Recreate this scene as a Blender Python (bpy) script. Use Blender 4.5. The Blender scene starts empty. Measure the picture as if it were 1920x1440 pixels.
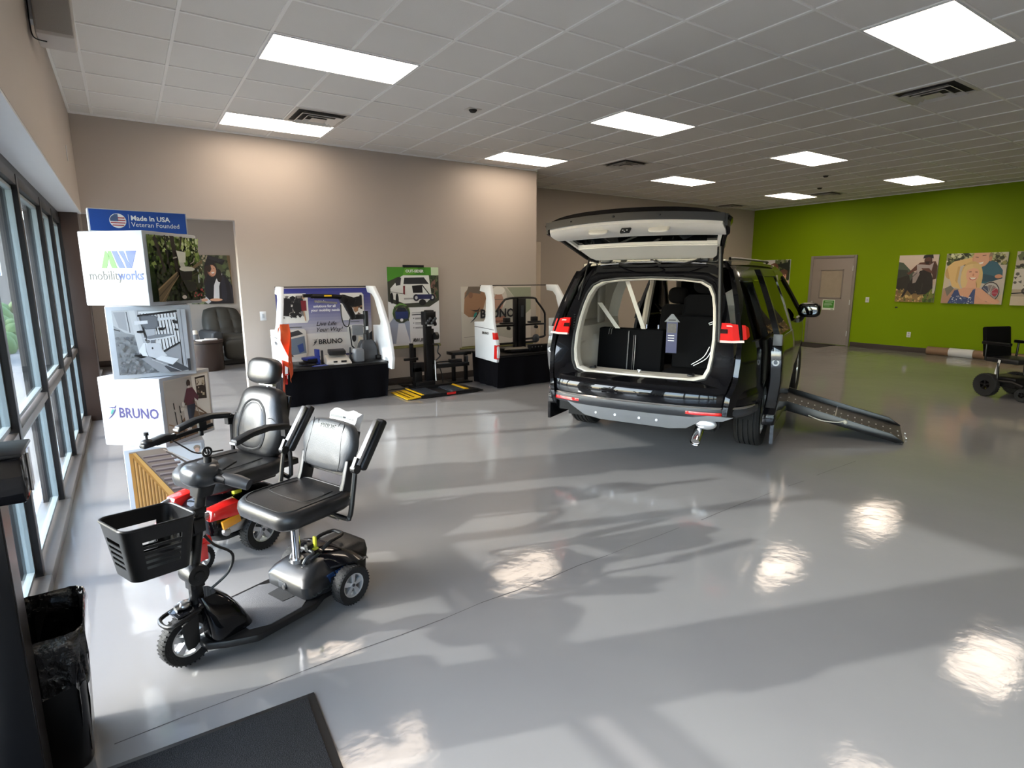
import bpy, bmesh, math, random
from mathutils import Vector, Matrix, Euler
PI = math.pi
sc = bpy.context.scene
COL = sc.collection
random.seed(7)

# ------------------------------------------------------------ camera
CAMZ = 1.62
cam_d = bpy.data.cameras.new('camera')
cam = bpy.data.objects.new('camera', cam_d)
COL.objects.link(cam)
yaw, pitch, roll = 0.58940655, -0.182344374, -0.00263070641
fw = Vector((math.sin(yaw) * math.cos(pitch), math.cos(yaw) * math.cos(pitch), math.sin(pitch)))
rt = Vector((math.cos(yaw), -math.sin(yaw), 0))
up = rt.cross(fw)
rt2 = rt * math.cos(roll) + up * math.sin(roll)
up2 = -rt * math.sin(roll) + up * math.cos(roll)
m = Matrix((rt2, up2, -fw)).transposed().to_4x4()
m.translation = Vector((0, 0, CAMZ))
cam.matrix_world = m
cam_d.sensor_fit = 'HORIZONTAL'
cam_d.sensor_width = 36.0
cam_d.lens = 1067.31945 * 36.0 / 1920.0
cam_d.clip_start = 0.02
cam_d.clip_end = 400
sc.camera = cam

# ------------------------------------------------------------ world, sun, exposure
sc.view_settings.view_transform = 'Standard'
sc.view_settings.look = 'None'
sc.view_settings.gamma = 1.0
sc.view_settings.use_curve_mapping = False
sc.view_settings.exposure = 1.18

w = bpy.data.worlds.new('daylight')
sc.world = w
w.use_nodes = True
nt = w.node_tree
nt.nodes.clear()
wo = nt.nodes.new('ShaderNodeOutputWorld')
bg = nt.nodes.new('ShaderNodeBackground')
sky = nt.nodes.new('ShaderNodeTexSky')
sky.sky_type = 'NISHITA'
sky.sun_disc = False
sky.sun_elevation = math.radians(38)
sky.sun_rotation = math.radians(-71)
sky.air_density = 1.0
sky.dust_density = 1.5
whit = nt.nodes.new('ShaderNodeMix'); whit.data_type = 'RGBA'
whit.inputs[0].default_value = 0.45
whit.inputs[7].default_value = (0.72, 0.72, 0.72, 1)
nt.links.new(sky.outputs[0], whit.inputs[6])
nt.links.new(whit.outputs[2], bg.inputs[0])
bg.inputs[1].default_value = 1.9
nt.links.new(bg.outputs[0], wo.inputs[0])

sl = bpy.data.lights.new('sun', 'SUN')
sl.energy = 2.35
sl.angle = math.radians(0.8)
sl.color = (1.0, 0.96, 0.9)
sun = bpy.data.objects.new('sun', sl)
COL.objects.link(sun)
az, el = math.radians(-19), math.radians(22.4)
sun.rotation_euler = Vector((-math.cos(az) * math.cos(el), -math.sin(az) * math.cos(el), math.sin(el))).to_track_quat('Z', 'Y').to_euler()
sun.location = (-12, 6, 8)
LAMP = (1.0, 0.83, 0.66)
LAMP_E = 5.2

# ------------------------------------------------------------ materials
def lin(c):
    return tuple((x / 12.92 if x <= 0.04045 else ((x + 0.055) / 1.055) ** 2.4) for x in c)
def rgb(r, g, b):
    return lin((r / 255, g / 255, b / 255))
MATS = {}
def mat(name, c, rough=0.5, metal=0.0, coat=0.0, spec=0.5, noise=0.0, scale=8.0, bump=0.0, bscale=60.0, sheen=0.0, coat_r=0.05):
    """Principled material with an optional procedural tint noise and bump."""
    if name in MATS: return MATS[name]
    m = bpy.data.materials.new(name); m.use_nodes = True
    n = m.node_tree; b = n.nodes['Principled BSDF']
    b.inputs['Base Color'].default_value = (*c, 1)
    b.inputs['Roughness'].default_value = rough
    b.inputs['Metallic'].default_value = metal
    b.inputs['Coat Weight'].default_value = coat
    b.inputs['Coat Roughness'].default_value = coat_r
    b.inputs['Specular IOR Level'].default_value = spec
    b.inputs['Sheen Weight'].default_value = sheen
    tc = n.nodes.new('ShaderNodeTexCoord')
    if noise:
        t = n.nodes.new('ShaderNodeTexNoise'); t.inputs['Scale'].default_value = scale; t.inputs['Detail'].default_value = 5
        n.links.new(tc.outputs['Object'], t.inputs['Vector'])
        r = n.nodes.new('ShaderNodeMapRange')
        r.inputs['To Min'].default_value = 1 - noise; r.inputs['To Max'].default_value = 1 + noise
        n.links.new(t.outputs['Fac'], r.inputs['Value'])
        mx = n.nodes.new('ShaderNodeVectorMath'); mx.operation = 'SCALE'
        mx.inputs[0].default_value = c
        n.links.new(r.outputs[0], mx.inputs['Scale'])
        n.links.new(mx.outputs[0], b.inputs['Base Color'])
    if bump:
        t = n.nodes.new('ShaderNodeTexNoise'); t.inputs['Scale'].default_value = bscale; t.inputs['Detail'].default_value = 4
        n.links.new(tc.outputs['Object'], t.inputs['Vector'])
        bp = n.nodes.new('ShaderNodeBump'); bp.inputs['Strength'].default_value = bump; bp.inputs['Distance'].default_value = 0.01
        n.links.new(t.outputs['Fac'], bp.inputs['Height'])
        n.links.new(bp.outputs[0], b.inputs['Normal'])
    MATS[name] = m
    return m
def emis(name, c, s):
    m = bpy.data.materials.new(name); m.use_nodes = True
    b = m.node_tree.nodes['Principled BSDF']
    b.inputs['Base Color'].default_value = (.8, .8, .8, 1)
    b.inputs['Emission Color'].default_value = (*c, 1)
    b.inputs['Emission Strength'].default_value = s
    MATS[name] = m
    return m
def glass(name, tint, refl=1.0, rough=0.0):
    m = bpy.data.materials.new(name); m.use_nodes = True
    n = m.node_tree; n.nodes.clear()
    o = n.nodes.new('ShaderNodeOutputMaterial'); t = n.nodes.new('ShaderNodeBsdfTransparent')
    g = n.nodes.new('ShaderNodeBsdfGlossy'); mx = n.nodes.new('ShaderNodeMixShader'); f = n.nodes.new('ShaderNodeFresnel')
    f.inputs['IOR'].default_value = 1.45
    t.inputs[0].default_value = (*tint, 1); g.inputs['Roughness'].default_value = rough
    k = n.nodes.new('ShaderNodeMath'); k.operation = 'MULTIPLY'; k.inputs[1].default_value = refl
    n.links.new(f.outputs[0], k.inputs[0]); n.links.new(k.outputs[0], mx.inputs[0]); n.links.new(t.outputs[0], mx.inputs[1]); n.links.new(g.outputs[0], mx.inputs[2])
    n.links.new(mx.outputs[0], o.inputs[0])
    MATS[name] = m
    return m
def print_mat():
    m = bpy.data.materials.new('printed_sheet'); m.use_nodes = True
    n = m.node_tree; b = n.nodes['Principled BSDF']
    a = n.nodes.new('ShaderNodeAttribute'); a.attribute_name = 'Col'
    n.links.new(a.outputs['Color'], b.inputs['Base Color'])
    b.inputs['Roughness'].default_value = 0.42
    MATS['print'] = m
    return m
PRINT = print_mat()

BLACKP = mat('black_plastic', rgb(13, 13, 15), .42, noise=.15, bump=.05, bscale=200)
BLACKM = mat('black_metal', rgb(10, 10, 12), .35, metal=.1, noise=.1)
BLACKG = mat('gloss_black_paint', (.003, .003, .004), .2, coat=.6, coat_r=.02, spec=.05, noise=.02)
VINYL = mat('black_vinyl', rgb(24, 24, 26), .38, noise=.12, scale=20, bump=.12, bscale=260, coat=.15, coat_r=.25)
VINYLT = mat('vinyl_stitching', rgb(20, 20, 22), .6, noise=.1)
RUBBER = mat('tyre_rubber', rgb(20, 20, 21), .75, noise=.15, bump=.2, bscale=90)
CHROME = mat('chrome', (.75, .75, .76), .08, metal=1, noise=.02)
STEEL = mat('steel', (.5, .5, .51), .28, metal=1, noise=.05)
ALLOY = mat('silver_rim_paint', (.62, .63, .65), .3, metal=.7, noise=.04)
REDP = mat('red_paint', rgb(205, 30, 26), .25, coat=.8, noise=.05)
WHITEP = mat('white_plastic', rgb(214, 215, 217), .4, noise=.03)
WHITEC = mat('white_card', rgb(178, 182, 188), .35, noise=.015)
GREYP = mat('grey_plastic', rgb(105, 107, 110), .45, noise=.08)
DGREYP = mat('charcoal_plastic', rgb(52, 54, 58), .38, noise=.1)
YELLOW = mat('yellow_paint', rgb(222, 176, 20), .45, noise=.08)
LABELY = mat('yellow_lever', rgb(214, 214, 60), .4, noise=.03)
CREAM = mat('cream_trim', rgb(214, 208, 196), .6, noise=.04, bump=.05, bscale=200)
GREYTRIM = mat('grey_interior_trim', rgb(160, 154, 143), .65, noise=.05)
SEATC = mat('black_seat_cloth', rgb(6, 6, 8), .85, spec=.15, noise=.2, scale=40)
SKIRT = mat('black_cloth_skirt', rgb(8, 7, 11), .9, spec=.1, noise=.2, scale=10, sheen=.0)
WINGLASS = glass('window_glass', (.93, .96, .96), refl=.45)
TINT = glass('tinted_car_glass', (.10, .11, .11))
CARGLASS = glass('car_glass', (.55, .6, .56))

# ------------------------------------------------------------ mesh builder
class B:
    def __init__(s, M=None):
        s.v = []; s.f = []; s.M = M or Matrix.Identity(4)
    def add(s, vs, fs):
        o = len(s.v)
        s.v += [tuple(s.M @ Vector(p)) for p in vs]
        s.f += [tuple(i + o for i in f) for f in fs]
        return s
    def box(s, c, d, rot=None, taper=1.0):
        R = Euler(rot).to_matrix() if rot else None
        vs = []
        for z in (-.5, .5):
            k = 1 if z < 0 else taper
            for x, y in ((-.5, -.5), (.5, -.5), (.5, .5), (-.5, .5)):
                p = Vector((x * d[0] * k, y * d[1] * k, z * d[2]))
                if R: p = R @ p
                vs.append(p + Vector(c))
        return s.add(vs, [(3, 2, 1, 0), (4, 5, 6, 7), (0, 1, 5, 4), (1, 2, 6, 5), (2, 3, 7, 6), (3, 0, 4, 7)])
    def b2(s, a, b):
        return s.box([(a[i] + b[i]) / 2 for i in range(3)], [abs(b[i] - a[i]) for i in range(3)])
    def frame_axes(s, d):
        d = Vector(d).normalized()
        a = Vector((0, 0, 1)) if abs(d.z) < .9 else Vector((1, 0, 0))
        u = a.cross(d).normalized(); return d, u, d.cross(u)
    def cyl(s, p, q, r, r2=None, n=16, cap=True):
        p = Vector(p); q = Vector(q); r2 = r if r2 is None else r2
        d, u, v = s.frame_axes(q - p)
        vs = []
        for c, rr in ((p, r), (q, r2)):
            for i in range(n):
                t = 2 * PI * i / n
                vs.append(c + u * (rr * math.cos(t)) + v * (rr * math.sin(t)))
        fs = [(i, (i + 1) % n, n + (i + 1) % n, n + i) for i in range(n)]
        if cap: fs += [tuple(range(n))[::-1], tuple(range(n, 2 * n))]
        return s.add(vs, fs)
    def tube(s, pts, r, n=8, closed=False, smooth=0, sq=None):
        pts = [Vector(p) for p in pts]
        if smooth: pts = catmull(pts, smooth, closed)
        rings = []; N = len(pts); u = None
        for i, p in enumerate(pts):
            a = pts[(i - 1) % N] if (closed or i > 0) else p
            b = pts[(i + 1) % N] if (closed or i < N - 1) else p
            d = (b - a).normalized()
            if u is None: _, u, v = s.frame_axes(d)
            else:
                u = (u - d * u.dot(d)).normalized(); v = d.cross(u)
            rr = r(i / (N - 1)) if callable(r) else r
            if sq:
                rings.append([p + u * x * sq[0] + v * y * sq[1] for x, y in ((-.5, -.5), (.5, -.5), (.5, .5), (-.5, .5))])
            else:
                rings.append([p + u * (rr * math.cos(2 * PI * k / n)) + v * (rr * math.sin(2 * PI * k / n)) for k in range(n)])
        return s.loft(rings, cap=not closed, loop=closed)
    def loft(s, rings, cap=True, loop=False, open_ring=False):
        n = len(rings[0]); N = len(rings); vs = [p for r in rings for p in r]; fs = []
        for i in range(N if loop else N - 1):
            j = (i + 1) % N
            for k in range(n - 1 if open_ring else n):
                l = (k + 1) % n
                fs.append((i * n + k, i * n + l, j * n + l, j * n + k))
        if cap and not loop and not open_ring:
            fs.append(tuple(range(n))[::-1]); fs.append(tuple((N - 1) * n + k for k in range(n)))
        return s.add(vs, fs)
    def prism(s, poly, a, b, axis='z'):
        """extrude 2D polygon; axis x: (y,z); y: (x,z); z: (x,y)"""
        def P(p, t):
            return {'x': (t, p[0], p[1]), 'y': (p[0], t, p[1]), 'z': (p[0], p[1], t)}[axis]
        n = len(poly)
        vs = [P(p, a) for p in poly] + [P(p, b) for p in poly]
        fs = [tuple(range(n))[::-1], tuple(range(n, 2 * n))] + [(i, (i + 1) % n, n + (i + 1) % n, n + i) for i in range(n)]
        return s.add(vs, fs)
    def lathe(s, prof, c=(0, 0, 0), axis='z', n=24, closed=False):
        rings = []
        for i in range(n):
            t = 2 * PI * i / n
            ring = []
            for r, h in prof:
                a, b = r * math.cos(t), r * math.sin(t)
                q = {'z': (a, b, h), 'x': (h, a, b), 'y': (b, h, a)}[axis]
                ring.append(Vector(q) + Vector(c))
            rings.append(ring)
        return s.loft(rings, cap=False, loop=True, open_ring=not closed)
    def ell(s, c, r, n=20, m=12, e=1.0, R=None):
        """(super)ellipsoid; e<1 makes it boxier"""
        def f(x): return math.copysign(abs(x) ** e, x)
        vs = []; fs = []
        for j in range(1, m):
            ph = -PI / 2 + PI * j / m
            for i in range(n):
                t = 2 * PI * i / n
                p = Vector((r[0] * f(math.cos(ph)) * f(math.cos(t)), r[1] * f(math.cos(ph)) * f(math.sin(t)), r[2] * f(math.sin(ph))))
                if R: p = R @ p
                vs.append(p + Vector(c))
        for j in range(m - 2):
            for i in range(n):
                k = (i + 1) % n
                fs.append((j * n + i, j * n + k, (j + 1) * n + k, (j + 1) * n + i))
        bo, tp = Vector((0, 0, -r[2])), Vector((0, 0, r[2]))
        if R: bo, tp = R @ bo, R @ tp
        vs += [bo + Vector(c), tp + Vector(c)]
        fs += [(len(vs) - 2, (i + 1) % n, i) for i in range(n)]
        fs += [(len(vs) - 1, (m - 2) * n + i, (m - 2) * n + (i + 1) % n) for i in range(n)]
        return s.add(vs, fs)
    def torus(s, c, axis, R, r, n=28, k=10, sy=1.0):
        prof = [(R + r * math.cos(2 * PI * i / k), sy * r * math.sin(2 * PI * i / k)) for i in range(k)]
        return s.lathe(prof, c, axis, n, closed=True)
    def grid(s, P, nu, nv):
        """P(i,j)->point"""
        vs = [P(i, j) for i in range(nu + 1) for j in range(nv + 1)]
        fs = [(i * (nv + 1) + j, (i + 1) * (nv + 1) + j, (i + 1) * (nv + 1) + j + 1, i * (nv + 1) + j + 1) for i in range(nu) for j in range(nv)]
        return s.add(vs, fs)
    def slab(s, P, nu, nv):
        """closed slab between P(i,j,0) and P(i,j,1)"""
        n = (nu + 1) * (nv + 1)
        vs = [P(i, j, k) for k in (0, 1) for i in range(nu + 1) for j in range(nv + 1)]
        I = lambda i, j, k: k * n + i * (nv + 1) + j
        fs = []
        for i in range(nu):
            for j in range(nv):
                fs.append((I(i, j, 0), I(i, j + 1, 0), I(i + 1, j + 1, 0), I(i + 1, j, 0)))
                fs.append((I(i, j, 1), I(i + 1, j, 1), I(i + 1, j + 1, 1), I(i, j + 1, 1)))
        for i in range(nu):
            fs.append((I(i, 0, 0), I(i + 1, 0, 0), I(i + 1, 0, 1), I(i, 0, 1)))
            fs.append((I(i, nv, 0), I(i, nv, 1), I(i + 1, nv, 1), I(i + 1, nv, 0)))
        for j in range(nv):
            fs.append((I(0, j, 0), I(0, j, 1), I(0, j + 1, 1), I(0, j + 1, 0)))
            fs.append((I(nu, j, 0), I(nu, j + 1, 0), I(nu, j + 1, 1), I(nu, j, 1)))
        return s.add(vs, fs)
    def obj(s, name, material, parent=None, bevel=0, seg=2, sub=0, angle=38, flat=False):
        me = bpy.data.meshes.new(name)
        bm = bmesh.new()
        vs = [bm.verts.new(p) for p in s.v]
        for f in s.f:
            if len(set(f)) > 2:
                try: bm.faces.new([vs[i] for i in f])
                except ValueError: pass
        bmesh.ops.recalc_face_normals(bm, faces=bm.faces)
        if bevel:
            es = [e for e in bm.edges if len(e.link_faces) == 2 and e.calc_face_angle(0) > .5]
            bmesh.ops.bevel(bm, geom=es, offset=bevel, segments=seg, profile=.5, affect='EDGES', clamp_overlap=True)
        for f in bm.faces: f.smooth = not flat
        bm.to_mesh(me); bm.free()
        if not flat: me.set_sharp_from_angle(angle=math.radians(angle))
        me.materials.append(material)
        o = bpy.data.objects.new(name, me)
        COL.objects.link(o)
        if parent: o.parent = parent
        if sub:
            md = o.modifiers.new('smooth', 'SUBSURF'); md.levels = sub; md.render_levels = sub
        return o

def catmull(p, k, closed=False):
    p = [Vector(q) for q in p]; n = len(p); out = []
    for i in range(n if closed else n - 1):
        a = p[(i - 1) % n] if closed or i > 0 else p[0]
        b = p[i]; c = p[(i + 1) % n]
        d = p[(i + 2) % n] if closed or i < n - 2 else p[-1]
        for j in range(k):
            t = j / k
            out.append(.5 * ((2 * b) + (c - a) * t + (2 * a - 5 * b + 4 * c - d) * t * t + (3 * b - a - 3 * c + d) * t ** 3))
    if not closed: out.append(p[-1])
    return out
def interp(t, tab):
    if t <= tab[0][0]: return tab[0][1]
    for (a, x), (b, y) in zip(tab, tab[1:]):
        if t <= b: return x + (y - x) * (t - a) / (b - a)
    return tab[-1][1]
def rrect(w, h, r, n=4, cx=0, cy=0):
    out = []
    for sx, sy, a0 in ((1, 1, 0), (-1, 1, 90), (-1, -1, 180), (1, -1, 270)):
        for i in range(n + 1):
            a = math.radians(a0 + 90 * i / n)
            out.append((cx + sx * (w / 2 - r) + r * math.cos(a), cy + sy * (h / 2 - r) + r * math.sin(a)))
    return out

def tag(o, label=None, cat=None, group=None, kind=None):
    if label: o['label'] = label
    if cat: o['category'] = cat
    if group: o['group'] = group
    if kind: o['kind'] = kind
    return o
def thing(name, loc, rz, label, cat, group=None):
    o = bpy.data.objects.new(name, None); COL.objects.link(o)
    o.location = loc; o.rotation_euler = (0, 0, rz); o.empty_display_size = .1
    return tag(o, label, cat, group)
def struct(o, label=None):
    o['kind'] = 'structure'
    if label: o['label'] = label
    return o
def copy_tree(o, parent=None):
    c = o.copy(); COL.objects.link(c); c.parent = parent
    for ch in list(o.children): copy_tree(ch, c)
    return c

# text as real mesh lettering; frame M maps text plane (x right, y up, z out)
def text(s, size, material, parent, M, name='lettering', bold=0.0, align='LEFT', shear=0.0, depth=.0004, sx=1.0, space=1.0):
    cu = bpy.data.curves.new('t', 'FONT'); cu.body = s; cu.size = size; cu.offset = bold * size
    cu.align_x = align; cu.shear = shear; cu.extrude = depth; cu.resolution_u = 2; cu.space_character = space
    to = bpy.data.objects.new('t', cu); COL.objects.link(to)
    dg = bpy.context.evaluated_depsgraph_get()
    me = bpy.data.meshes.new_from_object(to.evaluated_get(dg))
    bpy.data.objects.remove(to); bpy.data.curves.remove(cu)
    me.transform(M @ Matrix.Diagonal((sx, 1, 1, 1)))
    me.materials.clear(); me.materials.append(material)
    me.name = name
    o = bpy.data.objects.new(name, me); COL.objects.link(o)
    if parent: o.parent = parent
    return o
def plane_M(origin, right, upv):
    r = Vector(right).normalized(); u = Vector(upv).normalized(); n = r.cross(u)
    M = Matrix((r, u, n)).transposed().to_4x4(); M.translation = Vector(origin)
    return M

# printed picture: flat coloured shapes (u,v in 0..1) on one real sheet
def art(name, parent, M, w, h, shapes, base, off=.0015, step=.00009, label=None):
    vs, fs, cs = [], [], []
    lay = [0]
    def poly(c, pts):
        z = off + lay[0] * step
        pts = [(min(1, max(0, a)), min(1, max(0, b))) for a, b in pts]
        o = len(vs)
        vs.extend([tuple(M @ Vector((a * w, b * h, z))) for a, b in pts])
        fs.append(tuple(range(o, o + len(pts)))); cs.append(rgb(*c)); lay[0] += 1
    def ell(c, x, y, rx, ry, rot=0, n=14):
        ca, sa = math.cos(math.radians(rot)), math.sin(math.radians(rot))
        P = []
        for i in range(n):
            a, b = rx * math.cos(2 * PI * i / n), ry * math.sin(2 * PI * i / n)
            P.append((x + a * ca - b * sa, y + a * sa + b * ca))
        poly(c, P)
    poly(base, [(0, 0), (1, 0), (1, 1), (0, 1)])
    for sh in shapes:
        k = sh[0]
        if k == 'p': poly(sh[1], sh[2])
        elif k == 'e': ell(sh[1], *sh[2:])
        elif k == 'g':      # vertical gradient: g, bottom colour, top colour, u0,v0,u1,v1
            _, c0, c1, a, b, c, d = sh
            l0 = lay[0]
            for i in range(14):
                t0, t1 = i / 14, (i + 1) / 14
                poly(tuple(c0[j] + (c1[j] - c0[j]) * (t0 + .035) for j in range(3)), [(a, b + (d - b) * t0), (c, b + (d - b) * t0), (c, b + (d - b) * t1), (a, b + (d - b) * t1)])
                lay[0] = l0
            lay[0] += 1
        elif k == 'n':      # scattered blotches: n, colours, count, u0,v0,u1,v1, size
            _, cols, cnt, a, b, c, d, sz = sh
            rr = random.Random(cnt * 31 + int(a * 100) + len(shapes))
            for i in range(cnt):
                s_ = sz * rr.uniform(.4, 1.3)
                x0, y0 = rr.uniform(a, c), rr.uniform(b, d)
                n = rr.choice((3, 4, 5)); a0 = rr.uniform(0, 6)
                poly(rr.choice(cols), [(min(c, max(a, x0 + s_ * math.cos(a0 + 2 * PI * q / n))), min(d, max(b, y0 + s_ * math.sin(a0 + 2 * PI * q / n)))) for q in range(n)])
        elif k == 'l':      # line: l, colour, width, points
            _, c, wd, pts = sh
            for (x0, y0), (x1, y1) in zip(pts, pts[1:]):
                dx, dy = x1 - x0, y1 - y0; L = math.hypot(dx, dy) or 1
                nx, ny = -dy / L * wd / 2, dx / L * wd / 2
                poly(c, [(x0 - nx, y0 - ny), (x1 - nx, y1 - ny), (x1 + nx, y1 + ny), (x0 + nx, y0 + ny)])
    me = bpy.data.meshes.new(name); me.from_pydata(vs, [], fs)
    at = me.color_attributes.new('Col', 'FLOAT_COLOR', 'CORNER')
    i = 0
    for p, c in zip(me.polygons, cs):
        for _ in p.loop_indices:
            at.data[i].color = (*c, 1); i += 1
    me.materials.append(PRINT)
    o = bpy.data.objects.new(name, me); COL.objects.link(o)
    if parent: o.parent = parent
    if label: o['label'] = label
    return o
# ============================================================ THE ROOM
CH = 3.447
XL, XG, YB, YB2, XE = -0.33, 14.4, 8.27, 9.66, 6.05      # upper left wall, green wall, back walls, end of the near back wall
XW = -0.52                                               # window frame face
YF = -4.0                                                # front wall behind the camera
GX, GY, T = 1.1028, 4.8687, 0.6096                       # ceiling grid

def floor_mat():
    m = bpy.data.materials.new('grey_epoxy_floor'); m.use_nodes = True
    n = m.node_tree; b = n.nodes['Principled BSDF']; L = n.links
    tc = n.nodes.new('ShaderNodeTexCoord')
    n1 = n.nodes.new('ShaderNodeTexNoise'); n1.inputs['Scale'].default_value = .7; n1.inputs['Detail'].default_value = 6
    L.new(tc.outputs['Object'], n1.inputs['Vector'])
    r = n.nodes.new('ShaderNodeValToRGB')
    r.color_ramp.elements[0].position = .3; r.color_ramp.elements[0].color = (*rgb(124, 123, 124), 1)
    r.color_ramp.elements[1].position = .75; r.color_ramp.elements[1].color = (*rgb(135, 134, 134), 1)
    L.new(n1.outputs['Fac'], r.inputs[0])
    L.new(r.outputs[0], b.inputs['Base Color'])
    b.inputs['Roughness'].default_value = .5; b.inputs['Specular IOR Level'].default_value = .25
    b.inputs['Coat Weight'].default_value = .9
    n2 = n.nodes.new('ShaderNodeTexNoise'); n2.inputs['Scale'].default_value = 2.2; n2.inputs['Detail'].default_value = 4
    L.new(tc.outputs['Object'], n2.inputs['Vector'])
    mr = n.nodes.new('ShaderNodeMapRange'); mr.inputs['To Min'].default_value = .02; mr.inputs['To Max'].default_value = .11
    L.new(n2.outputs['Fac'], mr.inputs['Value']); L.new(mr.outputs[0], b.inputs['Coat Roughness'])
    n3 = n.nodes.new('ShaderNodeTexNoise'); n3.inputs['Scale'].default_value = 26; n3.inputs['Detail'].default_value = 6; n3.inputs['Roughness'].default_value = .6
    L.new(tc.outputs['Object'], n3.inputs['Vector'])
    n4 = n.nodes.new('ShaderNodeTexNoise'); n4.inputs['Scale'].default_value = 2.5; n4.inputs['Detail'].default_value = 3
    L.new(tc.outputs['Object'], n4.inputs['Vector'])
    ad = n.nodes.new('ShaderNodeMath'); ad.operation = 'MULTIPLY_ADD'; ad.inputs[1].default_value = .10
    L.new(n3.outputs['Fac'], ad.inputs[0]); L.new(n4.outputs['Fac'], ad.inputs[2])
    bp = n.nodes.new('ShaderNodeBump'); bp.inputs['Strength'].default_value = .14; bp.inputs['Distance'].default_value = .03
    L.new(ad.outputs[0], bp.inputs['Height']); L.new(bp.outputs[0], b.inputs['Coat Normal'])
    return m
FLOORM = floor_mat()
WALLM = mat('greige_wall_paint', rgb(176, 165, 155), .55, noise=.03, scale=1.5, bump=.05, bscale=150)
GREENM = mat('lime_green_wall_paint', rgb(122, 148, 0), .6, spec=.15, noise=.03, scale=2, bump=.05, bscale=150)
SOFFM = mat('white_soffit_paint', rgb(205, 206, 208), .45, noise=.02)
TILEM = mat('ceiling_tile', rgb(222, 218, 212), .9, noise=.02, scale=3, bump=.15, bscale=120)
TBAR = mat('ceiling_grid_bar', rgb(238, 236, 232), .3, noise=.02)
BASEM = mat('dark_vinyl_baseboard', rgb(66, 58, 54), .5, noise=.06)
ALU = mat('dark_anodised_aluminium', rgb(30, 30, 32), .42, metal=.25, noise=.08)
ALUS = mat('grey_sill_aluminium', rgb(110, 106, 103), .4, metal=.3, noise=.1, scale=14)
BROWN = mat('brown_column_cladding', rgb(58, 42, 34), .35, noise=.15, scale=6)
GASKET = mat('pale_glazing_bead', rgb(120, 130, 132), .4, noise=.03)

b = B(); b.b2((-.75, YF, -.1), (XG + .3, 13.4, 0))
flo = struct(b.obj('floor', FLOORM), 'glossy light grey epoxy showroom floor')
fr_ = random.Random(3); pts_ = [(-.2 + .22 * k, 2.25 + .022 * k * .22 + fr_.uniform(-.008, .008)) for k in range(26)]
JM = mat('dark_floor_joint', rgb(70, 68, 68), .7, noise=.2)
for k in range(0, 25):
    if k in (14, 19, 21): continue
    (xa, ya), (xb, yb_) = pts_[k], pts_[k + 1]; w_ = fr_.uniform(.0010, .0028)
    B().add([(xa, ya - w_, .0006), (xb, yb_ - w_, .0006), (xb, yb_ + w_, .0006), (xa, ya + w_, .0006)], [(0, 1, 2, 3)]).obj('floor_joint', JM, flo, flat=True)
b = B(); b.b2((XL - .02, YF, CH), (XG + .2, YB2 + .2, CH + .12))
ceil = struct(b.obj('ceiling', TILEM), 'white suspended tile ceiling')
# grid bars hang 3 mm below the tiles
b = B()
lights_xy = [(0, 0), (0, 4), (6, 0), (6, 4), (6, -5), (12, 0), (12, 4), (12, -5), (18, 0), (18, 4), (0, -5), (18, -5)]
for i in range(-3, 23):
    x = GX + i * T
    if XL < x < XG: b.b2((x - .012, YF, CH - .009), (x + .012, YB2, CH + .001))
for j in range(-14, 8):
    y = GY + j * T
    if y < YB2: b.b2((XL, y - .010, CH - .008), (XG, y + .010, CH + .001))
g = b.obj('ceiling_grid', TBAR, ceil)
for n_, a, c in (('a', (XL, YF, CH - .02), (XL + .02, YB, CH)), ('b', (XL, YB - .02, CH - .02), (XE, YB, CH)), ('c', (XG - .02, YF, CH - .02), (XG, YB2, CH)), ('d', (XE, YB2 - .02, CH - .02), (XG, YB2, CH))):
    B().b2(a, c).obj('wall_angle', TBAR, ceil)

# left wall: header above the windows (its soffit recedes to the glass)
b = B(); b.b2((XL - .9, YF, 2.37), (XL, YB, CH + .1))
wl = struct(b.obj('wall_left', WALLM), 'greige upper wall above the window band')
b = B(); b.b2((XL - .9, YF, 2.355), (XL - .002, YB, 2.37))
b.obj('soffit', SOFFM, wl)
for y, z0, z1, nm in ((3.73, 2.93, 3.12, 'wall_slot'), (7.0, 2.72, 2.86, 'wall_slot')):
    B().b2((XL, y - .012, z0), (XL + .006, y + .012, z1)).obj(nm, WHITEP, wl, bevel=.002)

# near back wall with the wide opening at its left end
OX, OZ = 1.25, 2.37
b = B()
b.b2((OX, YB, 0), (XE, YB + .14, CH + .1)); b.b2((-.75, YB, OZ), (OX, YB + .14, CH + .1))
b.b2((XE - .14, YB + .14, 0), (XE, YB2 + .1, CH + .1))
struct(b.obj('wall_back', WALLM), 'greige back wall with wide opening')
b = B(); b.b2((XE - .14, YB2, 0), (XG + .2, YB2 + .15, CH + .1))
struct(b.obj('wall_rear', WALLM), 'greige recessed rear wall behind the van')
b = B(); b.b2((XG, YF, 0), (XG + .2, YB2 + .15, CH + .1))
struct(b.obj('wall_right', GREENM), 'lime green wall')
b = B(); b.b2((-.75, YF - .15, 0), (XG + .2, YF, CH + .1))
struct(b.obj('wall_front', WALLM), 'greige wall behind the viewer')
# room beyond the opening
b = B(); b.b2((-.75, 13.2, 0), (6.1, 13.35, CH)); b.b2((-.75, 12.3, 0), (-.58, 13.3, CH)); b.b2((5.0, YB + .14, 0), (5.12, 13.3, CH))
struct(b.obj('wall_far', WALLM), 'greige wall of the room beyond the opening')
b = B(); b.b2((-.75, YB + .14, 2.9), (5.1, 13.3, 3.0))
c2 = struct(b.obj('ceiling_back_room', TILEM), 'ceiling of the room beyond the opening')

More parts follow.
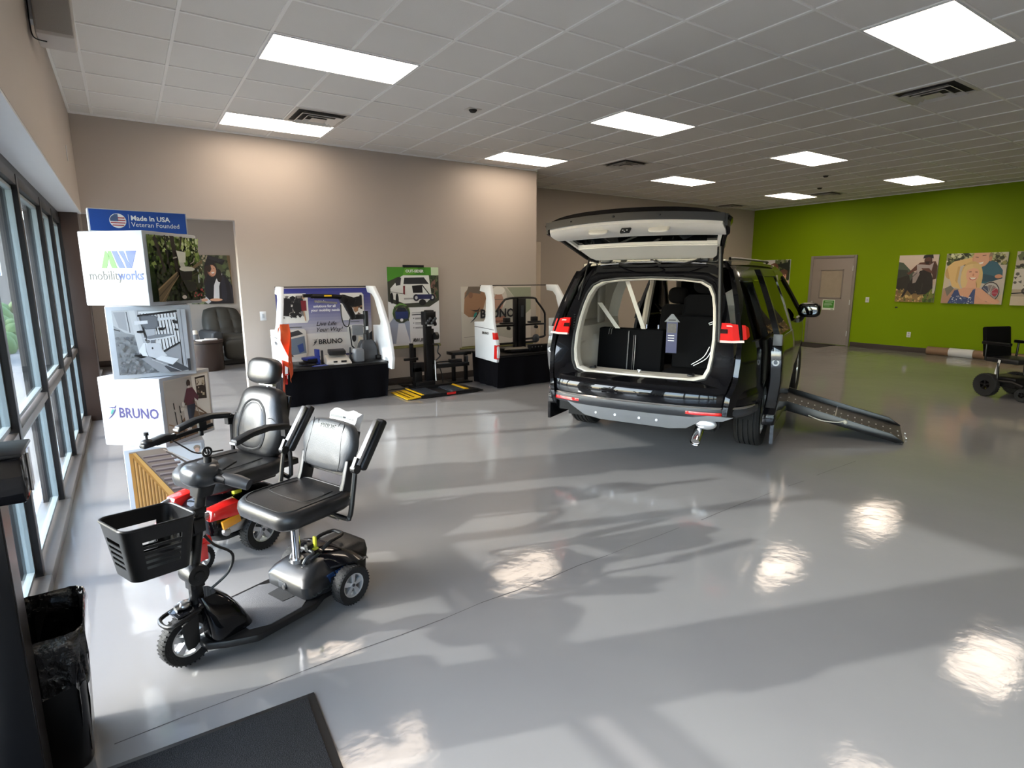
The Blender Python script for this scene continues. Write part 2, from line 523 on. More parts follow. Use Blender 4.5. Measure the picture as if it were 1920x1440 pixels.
def baseboard(name, a, c):
    struct(B().b2(a, c).obj(name, BASEM, bevel=.003), 'dark vinyl baseboard')
baseboard('baseboard_back', (OX, YB - .012, 0), (XE + .012, YB, .11))
baseboard('baseboard_return', (XE, YB - .01, 0), (XE + .012, YB2, .11))
baseboard('baseboard_rear', (XE, YB2 - .012, 0), (XG, YB2, .11))
baseboard('baseboard_right', (XG - .012, YF, 0), (XG, 6.85, .11))
baseboard('baseboard_right_far', (XG - .012, 8.05, 0), (XG, YB2, .11))
baseboard('baseboard_far', (-.6, 13.188, 0), (5, 13.2, .11))
baseboard('baseboard_opening', (OX - .012, YB, 0), (OX, YB + .14, .11))

# window band: bays between mullions
mull = [2.40, 3.72, 5.02, 6.28, 7.2, 8.1]
def bay(n, y0, y1, wide0=.06, x=XW, top=2.30):
    """one glazed bay with two panes; mullion at y1 end included"""
    fr = struct(B().b2((x - .12, y0, .02), (x, y0 + wide0, top)).b2((x - .12, y1 - .005, .02), (x, y1, top)).obj('window_%d' % n, ALU, bevel=.003), 'tall glazed window bay of the left wall')
    tr = B(); tr.b2((x - .075, y0, .815), (x - .005, y1, .86)) if y0 > 2.1 else tr.b2((x - .05, y0, .83), (x - .02, y1, .86)); tr.obj('transom', ALUS, fr, bevel=.003)
    B().b2((x - .12, y0, top - .07), (x - .004, y1, top)).obj('head_frame', ALU, fr, bevel=.003)
    B().b2((x - .14, y0, 0), (x + .035, y1, .07)).obj('sill', ALUS, fr, bevel=.004)
    for z0, z1 in ((.09, .79), (.88, top - .08)):
        q = B(); yy0, yy1 = y0 + wide0, y1 - .005
        for a, c in (((yy0, z0), (yy1, z0 + .022)), ((yy0, z1 - .022), (yy1, z1)), ((yy0, z0), (yy0 + .022, z1)), ((yy1 - .022, z0), (yy1, z1))):
            q.b2((x - .062, a[0], a[1]), (x - .03, c[0], c[1]))
        q.obj('glazing_bead', GASKET, fr)
        B().b2((x - .052, yy0 + .01, z0 + .01), (x - .046, yy1 - .01, z1 - .01)).obj('pane', WINGLASS, fr)
    return fr
n = 1
for y0, y1 in zip([-3.9, -2.6, -1.3, -.2, 1.0] + mull, [-2.6, -1.3, -.2, 1.0, 2.08] + mull[1:]):
    if y0 == 1.0: y1 = 2.08
    bay(n, y0, y1); n += 1
# wide post beside the entrance
struct(B().b2((XW - .14, 2.08, 0), (XW + .03, 2.40, 2.36)).obj('trim_1', ALU, bevel=.004), 'wide dark aluminium post between window bays')
SATIN = mat('satin_bronze_aluminium', rgb(70, 66, 66), .3, metal=.55, noise=.12, scale=5)
dp = struct(B().b2((-.50, 2.005, 0), (-.352, 2.115, 2.36)).obj('door_3', mat('black_door_stile', rgb(14, 14, 16), .3, noise=.05), bevel=.003), 'black stile of the entrance door frame at the left edge')
B().b2((-.352, 2.012, .01), (-.349, 2.112, 2.3)).obj('stile_face', SATIN, dp)
B().b2((-.50, 1.965, 1.02), (-.283, 2.135, 1.15)).obj('push_bar_housing', BLACKG, dp, bevel=.008)
B().b2((-.505, 1.96, 1.15), (-.280, 2.14, 1.162)).obj('housing_lid', BLACKM, dp, bevel=.004)
B().cyl((-.281, 2.05, 1.03), (-.281, 2.05, 1.14), .004, n=8).obj('housing_seam', STEEL, dp)
# brown column and the piece above the frames
struct(B().b2((XW - .16, 8.1, 0), (-.36, 8.42, 2.37)).obj('trim_2', BROWN, bevel=.004), 'dark brown clad column at the end of the windows')
struct(B().b2((XW - .14, YF, 2.30), (XW - .01, 8.1, 2.356)).obj('trim_3', ALU), 'dark head channel above the window frames')
for k, (y0, y1) in enumerate(((8.42, 9.4), (9.4, 10.4), (10.4, 11.4), (11.4, 12.3))):
    bay(n, y0, y1, top=2.3); n += 1
struct(B().b2((XW - .3, 8.42, 2.30), (XW + .02, 12.3, 2.9)).obj('trim_4', WALLM), 'wall above the far windows')
# front end wall piece left of windows, shell closing
# door in the green wall
DOORM = mat('taupe_door_paint', rgb(138, 128, 122), .45, noise=.03)
FRAMEM = mat('taupe_frame_paint', rgb(128, 120, 114), .4, noise=.03)
fx = XG
dr = struct(B().b2((fx - .03, 6.93, .012), (fx + .01, 7.90, 2.10)).obj('door_1', DOORM, bevel=.003), 'taupe steel door with covered window in the green wall')
fb = B(); fb.b2((fx - .045, 6.87, 0), (fx, 6.93, 2.16)); fb.b2((fx - .045, 7.90, 0), (fx, 7.96, 2.16)); fb.b2((fx - .045, 6.93, 2.10), (fx, 7.90, 2.16))
fb.obj('door_frame', FRAMEM, dr, bevel=.004)
q = B()
for a, c in (((7.14, 1.13), (7.17, 1.83)), ((7.67, 1.13), (7.70, 1.83)), ((7.14, 1.80), (7.70, 1.83)), ((7.14, 1.13), (7.70, 1.16))):
    q.b2((fx - .042, a[0], a[1]), (fx - .028, c[0], c[1]))
q.obj('window_frame', FRAMEM, dr, bevel=.002)
bl = mat('tan_paper_blind', rgb(150, 138, 122), .6, noise=.12, scale=12)
B().b2((fx - .032, 7.17, 1.16), (fx - .026, 7.67, 1.80)).obj('covered_glass', bl, dr)
B().ell((fx - .075, 7.83, 1.03), (.03, .032, .032)).cyl((fx - .07, 7.83, 1.03), (fx - .03, 7.83, 1.03), .015).obj('door_knob', STEEL, dr)
for z in (.3, 1.05, 1.85):
    B().cyl((fx - .04, 6.935, z - .06), (fx - .04, 6.935, z + .06), .012, n=8).obj('hinge', STEEL, dr)
sg = art('door_sign', dr, plane_M((fx - .034, 7.58, .85), (0, -1, 0), (0, 0, 1)), .30, .25,
         [('p', (60, 130, 40), [(.06, .2), (.94, .2), (.94, .93), (.06, .93)]), ('l', (220, 235, 210), .05, [(.2, .78), (.85, .78)]), ('l', (190, 215, 180), .04, [(.15, .62), (.75, .62)]), ('l', (190, 215, 180), .04, [(.15, .5), (.8, .5)]), ('l', (190, 215, 180), .04, [(.15, .38), (.6, .38)]), ('l', (70, 120, 60), .06, [(.7, .1), (.9, .1)])], (215, 222, 210))
# pale door leaf at the recess
pd = struct(B().b2((XE + .95, YB2 - .06, .01), (XE + 1.09, YB2, 2.36)).obj('door_2', mat('pale_door_paint', rgb(205, 190, 172), .45, noise=.03), bevel=.01), 'pale narrow door leaf in the recess beside the wall end')

# ============================================================ CEILING FIXTURES
DIFF = emis('lamp_diffuser', LAMP, LAMP_E)
proto = thing('ceiling_light', (0, 0, CH), 0, 'x', 'ceiling light')
q = B(); W2, D2 = 1.19, .58
for a, c in (((-.605, -.30), (.605, -.285)), ((-.605, .285), (.605, .30)), ((-.605, -.285), (-.59, .285)), ((.59, -.285), (.605, .285))):
    q.b2((a[0], a[1], -.012), (c[0], c[1], 0))
q.obj('frame', WHITEP, proto)
B().b2((-.59, -.285, -.009), (.59, .285, -.004)).obj('diffuser', DIFF, proto)
LL = {(0, 0): 'large lit ceiling panel nearest the window wall', (0, 4): 'lit ceiling panel beside a vent over the left display', (6, 0): 'lit ceiling panel in the middle of the ceiling, above the van tailgate',
      (6, 4): 'lit ceiling panel at the end of the near back wall', (6, -5): 'biggest lit ceiling panel at the top right corner', (12, 0): 'lit ceiling panel in the middle row, second from the green wall',
      (12, 4): 'lit ceiling panel in front of the recessed rear wall', (12, -5): 'lit ceiling panel outside the frame whose glow shows on the floor', (18, 0): 'lit ceiling panel nearest the green wall, right of the others',
      (18, 4): 'smallest lit ceiling panel, deep in the corner by the green wall', (0, -5): 'lit ceiling panel overhead near the window wall', (18, -5): 'lit ceiling panel outside the frame near the green wall'}
for k, (i, j) in enumerate(lights_xy):
    if (i, j) in ((0, -5), (18, -5)): continue
    o = proto if k == 0 else copy_tree(proto)
    o.location = (GX + (i + 1) * T, GY + (j + .5) * T, CH)
    tag(o, LL[(i, j)], 'ceiling light', 'recessed ceiling panel lights')
o = copy_tree(proto); o.location = (1.9, 10.6, 2.9); tag(o, 'unseen lit ceiling panel added to light the room beyond the opening', 'ceiling light', 'recessed ceiling panel lights')  # hidden from view, added to brighten the back room

DARKV = mat('vent_shadow', rgb(40, 38, 36), .7, noise=.05)
VENTM = mat('vent_metal', rgb(205, 200, 192), .4, metal=.2, noise=.04)
def vent(i, j, label, first=[None]):
    if first[0] is None:
        t = thing('ceiling_vent', (0, 0, CH), 0, label, 'vent', 'square ceiling vents')
        B().b2((-.29, -.29, -.004), (.29, .29, -.001)).obj('backing', DARKV, t)
        q = B()
        for a, c in (((-.30, -.30), (.30, -.262)), ((-.30, .262), (.30, .30)), ((-.30, -.262), (-.262, .262)), ((.262, -.262), (.30, .262))): q.b2((a[0], a[1], -.014), (c[0], c[1], -.002))
        q.obj('border', VENTM, t, bevel=.002)
        for so, si in ((.225, .185), (.150, .112)):
            sq = lambda s_, z: [Vector((-s_, -s_, z)), Vector((s_, -s_, z)), Vector((s_, s_, z)), Vector((-s_, s_, z))]
            B().loft([sq(so, -.040), sq(si, -.012), sq(si - .003, -.014), sq(so - .004, -.044)], cap=False, loop=True).obj('louvre_ring', VENTM, t)
        B().loft([[Vector((-.085, -.085, -.044)), Vector((.085, -.085, -.044)), Vector((.085, .085, -.044)), Vector((-.085, .085, -.044))], [Vector((-.05, -.05, -.02)), Vector((.05, -.05, -.02)), Vector((.05, .05, -.02)), Vector((-.05, .05, -.02))]]).obj('centre_cone', VENTM, t)
        first[0] = t; o = t
    else: o = copy_tree(first[0])
    o.location = (GX + (i + .5) * T, GY + (j + .5) * T, CH)
    tag(o, label, 'vent', 'square ceiling vents')
vent(1, 3, 'square ceiling vent beside the lit panel over the left display')
vent(9, -4, 'large square ceiling vent at the upper right, below the biggest lit panel')
vent(9, 3, 'square ceiling vent between the van tailgate and the near back wall end')
vent(19, 7, 'far ceiling vent next to the corner of the green wall')
vent(19, 3, 'far ceiling vent over the green wall door')
for (x, y, L) in ((3.36, 5.78, 'small dark ceiling detector near the middle of the near ceiling'), (10.73, 5.82, 'small dark ceiling sensor between two far lit panels'), (12.05, 6.64, 'smallest dark ceiling sensor beside the far vent')):
    t = thing('ceiling_sensor', (x, y, CH), 0, L, 'sensor')
    B().lathe([(0, -.03), (.03, -.03), (.045, -.012), (.05, 0)], n=20).obj('housing', DARKV, t)
    B().box((0, 0, -.003), (.16, .12, .006)).obj('base_plate', VENTM, t, bevel=.002)

# wall speaker at the top left
t = thing('wall_speaker', (XL + .03, 4.9, 3.12), 0, 'white box loudspeaker mounted high on the left wall by the ceiling', 'speaker')
q = B(); q.prism([(0, -.12), (.16, -.14), (.20, -.05), (.20, .14), (0, .14)], -.14, .14, 'x')
B().b2((.0, -.14, -.02), (.2, .14, .30)).obj('cabinet', mat('speaker_case', rgb(196, 190, 184), .5, noise=.03), t, bevel=.02)
B().b2((.01, -.15, .0), (.19, -.142, .28)).obj('grille', mat('speaker_grille', rgb(160, 154, 148), .6, noise=.03, bump=.3, bscale=300), t, bevel=.006)
B().b2((-.03, -.05, .08), (.0, .05, .22)).obj('bracket', WHITEP, t, bevel=.004)
B().tube([(-.025, -.06, .32), (-.02, -.08, .2), (-.022, -.07, .06), (-.01, -.09, -.03), (.05, -.06, -.035)], .004, smooth=6).obj('cable', BLACKP, t)

# wall plates
def plate(loc, nrm, kind, label):
    t = thing('wall_switch' if kind == 's' else 'power_outlet', loc, math.atan2(nrm[1], nrm[0]), label, 'light switch' if kind == 's' else 'outlet')
    B().box((.003, 0, 0), (.006, .078, .12)).obj('cover_plate', WHITEP, t, bevel=.002)
    if kind == 's': B().box((.009, 0, 0), (.008, .03, .055)).obj('rocker', WHITEC, t, bevel=.002)
    else:
        for z in (-.028, .028): B().box((.0075, 0, z), (.004, .034, .032)).obj('socket', WHITEC, t, bevel=.003)
    return t
plate((1.5, YB, 1.14), (0, -1), 's', 'white light switch plate on the back wall left of the display')
plate((XG, 6.56, 1.12), (-1, 0), 's', 'white light switch plate on the green wall beside the door')
plate((XG, 5.62, .38), (-1, 0), 'o', 'white power outlet low on the green wall above the carpet roll')
plate((3.98, YB, .45), (0, -1), 'o', 'white power outlet low on the back wall behind the lift post')
t = thing('wall_hook', (XG - .002, 5.93, .97), 0, 'small dark hook on the green wall below the cyclist picture', 'hook')
B().box((-.004, 0, 0), (.008, .05, .03)).cyl((-.004, 0, 0), (-.04, 0, -.012), .008, n=8).obj('hook_body', BLACKM, t, bevel=.002)
# ============================================================ LETTERING MATERIALS
INK = mat('dark_ink', rgb(28, 28, 34), .5, noise=.02)
INKB = mat('navy_ink', rgb(34, 30, 92), .5, noise=.02)
INKW = mat('white_ink', rgb(240, 240, 240), .5, noise=.02)
INKG = mat('green_ink', rgb(52, 118, 22), .5, noise=.02)
INKBL = mat('blue_ink', rgb(20, 60, 140), .5, noise=.02)
INKGR = mat('grey_ink', rgb(40, 46, 46), .5, noise=.02)
TEAL = mat('teal_ink', rgb(40, 130, 120), .5, noise=.02)
BLUEB = mat('blue_sign_face', rgb(24, 74, 158), .4, noise=.03)

def flat(pts, material, parent, M, name, z=.0012):
    b = B(M); n = len(pts)
    b.add([(x, y, z) for x, y in pts] + [(x, y, z - .001) for x, y in pts], [tuple(range(n)), tuple(range(n, 2 * n))[::-1]] + [(i, (i + 1) % n, n + (i + 1) % n, n + i) for i in range(n)])
    return b.obj(name, material, parent, flat=True)
def swoosh(parent, M, x, y, s, ink, tl, z=.0015):
    """running-figure emblem: two thin blades and a leaf-like body"""
    b = B(M)
    def P(pts):
        n = len(pts)
        b.add([(x + a * s, y + c * s, z) for a, c in pts], [tuple(range(n))])
    P([(0, .92), (.35, .86), (.78, .86), (.80, .80), (.60, .74), (.38, .80)])
    P([(.72, .84), (1.02, 1.1), (.84, .78)])
    P([(.80, .86), (.86, .6), (.66, .3), (.42, .06), (0, -.2), (.40, .18), (.62, .42), (.74, .62)])
    b.obj('emblem', ink, parent, flat=True)
    b = B(M); P([(.50, .66), (.66, .70), (.70, .58), (.50, .30), (.36, .26), (.38, .42)])
    b.obj('emblem_leaf', tl, parent, flat=True)

# ============================================================ CUBE DISPLAY TOWER
TW = thing('display_tower', (.115, 4.79, 0), 0, 'tall tower of four stacked white picture cubes under a blue Made In USA sign', 'display')
S = .486
def face_M(zr, z0, side):
    """matrix of a cube face; side 0 = facing -y of the rotated cube, 1 = facing +x, 3 = facing -x"""
    R = Matrix.Translation((0, 0, z0)) @ Matrix.Rotation(zr, 4, 'Z') @ Matrix.Rotation(side * PI / 2, 4, 'Z')
    return R @ Matrix(((1, 0, 0, -S / 2), (0, 0, -1, -S / 2), (0, 1, 0, 0), (0, 0, 0, 1)))
def tcube(k, zr):
    M = Matrix.Translation((0, 0, k * .484 + .242)) @ Matrix.Rotation(zr, 4, 'Z')
    c = B(M).box((0, 0, 0), (S, S, .482)).obj('display_cube', WHITEC, TW, bevel=.006)
    return c
G1 = [(70, 90, 40), (110, 140, 60), (40, 55, 30), (150, 170, 90), (25, 35, 22)]
a45 = math.radians(44)
# cube 4 (top): logo left, garden stairlift right.  rotation so that a corner points at the viewer
c = tcube(3, -a45)
ML = face_M(-a45, 3 * .484, 0); MR = face_M(PI / 2 - a45, 3 * .484, 0)
y0, h0 = .245, .11
for k, (mt, pts) in enumerate(((INKG, [(.155, 0), (.195, 0), (.225, .075), (.205, .11), (.195, .11)]), (INKG, [(.215, .11), (.24, .11), (.275, .0), (.235, .0), (.222, .03)]),
                               (INKBL, [(.245, .11), (.285, .11), (.335, .0), (.29, .0), (.275, .03)]), (INKBL, [(.295, .11), (.335, .11), (.352, .06), (.385, .0), (.345, 0), (.33, .05)]), (INKBL, [(.35, .11), (.39, .11), (.43, .11), (.385, 0), (.362, .05)]))):
    flat([(x * 1.0 - .0, y + y0) for x, y in pts], mt, c, ML, 'logo_mark')
text('mobility', .085, INKGR, c, ML @ Matrix.Translation((.05, .17, .001)), sx=.94)
text('works', .085, INKBL, c, ML @ Matrix.Translation((.272, .17, .001)), bold=.012, sx=.9)
text('®', .02, INKGR, c, ML @ Matrix.Translation((.455, .20, .001)))
garden = [('g', (28, 36, 20), (120, 140, 70), 0, 0, 1, 1), ('n', G1, 300, 0, .42, 1, 1, .05), ('n', [(210, 220, 170), (190, 205, 130)], 60, .2, .75, 1, 1, .03), ('n', [(22, 30, 18), (40, 50, 26), (60, 72, 36)], 160, 0, 0, 1, .55, .05),
          ('p', (40, 30, 24), [(.0, .95), (.05, 1), (.2, .45), (.16, .45)]), ('p', (38, 30, 22), [(.33, 1), (.42, 1), (.48, .4), (.4, .4)]), ('p', (48, 38, 26), [(.55, 1), (.6, 1), (.5, .7)]), ('p', (30, 26, 20), [(.22, 1), (.25, 1), (.28, .5), (.26, .5)]),
          ('p', (104, 88, 62), [(0, .2), (.38, .44), (.42, .42), (.12, .0), (0, .0)]), ('l', (150, 128, 92), .02, [(0, .18), (.42, .45)]), ('l', (140, 118, 84), .015, [(.05, 0), (.45, .4)]), ('l', (70, 58, 40), .02, [(0, .08), (.4, .38)]),
          ('p', (120, 106, 74), [(.5, .42), (1, .66), (1, .6), (.5, .37)]), ('l', (90, 78, 54), .012, [(.5, .3), (1, .5)]),
          ('n', [(60, 66, 44), (80, 86, 56), (30, 32, 22)], 60, .45, .02, 1, .32, .04), ('n', [(170, 60, 60), (190, 90, 90)], 14, .72, .05, .95, .2, .02),
          ('p', (222, 222, 205), [(.42, .78), (.62, .76), (.6, .6), (.46, .6)]), ('p', (200, 200, 184), [(.45, .6), (.56, .6), (.6, .5), (.5, .5)]), ('e', (214, 214, 198), .62, .5, .17, .04), ('p', (14, 14, 14), [(.45, .46), (.72, .47), (.7, .32), (.48, .32)]), ('p', (36, 38, 34), [(.5, .32), (.74, .3), (.8, .16), (.6, .14)]),
          ('l', (170, 165, 150), .015, [(.7, .58), (.78, .62), (.8, .68)]), ('l', (190, 185, 168), .02, [(.42, .68), (.34, .66)]), ('e', (210, 200, 190), .5, .06, .05, .03)]
art('printed_picture', c, MR @ Matrix.Translation((.03, .025, .0005)), S - .05, .435, garden, (60, 74, 40))
# cube 3: black and white stairlift picture facing the viewer
c = tcube(2, 0)
bw = [('g', (120, 122, 124), (178, 180, 182), 0, 0, 1, 1), ('n', [(132, 134, 136), (146, 148, 150), (112, 114, 118), (138, 138, 140)], 260, 0, 0, .8, .6, .03),
      ('p', (200, 202, 204), [(0, .78), (.14, .66), (.26, .62), (.26, 1), (0, 1)]), ('p', (172, 174, 178), [(.02, .98), (.17, .98), (.18, .68), (.07, .74)]), ('l', (90, 92, 96), .012, [(.19, .98), (.21, .66)]), ('l', (60, 60, 62), .015, [(0, .72), (.08, .69)]),
      ('p', (210, 212, 214), [(.22, 1), (.3, 1), (.38, .4), (.3, .32)]), ('p', (190, 192, 196), [(.3, 1), (.33, 1), (.42, .42), (.38, .4)]),
      ('p', (222, 224, 226), [(.34, .98), (.88, .98), (.88, .45), (.62, .3), (.5, .38)]), ('p', (150, 152, 156), [(.6, .3), (.88, .45), (.88, .05), (.75, .05), (.5, .2)]), ('p', (26, 26, 28), [(.33, .93), (.88, .99), (.88, .955), (.33, .90)])]
for k in range(12):
    x = .37 + k * .045; bw.append(('l', (34, 34, 36), .011, [(x, .95), (x + .035, .5 - .17 * (x > .55) * (1 - (x - .55) * 2) + .02)]))
bw += [('l', (40, 40, 42), .03, [(.62, .33), (.88, .47)]), ('p', (168, 170, 174), [(.88, 1), (1, 1), (1, .0), (.9, .0)]), ('l', (120, 122, 126), .012, [(.93, 1), (.94, .1)]),
       ('p', (150, 152, 156), [(.30, .30), (.44, .26), (.78, .02), (.70, 0), (.56, 0), (.30, .26)]), ('p', (66, 68, 72), [(.62, .10), (.78, .17), (1.0, .02), (.85, 0), (.7, 0)]), ('l', (188, 192, 196), .012, [(.46, .22), (.86, .0)]),
       ('p', (24, 24, 26), [(.22, .30), (.34, .315), (.44, .275), (.32, .25)]), ('p', (206, 209, 214), [(.36, .46), (.48, .50), (.60, .46), (.62, .36), (.68, .27), (.52, .235), (.40, .28)]), ('p', (232, 235, 238), [(.295, .37), (.37, .49), (.42, .49), (.40, .36), (.42, .27), (.34, .29)]), ('l', (120, 124, 130), .008, [(.40, .48), (.395, .36), (.42, .27)]), ('e', (60, 62, 66), .485, .40, .012, .018),
       ('p', (222, 225, 229), [(.50, .225), (.60, .275), (.84, .205), (.74, .115)]), ('l', (140, 144, 148), .006, [(.50, .225), (.74, .115), (.84, .205)]),
       ('p', (120, 124, 130), [(.47, .56), (.53, .56), (.53, .48), (.47, .48)]), ('p', (214, 217, 221), [(.37, .56), (.52, .60), (.78, .60), (.83, .575), (.70, .545), (.46, .525)]), ('p', (128, 132, 138), [(.38, .575), (.52, .615), (.77, .615), (.80, .595), (.64, .565), (.46, .545)]),
       ('p', (96, 100, 106), [(.36, .90), (.40, .915), (.56, .915), (.60, .885), (.60, .745), (.555, .70), (.42, .70), (.38, .75)]), ('p', (112, 116, 122), [(.375, .89), (.41, .902), (.55, .902), (.585, .875), (.585, .755), (.545, .715), (.43, .715), (.395, .76)]), ('p', (176, 180, 186), [(.41, .70), (.55, .70), (.54, .61), (.43, .59)]),
       ('p', (226, 228, 232), [(.28, .835), (.46, .84), (.46, .79), (.28, .775)]), ('p', (216, 219, 223), [(.60, .87), (.86, .885), (.86, .85), (.60, .83)]), ('l', (36, 36, 38), .012, [(.30, .675), (.40, .655), (.42, .60), (.41, .52)]), ('e', (26, 26, 28), .35, .665, .055, .02), ('e', (26, 26, 28), .64, .70, .05, .022), ('l', (30, 30, 32), .012, [(.60, .68), (.70, .725)]),
       ('p', (30, 30, 32), [(.80, .84), (.87, .82), (.87, .77), (.81, .78)]), ('p', (34, 34, 36), [(.82, .70), (.87, .69), (.87, .66), (.82, .665)]), ('p', (46, 46, 48), [(.955, .2), (1, .2), (1, 0), (.96, 0)])]
art('printed_picture', c, face_M(0, 2 * .484, 0) @ Matrix.Translation((.035, .03, .0005)), S - .07, .425, bw, (150, 152, 154))
# cube 2: BRUNO lettering and man on stairs
c = tcube(1, -a45)
ML = face_M(-a45, .484, 0); MR = face_M(PI / 2 - a45, .484, 0)
text('BRUNO', .098, INKB, c, ML @ Matrix.Translation((.14, .205, .001)), bold=.022, sx=.93)
swoosh(c, ML, .045, .20, .088, INKB, TEAL)
man = [('g', (158, 142, 124), (206, 198, 186), 0, 0, 1, 1), ('p', (190, 184, 176), [(.02, .98), (.62, .98), (.62, .3), (.02, .1)]), ('p', (230, 226, 218), [(.6, .98), (.98, .98), (.98, .02), (.66, .2)]), ('p', (52, 40, 34), [(.68, .95), (.92, .95), (.92, .55), (.7, .58)]), ('p', (210, 200, 182), [(.70, .92), (.9, .92), (.9, .8), (.7, .8)]), ('n', [(190, 176, 150), (110, 90, 70)], 14, .7, .6, .9, .9, .03),
       ('p', (120, 96, 74), [(.0, .05), (.5, .45), (.95, .25), (.95, 0), (0, 0)]), ('p', (208, 204, 198), [(.36, .5), (.46, .46), (.5, .1), (.38, .1)]), ('l', (40, 36, 34), .02, [(.16, .62), (.22, .0)]), ('l', (40, 36, 34), .02, [(.28, .55), (.33, .0)]), ('l', (190, 184, 176), .03, [(.02, .6), (.36, .36)]), ('l', (112, 90, 70), .025, [(.6, .5), (.98, .2)]), ('l', (150, 126, 100), .02, [(.02, .3), (.4, .12)]),
       ('e', (60, 42, 34), .52, .88, .045, .06), ('e', (206, 200, 196), .52, .82, .03, .02), ('p', (92, 46, 58), [(.47, .80), (.6, .80), (.72, .62), (.7, .55), (.62, .62), (.62, .52), (.44, .52), (.4, .58), (.36, .54)]), ('p', (42, 50, 66), [(.44, .52), (.63, .52), (.62, .44), (.56, .3), (.58, .16), (.5, .14), (.46, .3)]), ('p', (52, 62, 82), [(.44, .5), (.52, .44), (.5, .14), (.46, .14)]),
       ('e', (224, 220, 214), .36, .56, .03, .04), ('e', (220, 214, 206), .33, .48, .04, .03), ('e', (70, 48, 38), .42, .55, .025, .02), ('e', (70, 48, 38), .6, .56, .025, .02), ('l', (150, 140, 128), .02, [(.64, .55), (.7, .3)])]
art('printed_picture', c, MR @ Matrix.Translation((.03, .025, .0005)), S - .05, .435, man, (196, 186, 172))
# cube 1 (bottom): carpeted stairs
c = tcube(0, 0)
st = [('g', (96, 84, 78), (150, 136, 122), 0, 0, 1, 1), ('p', (214, 220, 226), [(.5, 1), (1, 1), (1, .0), (.9, .0), (.62, .72)]), ('p', (196, 202, 210), [(.62, .72), (1, .4), (1, 0), (.95, 0)])]
for k in range(10):
    t = k / 9; y1 = .04 + .84 * t ** .85; x0 = .62 - .44 * t; x1 = 1.02 - .44 * t
    hh = .075 * (1 - t * .45)
    st += [('p', (88, 76, 76), [(x0, y1 - hh * .2), (x1, y1 - hh * .2), (x1, y1 + hh * .35), (x0, y1 + hh * .35)]), ('p', (150, 138, 134), [(x0, y1 + hh * .35), (x1, y1 + hh * .35), (x1, y1 + hh * .8), (x0, y1 + hh * .8)])]
st += [('l', (92, 84, 76), .03, [(.5, .94), (1.0, .5)]), ('l', (208, 200, 186), .012, [(.46, .98), (1, .6)]), ('p', (176, 128, 62), [(.0, .98), (.06, .98), (.62, .0), (.0, .0)]), ('p', (206, 160, 90), [(.05, .98), (.09, .98), (.68, .0), (.58, .0)])]
for k in range(12):
    x = .05 + k * .045; st.append(('l', (122, 84, 38), .012, [(x, .9 - k * .078), (x, 0)])); st.append(('l', (214, 172, 110), .01, [(x + .018, .86 - k * .078), (x + .018, 0)]))
st += [('e', (150, 136, 122), .93, .93, .05, .045), ('e', (206, 168, 148), .93, .89, .035, .04), ('p', (48, 44, 58), [(.74, .46), (.82, .42), (.99, .28), (.99, .2), (.85, .26)]), ('e', (84, 66, 58), .95, .18, .05, .04)]
art('printed_picture', c, face_M(0, 0, 0) @ Matrix.Translation((.03, .025, .0005)), S - .05, .44, st, (140, 128, 118))
sd = [('g', (206, 214, 222), (228, 233, 238), 0, 0, 1, 1), ('e', (166, 150, 132), .40, .84, .075, .09), ('e', (222, 182, 160), .40, .78, .055, .08), ('e', (176, 160, 140), .40, .88, .07, .05), ('p', (120, 140, 168), [(.28, .68), (.52, .68), (.6, .3), (.2, .3)])]
art('printed_picture', c, face_M(PI / 2, 0, 0) @ Matrix.Translation((.02, .02, .0005)), S - .04, .44, sd, (214, 220, 226))
sd2 = [('g', (150, 156, 160), (210, 216, 220), 0, 0, 1, 1), ('n', [(60, 60, 64), (190, 196, 200), (110, 112, 116)], 60, .1, .1, .9, .9, .1)]
art('printed_picture', c, face_M(-PI / 2, 0, 0) @ Matrix.Translation((.03, .03, .0005)), S - .06, .43, sd2, (200, 206, 210))
# neck discs between the cubes and the header sign
for z in (.484, .968, 1.452, 1.936):
    B().cyl((0, 0, z - .004), (0, 0, z + .006), .12, n=24).obj('swivel_disc', WHITEC, TW)
hM = Matrix.Translation((.01, .12, 1.944)) @ Matrix.Rotation(math.radians(5), 4, 'Z')
hs = B(hM).box((0, 0, .075), (.585, .10, .15)).obj('header_sign', WHITEC, TW, bevel=.004)
B(hM).box((0, -.0505, .075), (.568, .003, .14)).obj('sign_face', BLUEB, hs)
fM = hM @ Matrix(((1, 0, 0, -.292), (0, 0, -1, -.0525), (0, 1, 0, 0), (0, 0, 0, 1)))
flagsh = [('e', (240, 240, 240), .5, .5, .48, .48, 0, 28)]
fl = B(fM); fl.add([(.165 + .048 * math.cos(2 * PI * i / 28), .075 + .048 * math.sin(2 * PI * i / 28), .001) for i in range(28)], [tuple(range(28))])
fl.obj('flag_roundel', INKW, hs, flat=True)
fr_ = B(fM)
for k in range(4):
    yy = .045 + k * .0165; w_ = math.sqrt(max(0, .046 ** 2 - (yy - .075) ** 2)) - .002
    fr_.add([(.165 - w_, yy - .004, .002), (.165 + w_, yy - .004, .002), (.165 + w_, yy + .004, .002), (.165 - w_, yy + .004, .002)], [(0, 1, 2, 3)])
fr_.obj('flag_stripe', mat('muted_red_ink', rgb(176, 74, 80), .5), hs, flat=True)
fr_ = B(fM); fr_.add([(.122, .072, .003), (.167, .072, .003), (.167, .119, .003), (.148, .118, .003), (.13, .103, .003), (.121, .088, .003)], [(0, 1, 2, 3, 4, 5)])
fr_.obj('flag_canton', mat('slate_blue_ink', rgb(74, 92, 128), .5), hs, flat=True)
B(fM).box((.228, .075, .001), (.002, .09, .001)).obj('divider', INKW, hs)
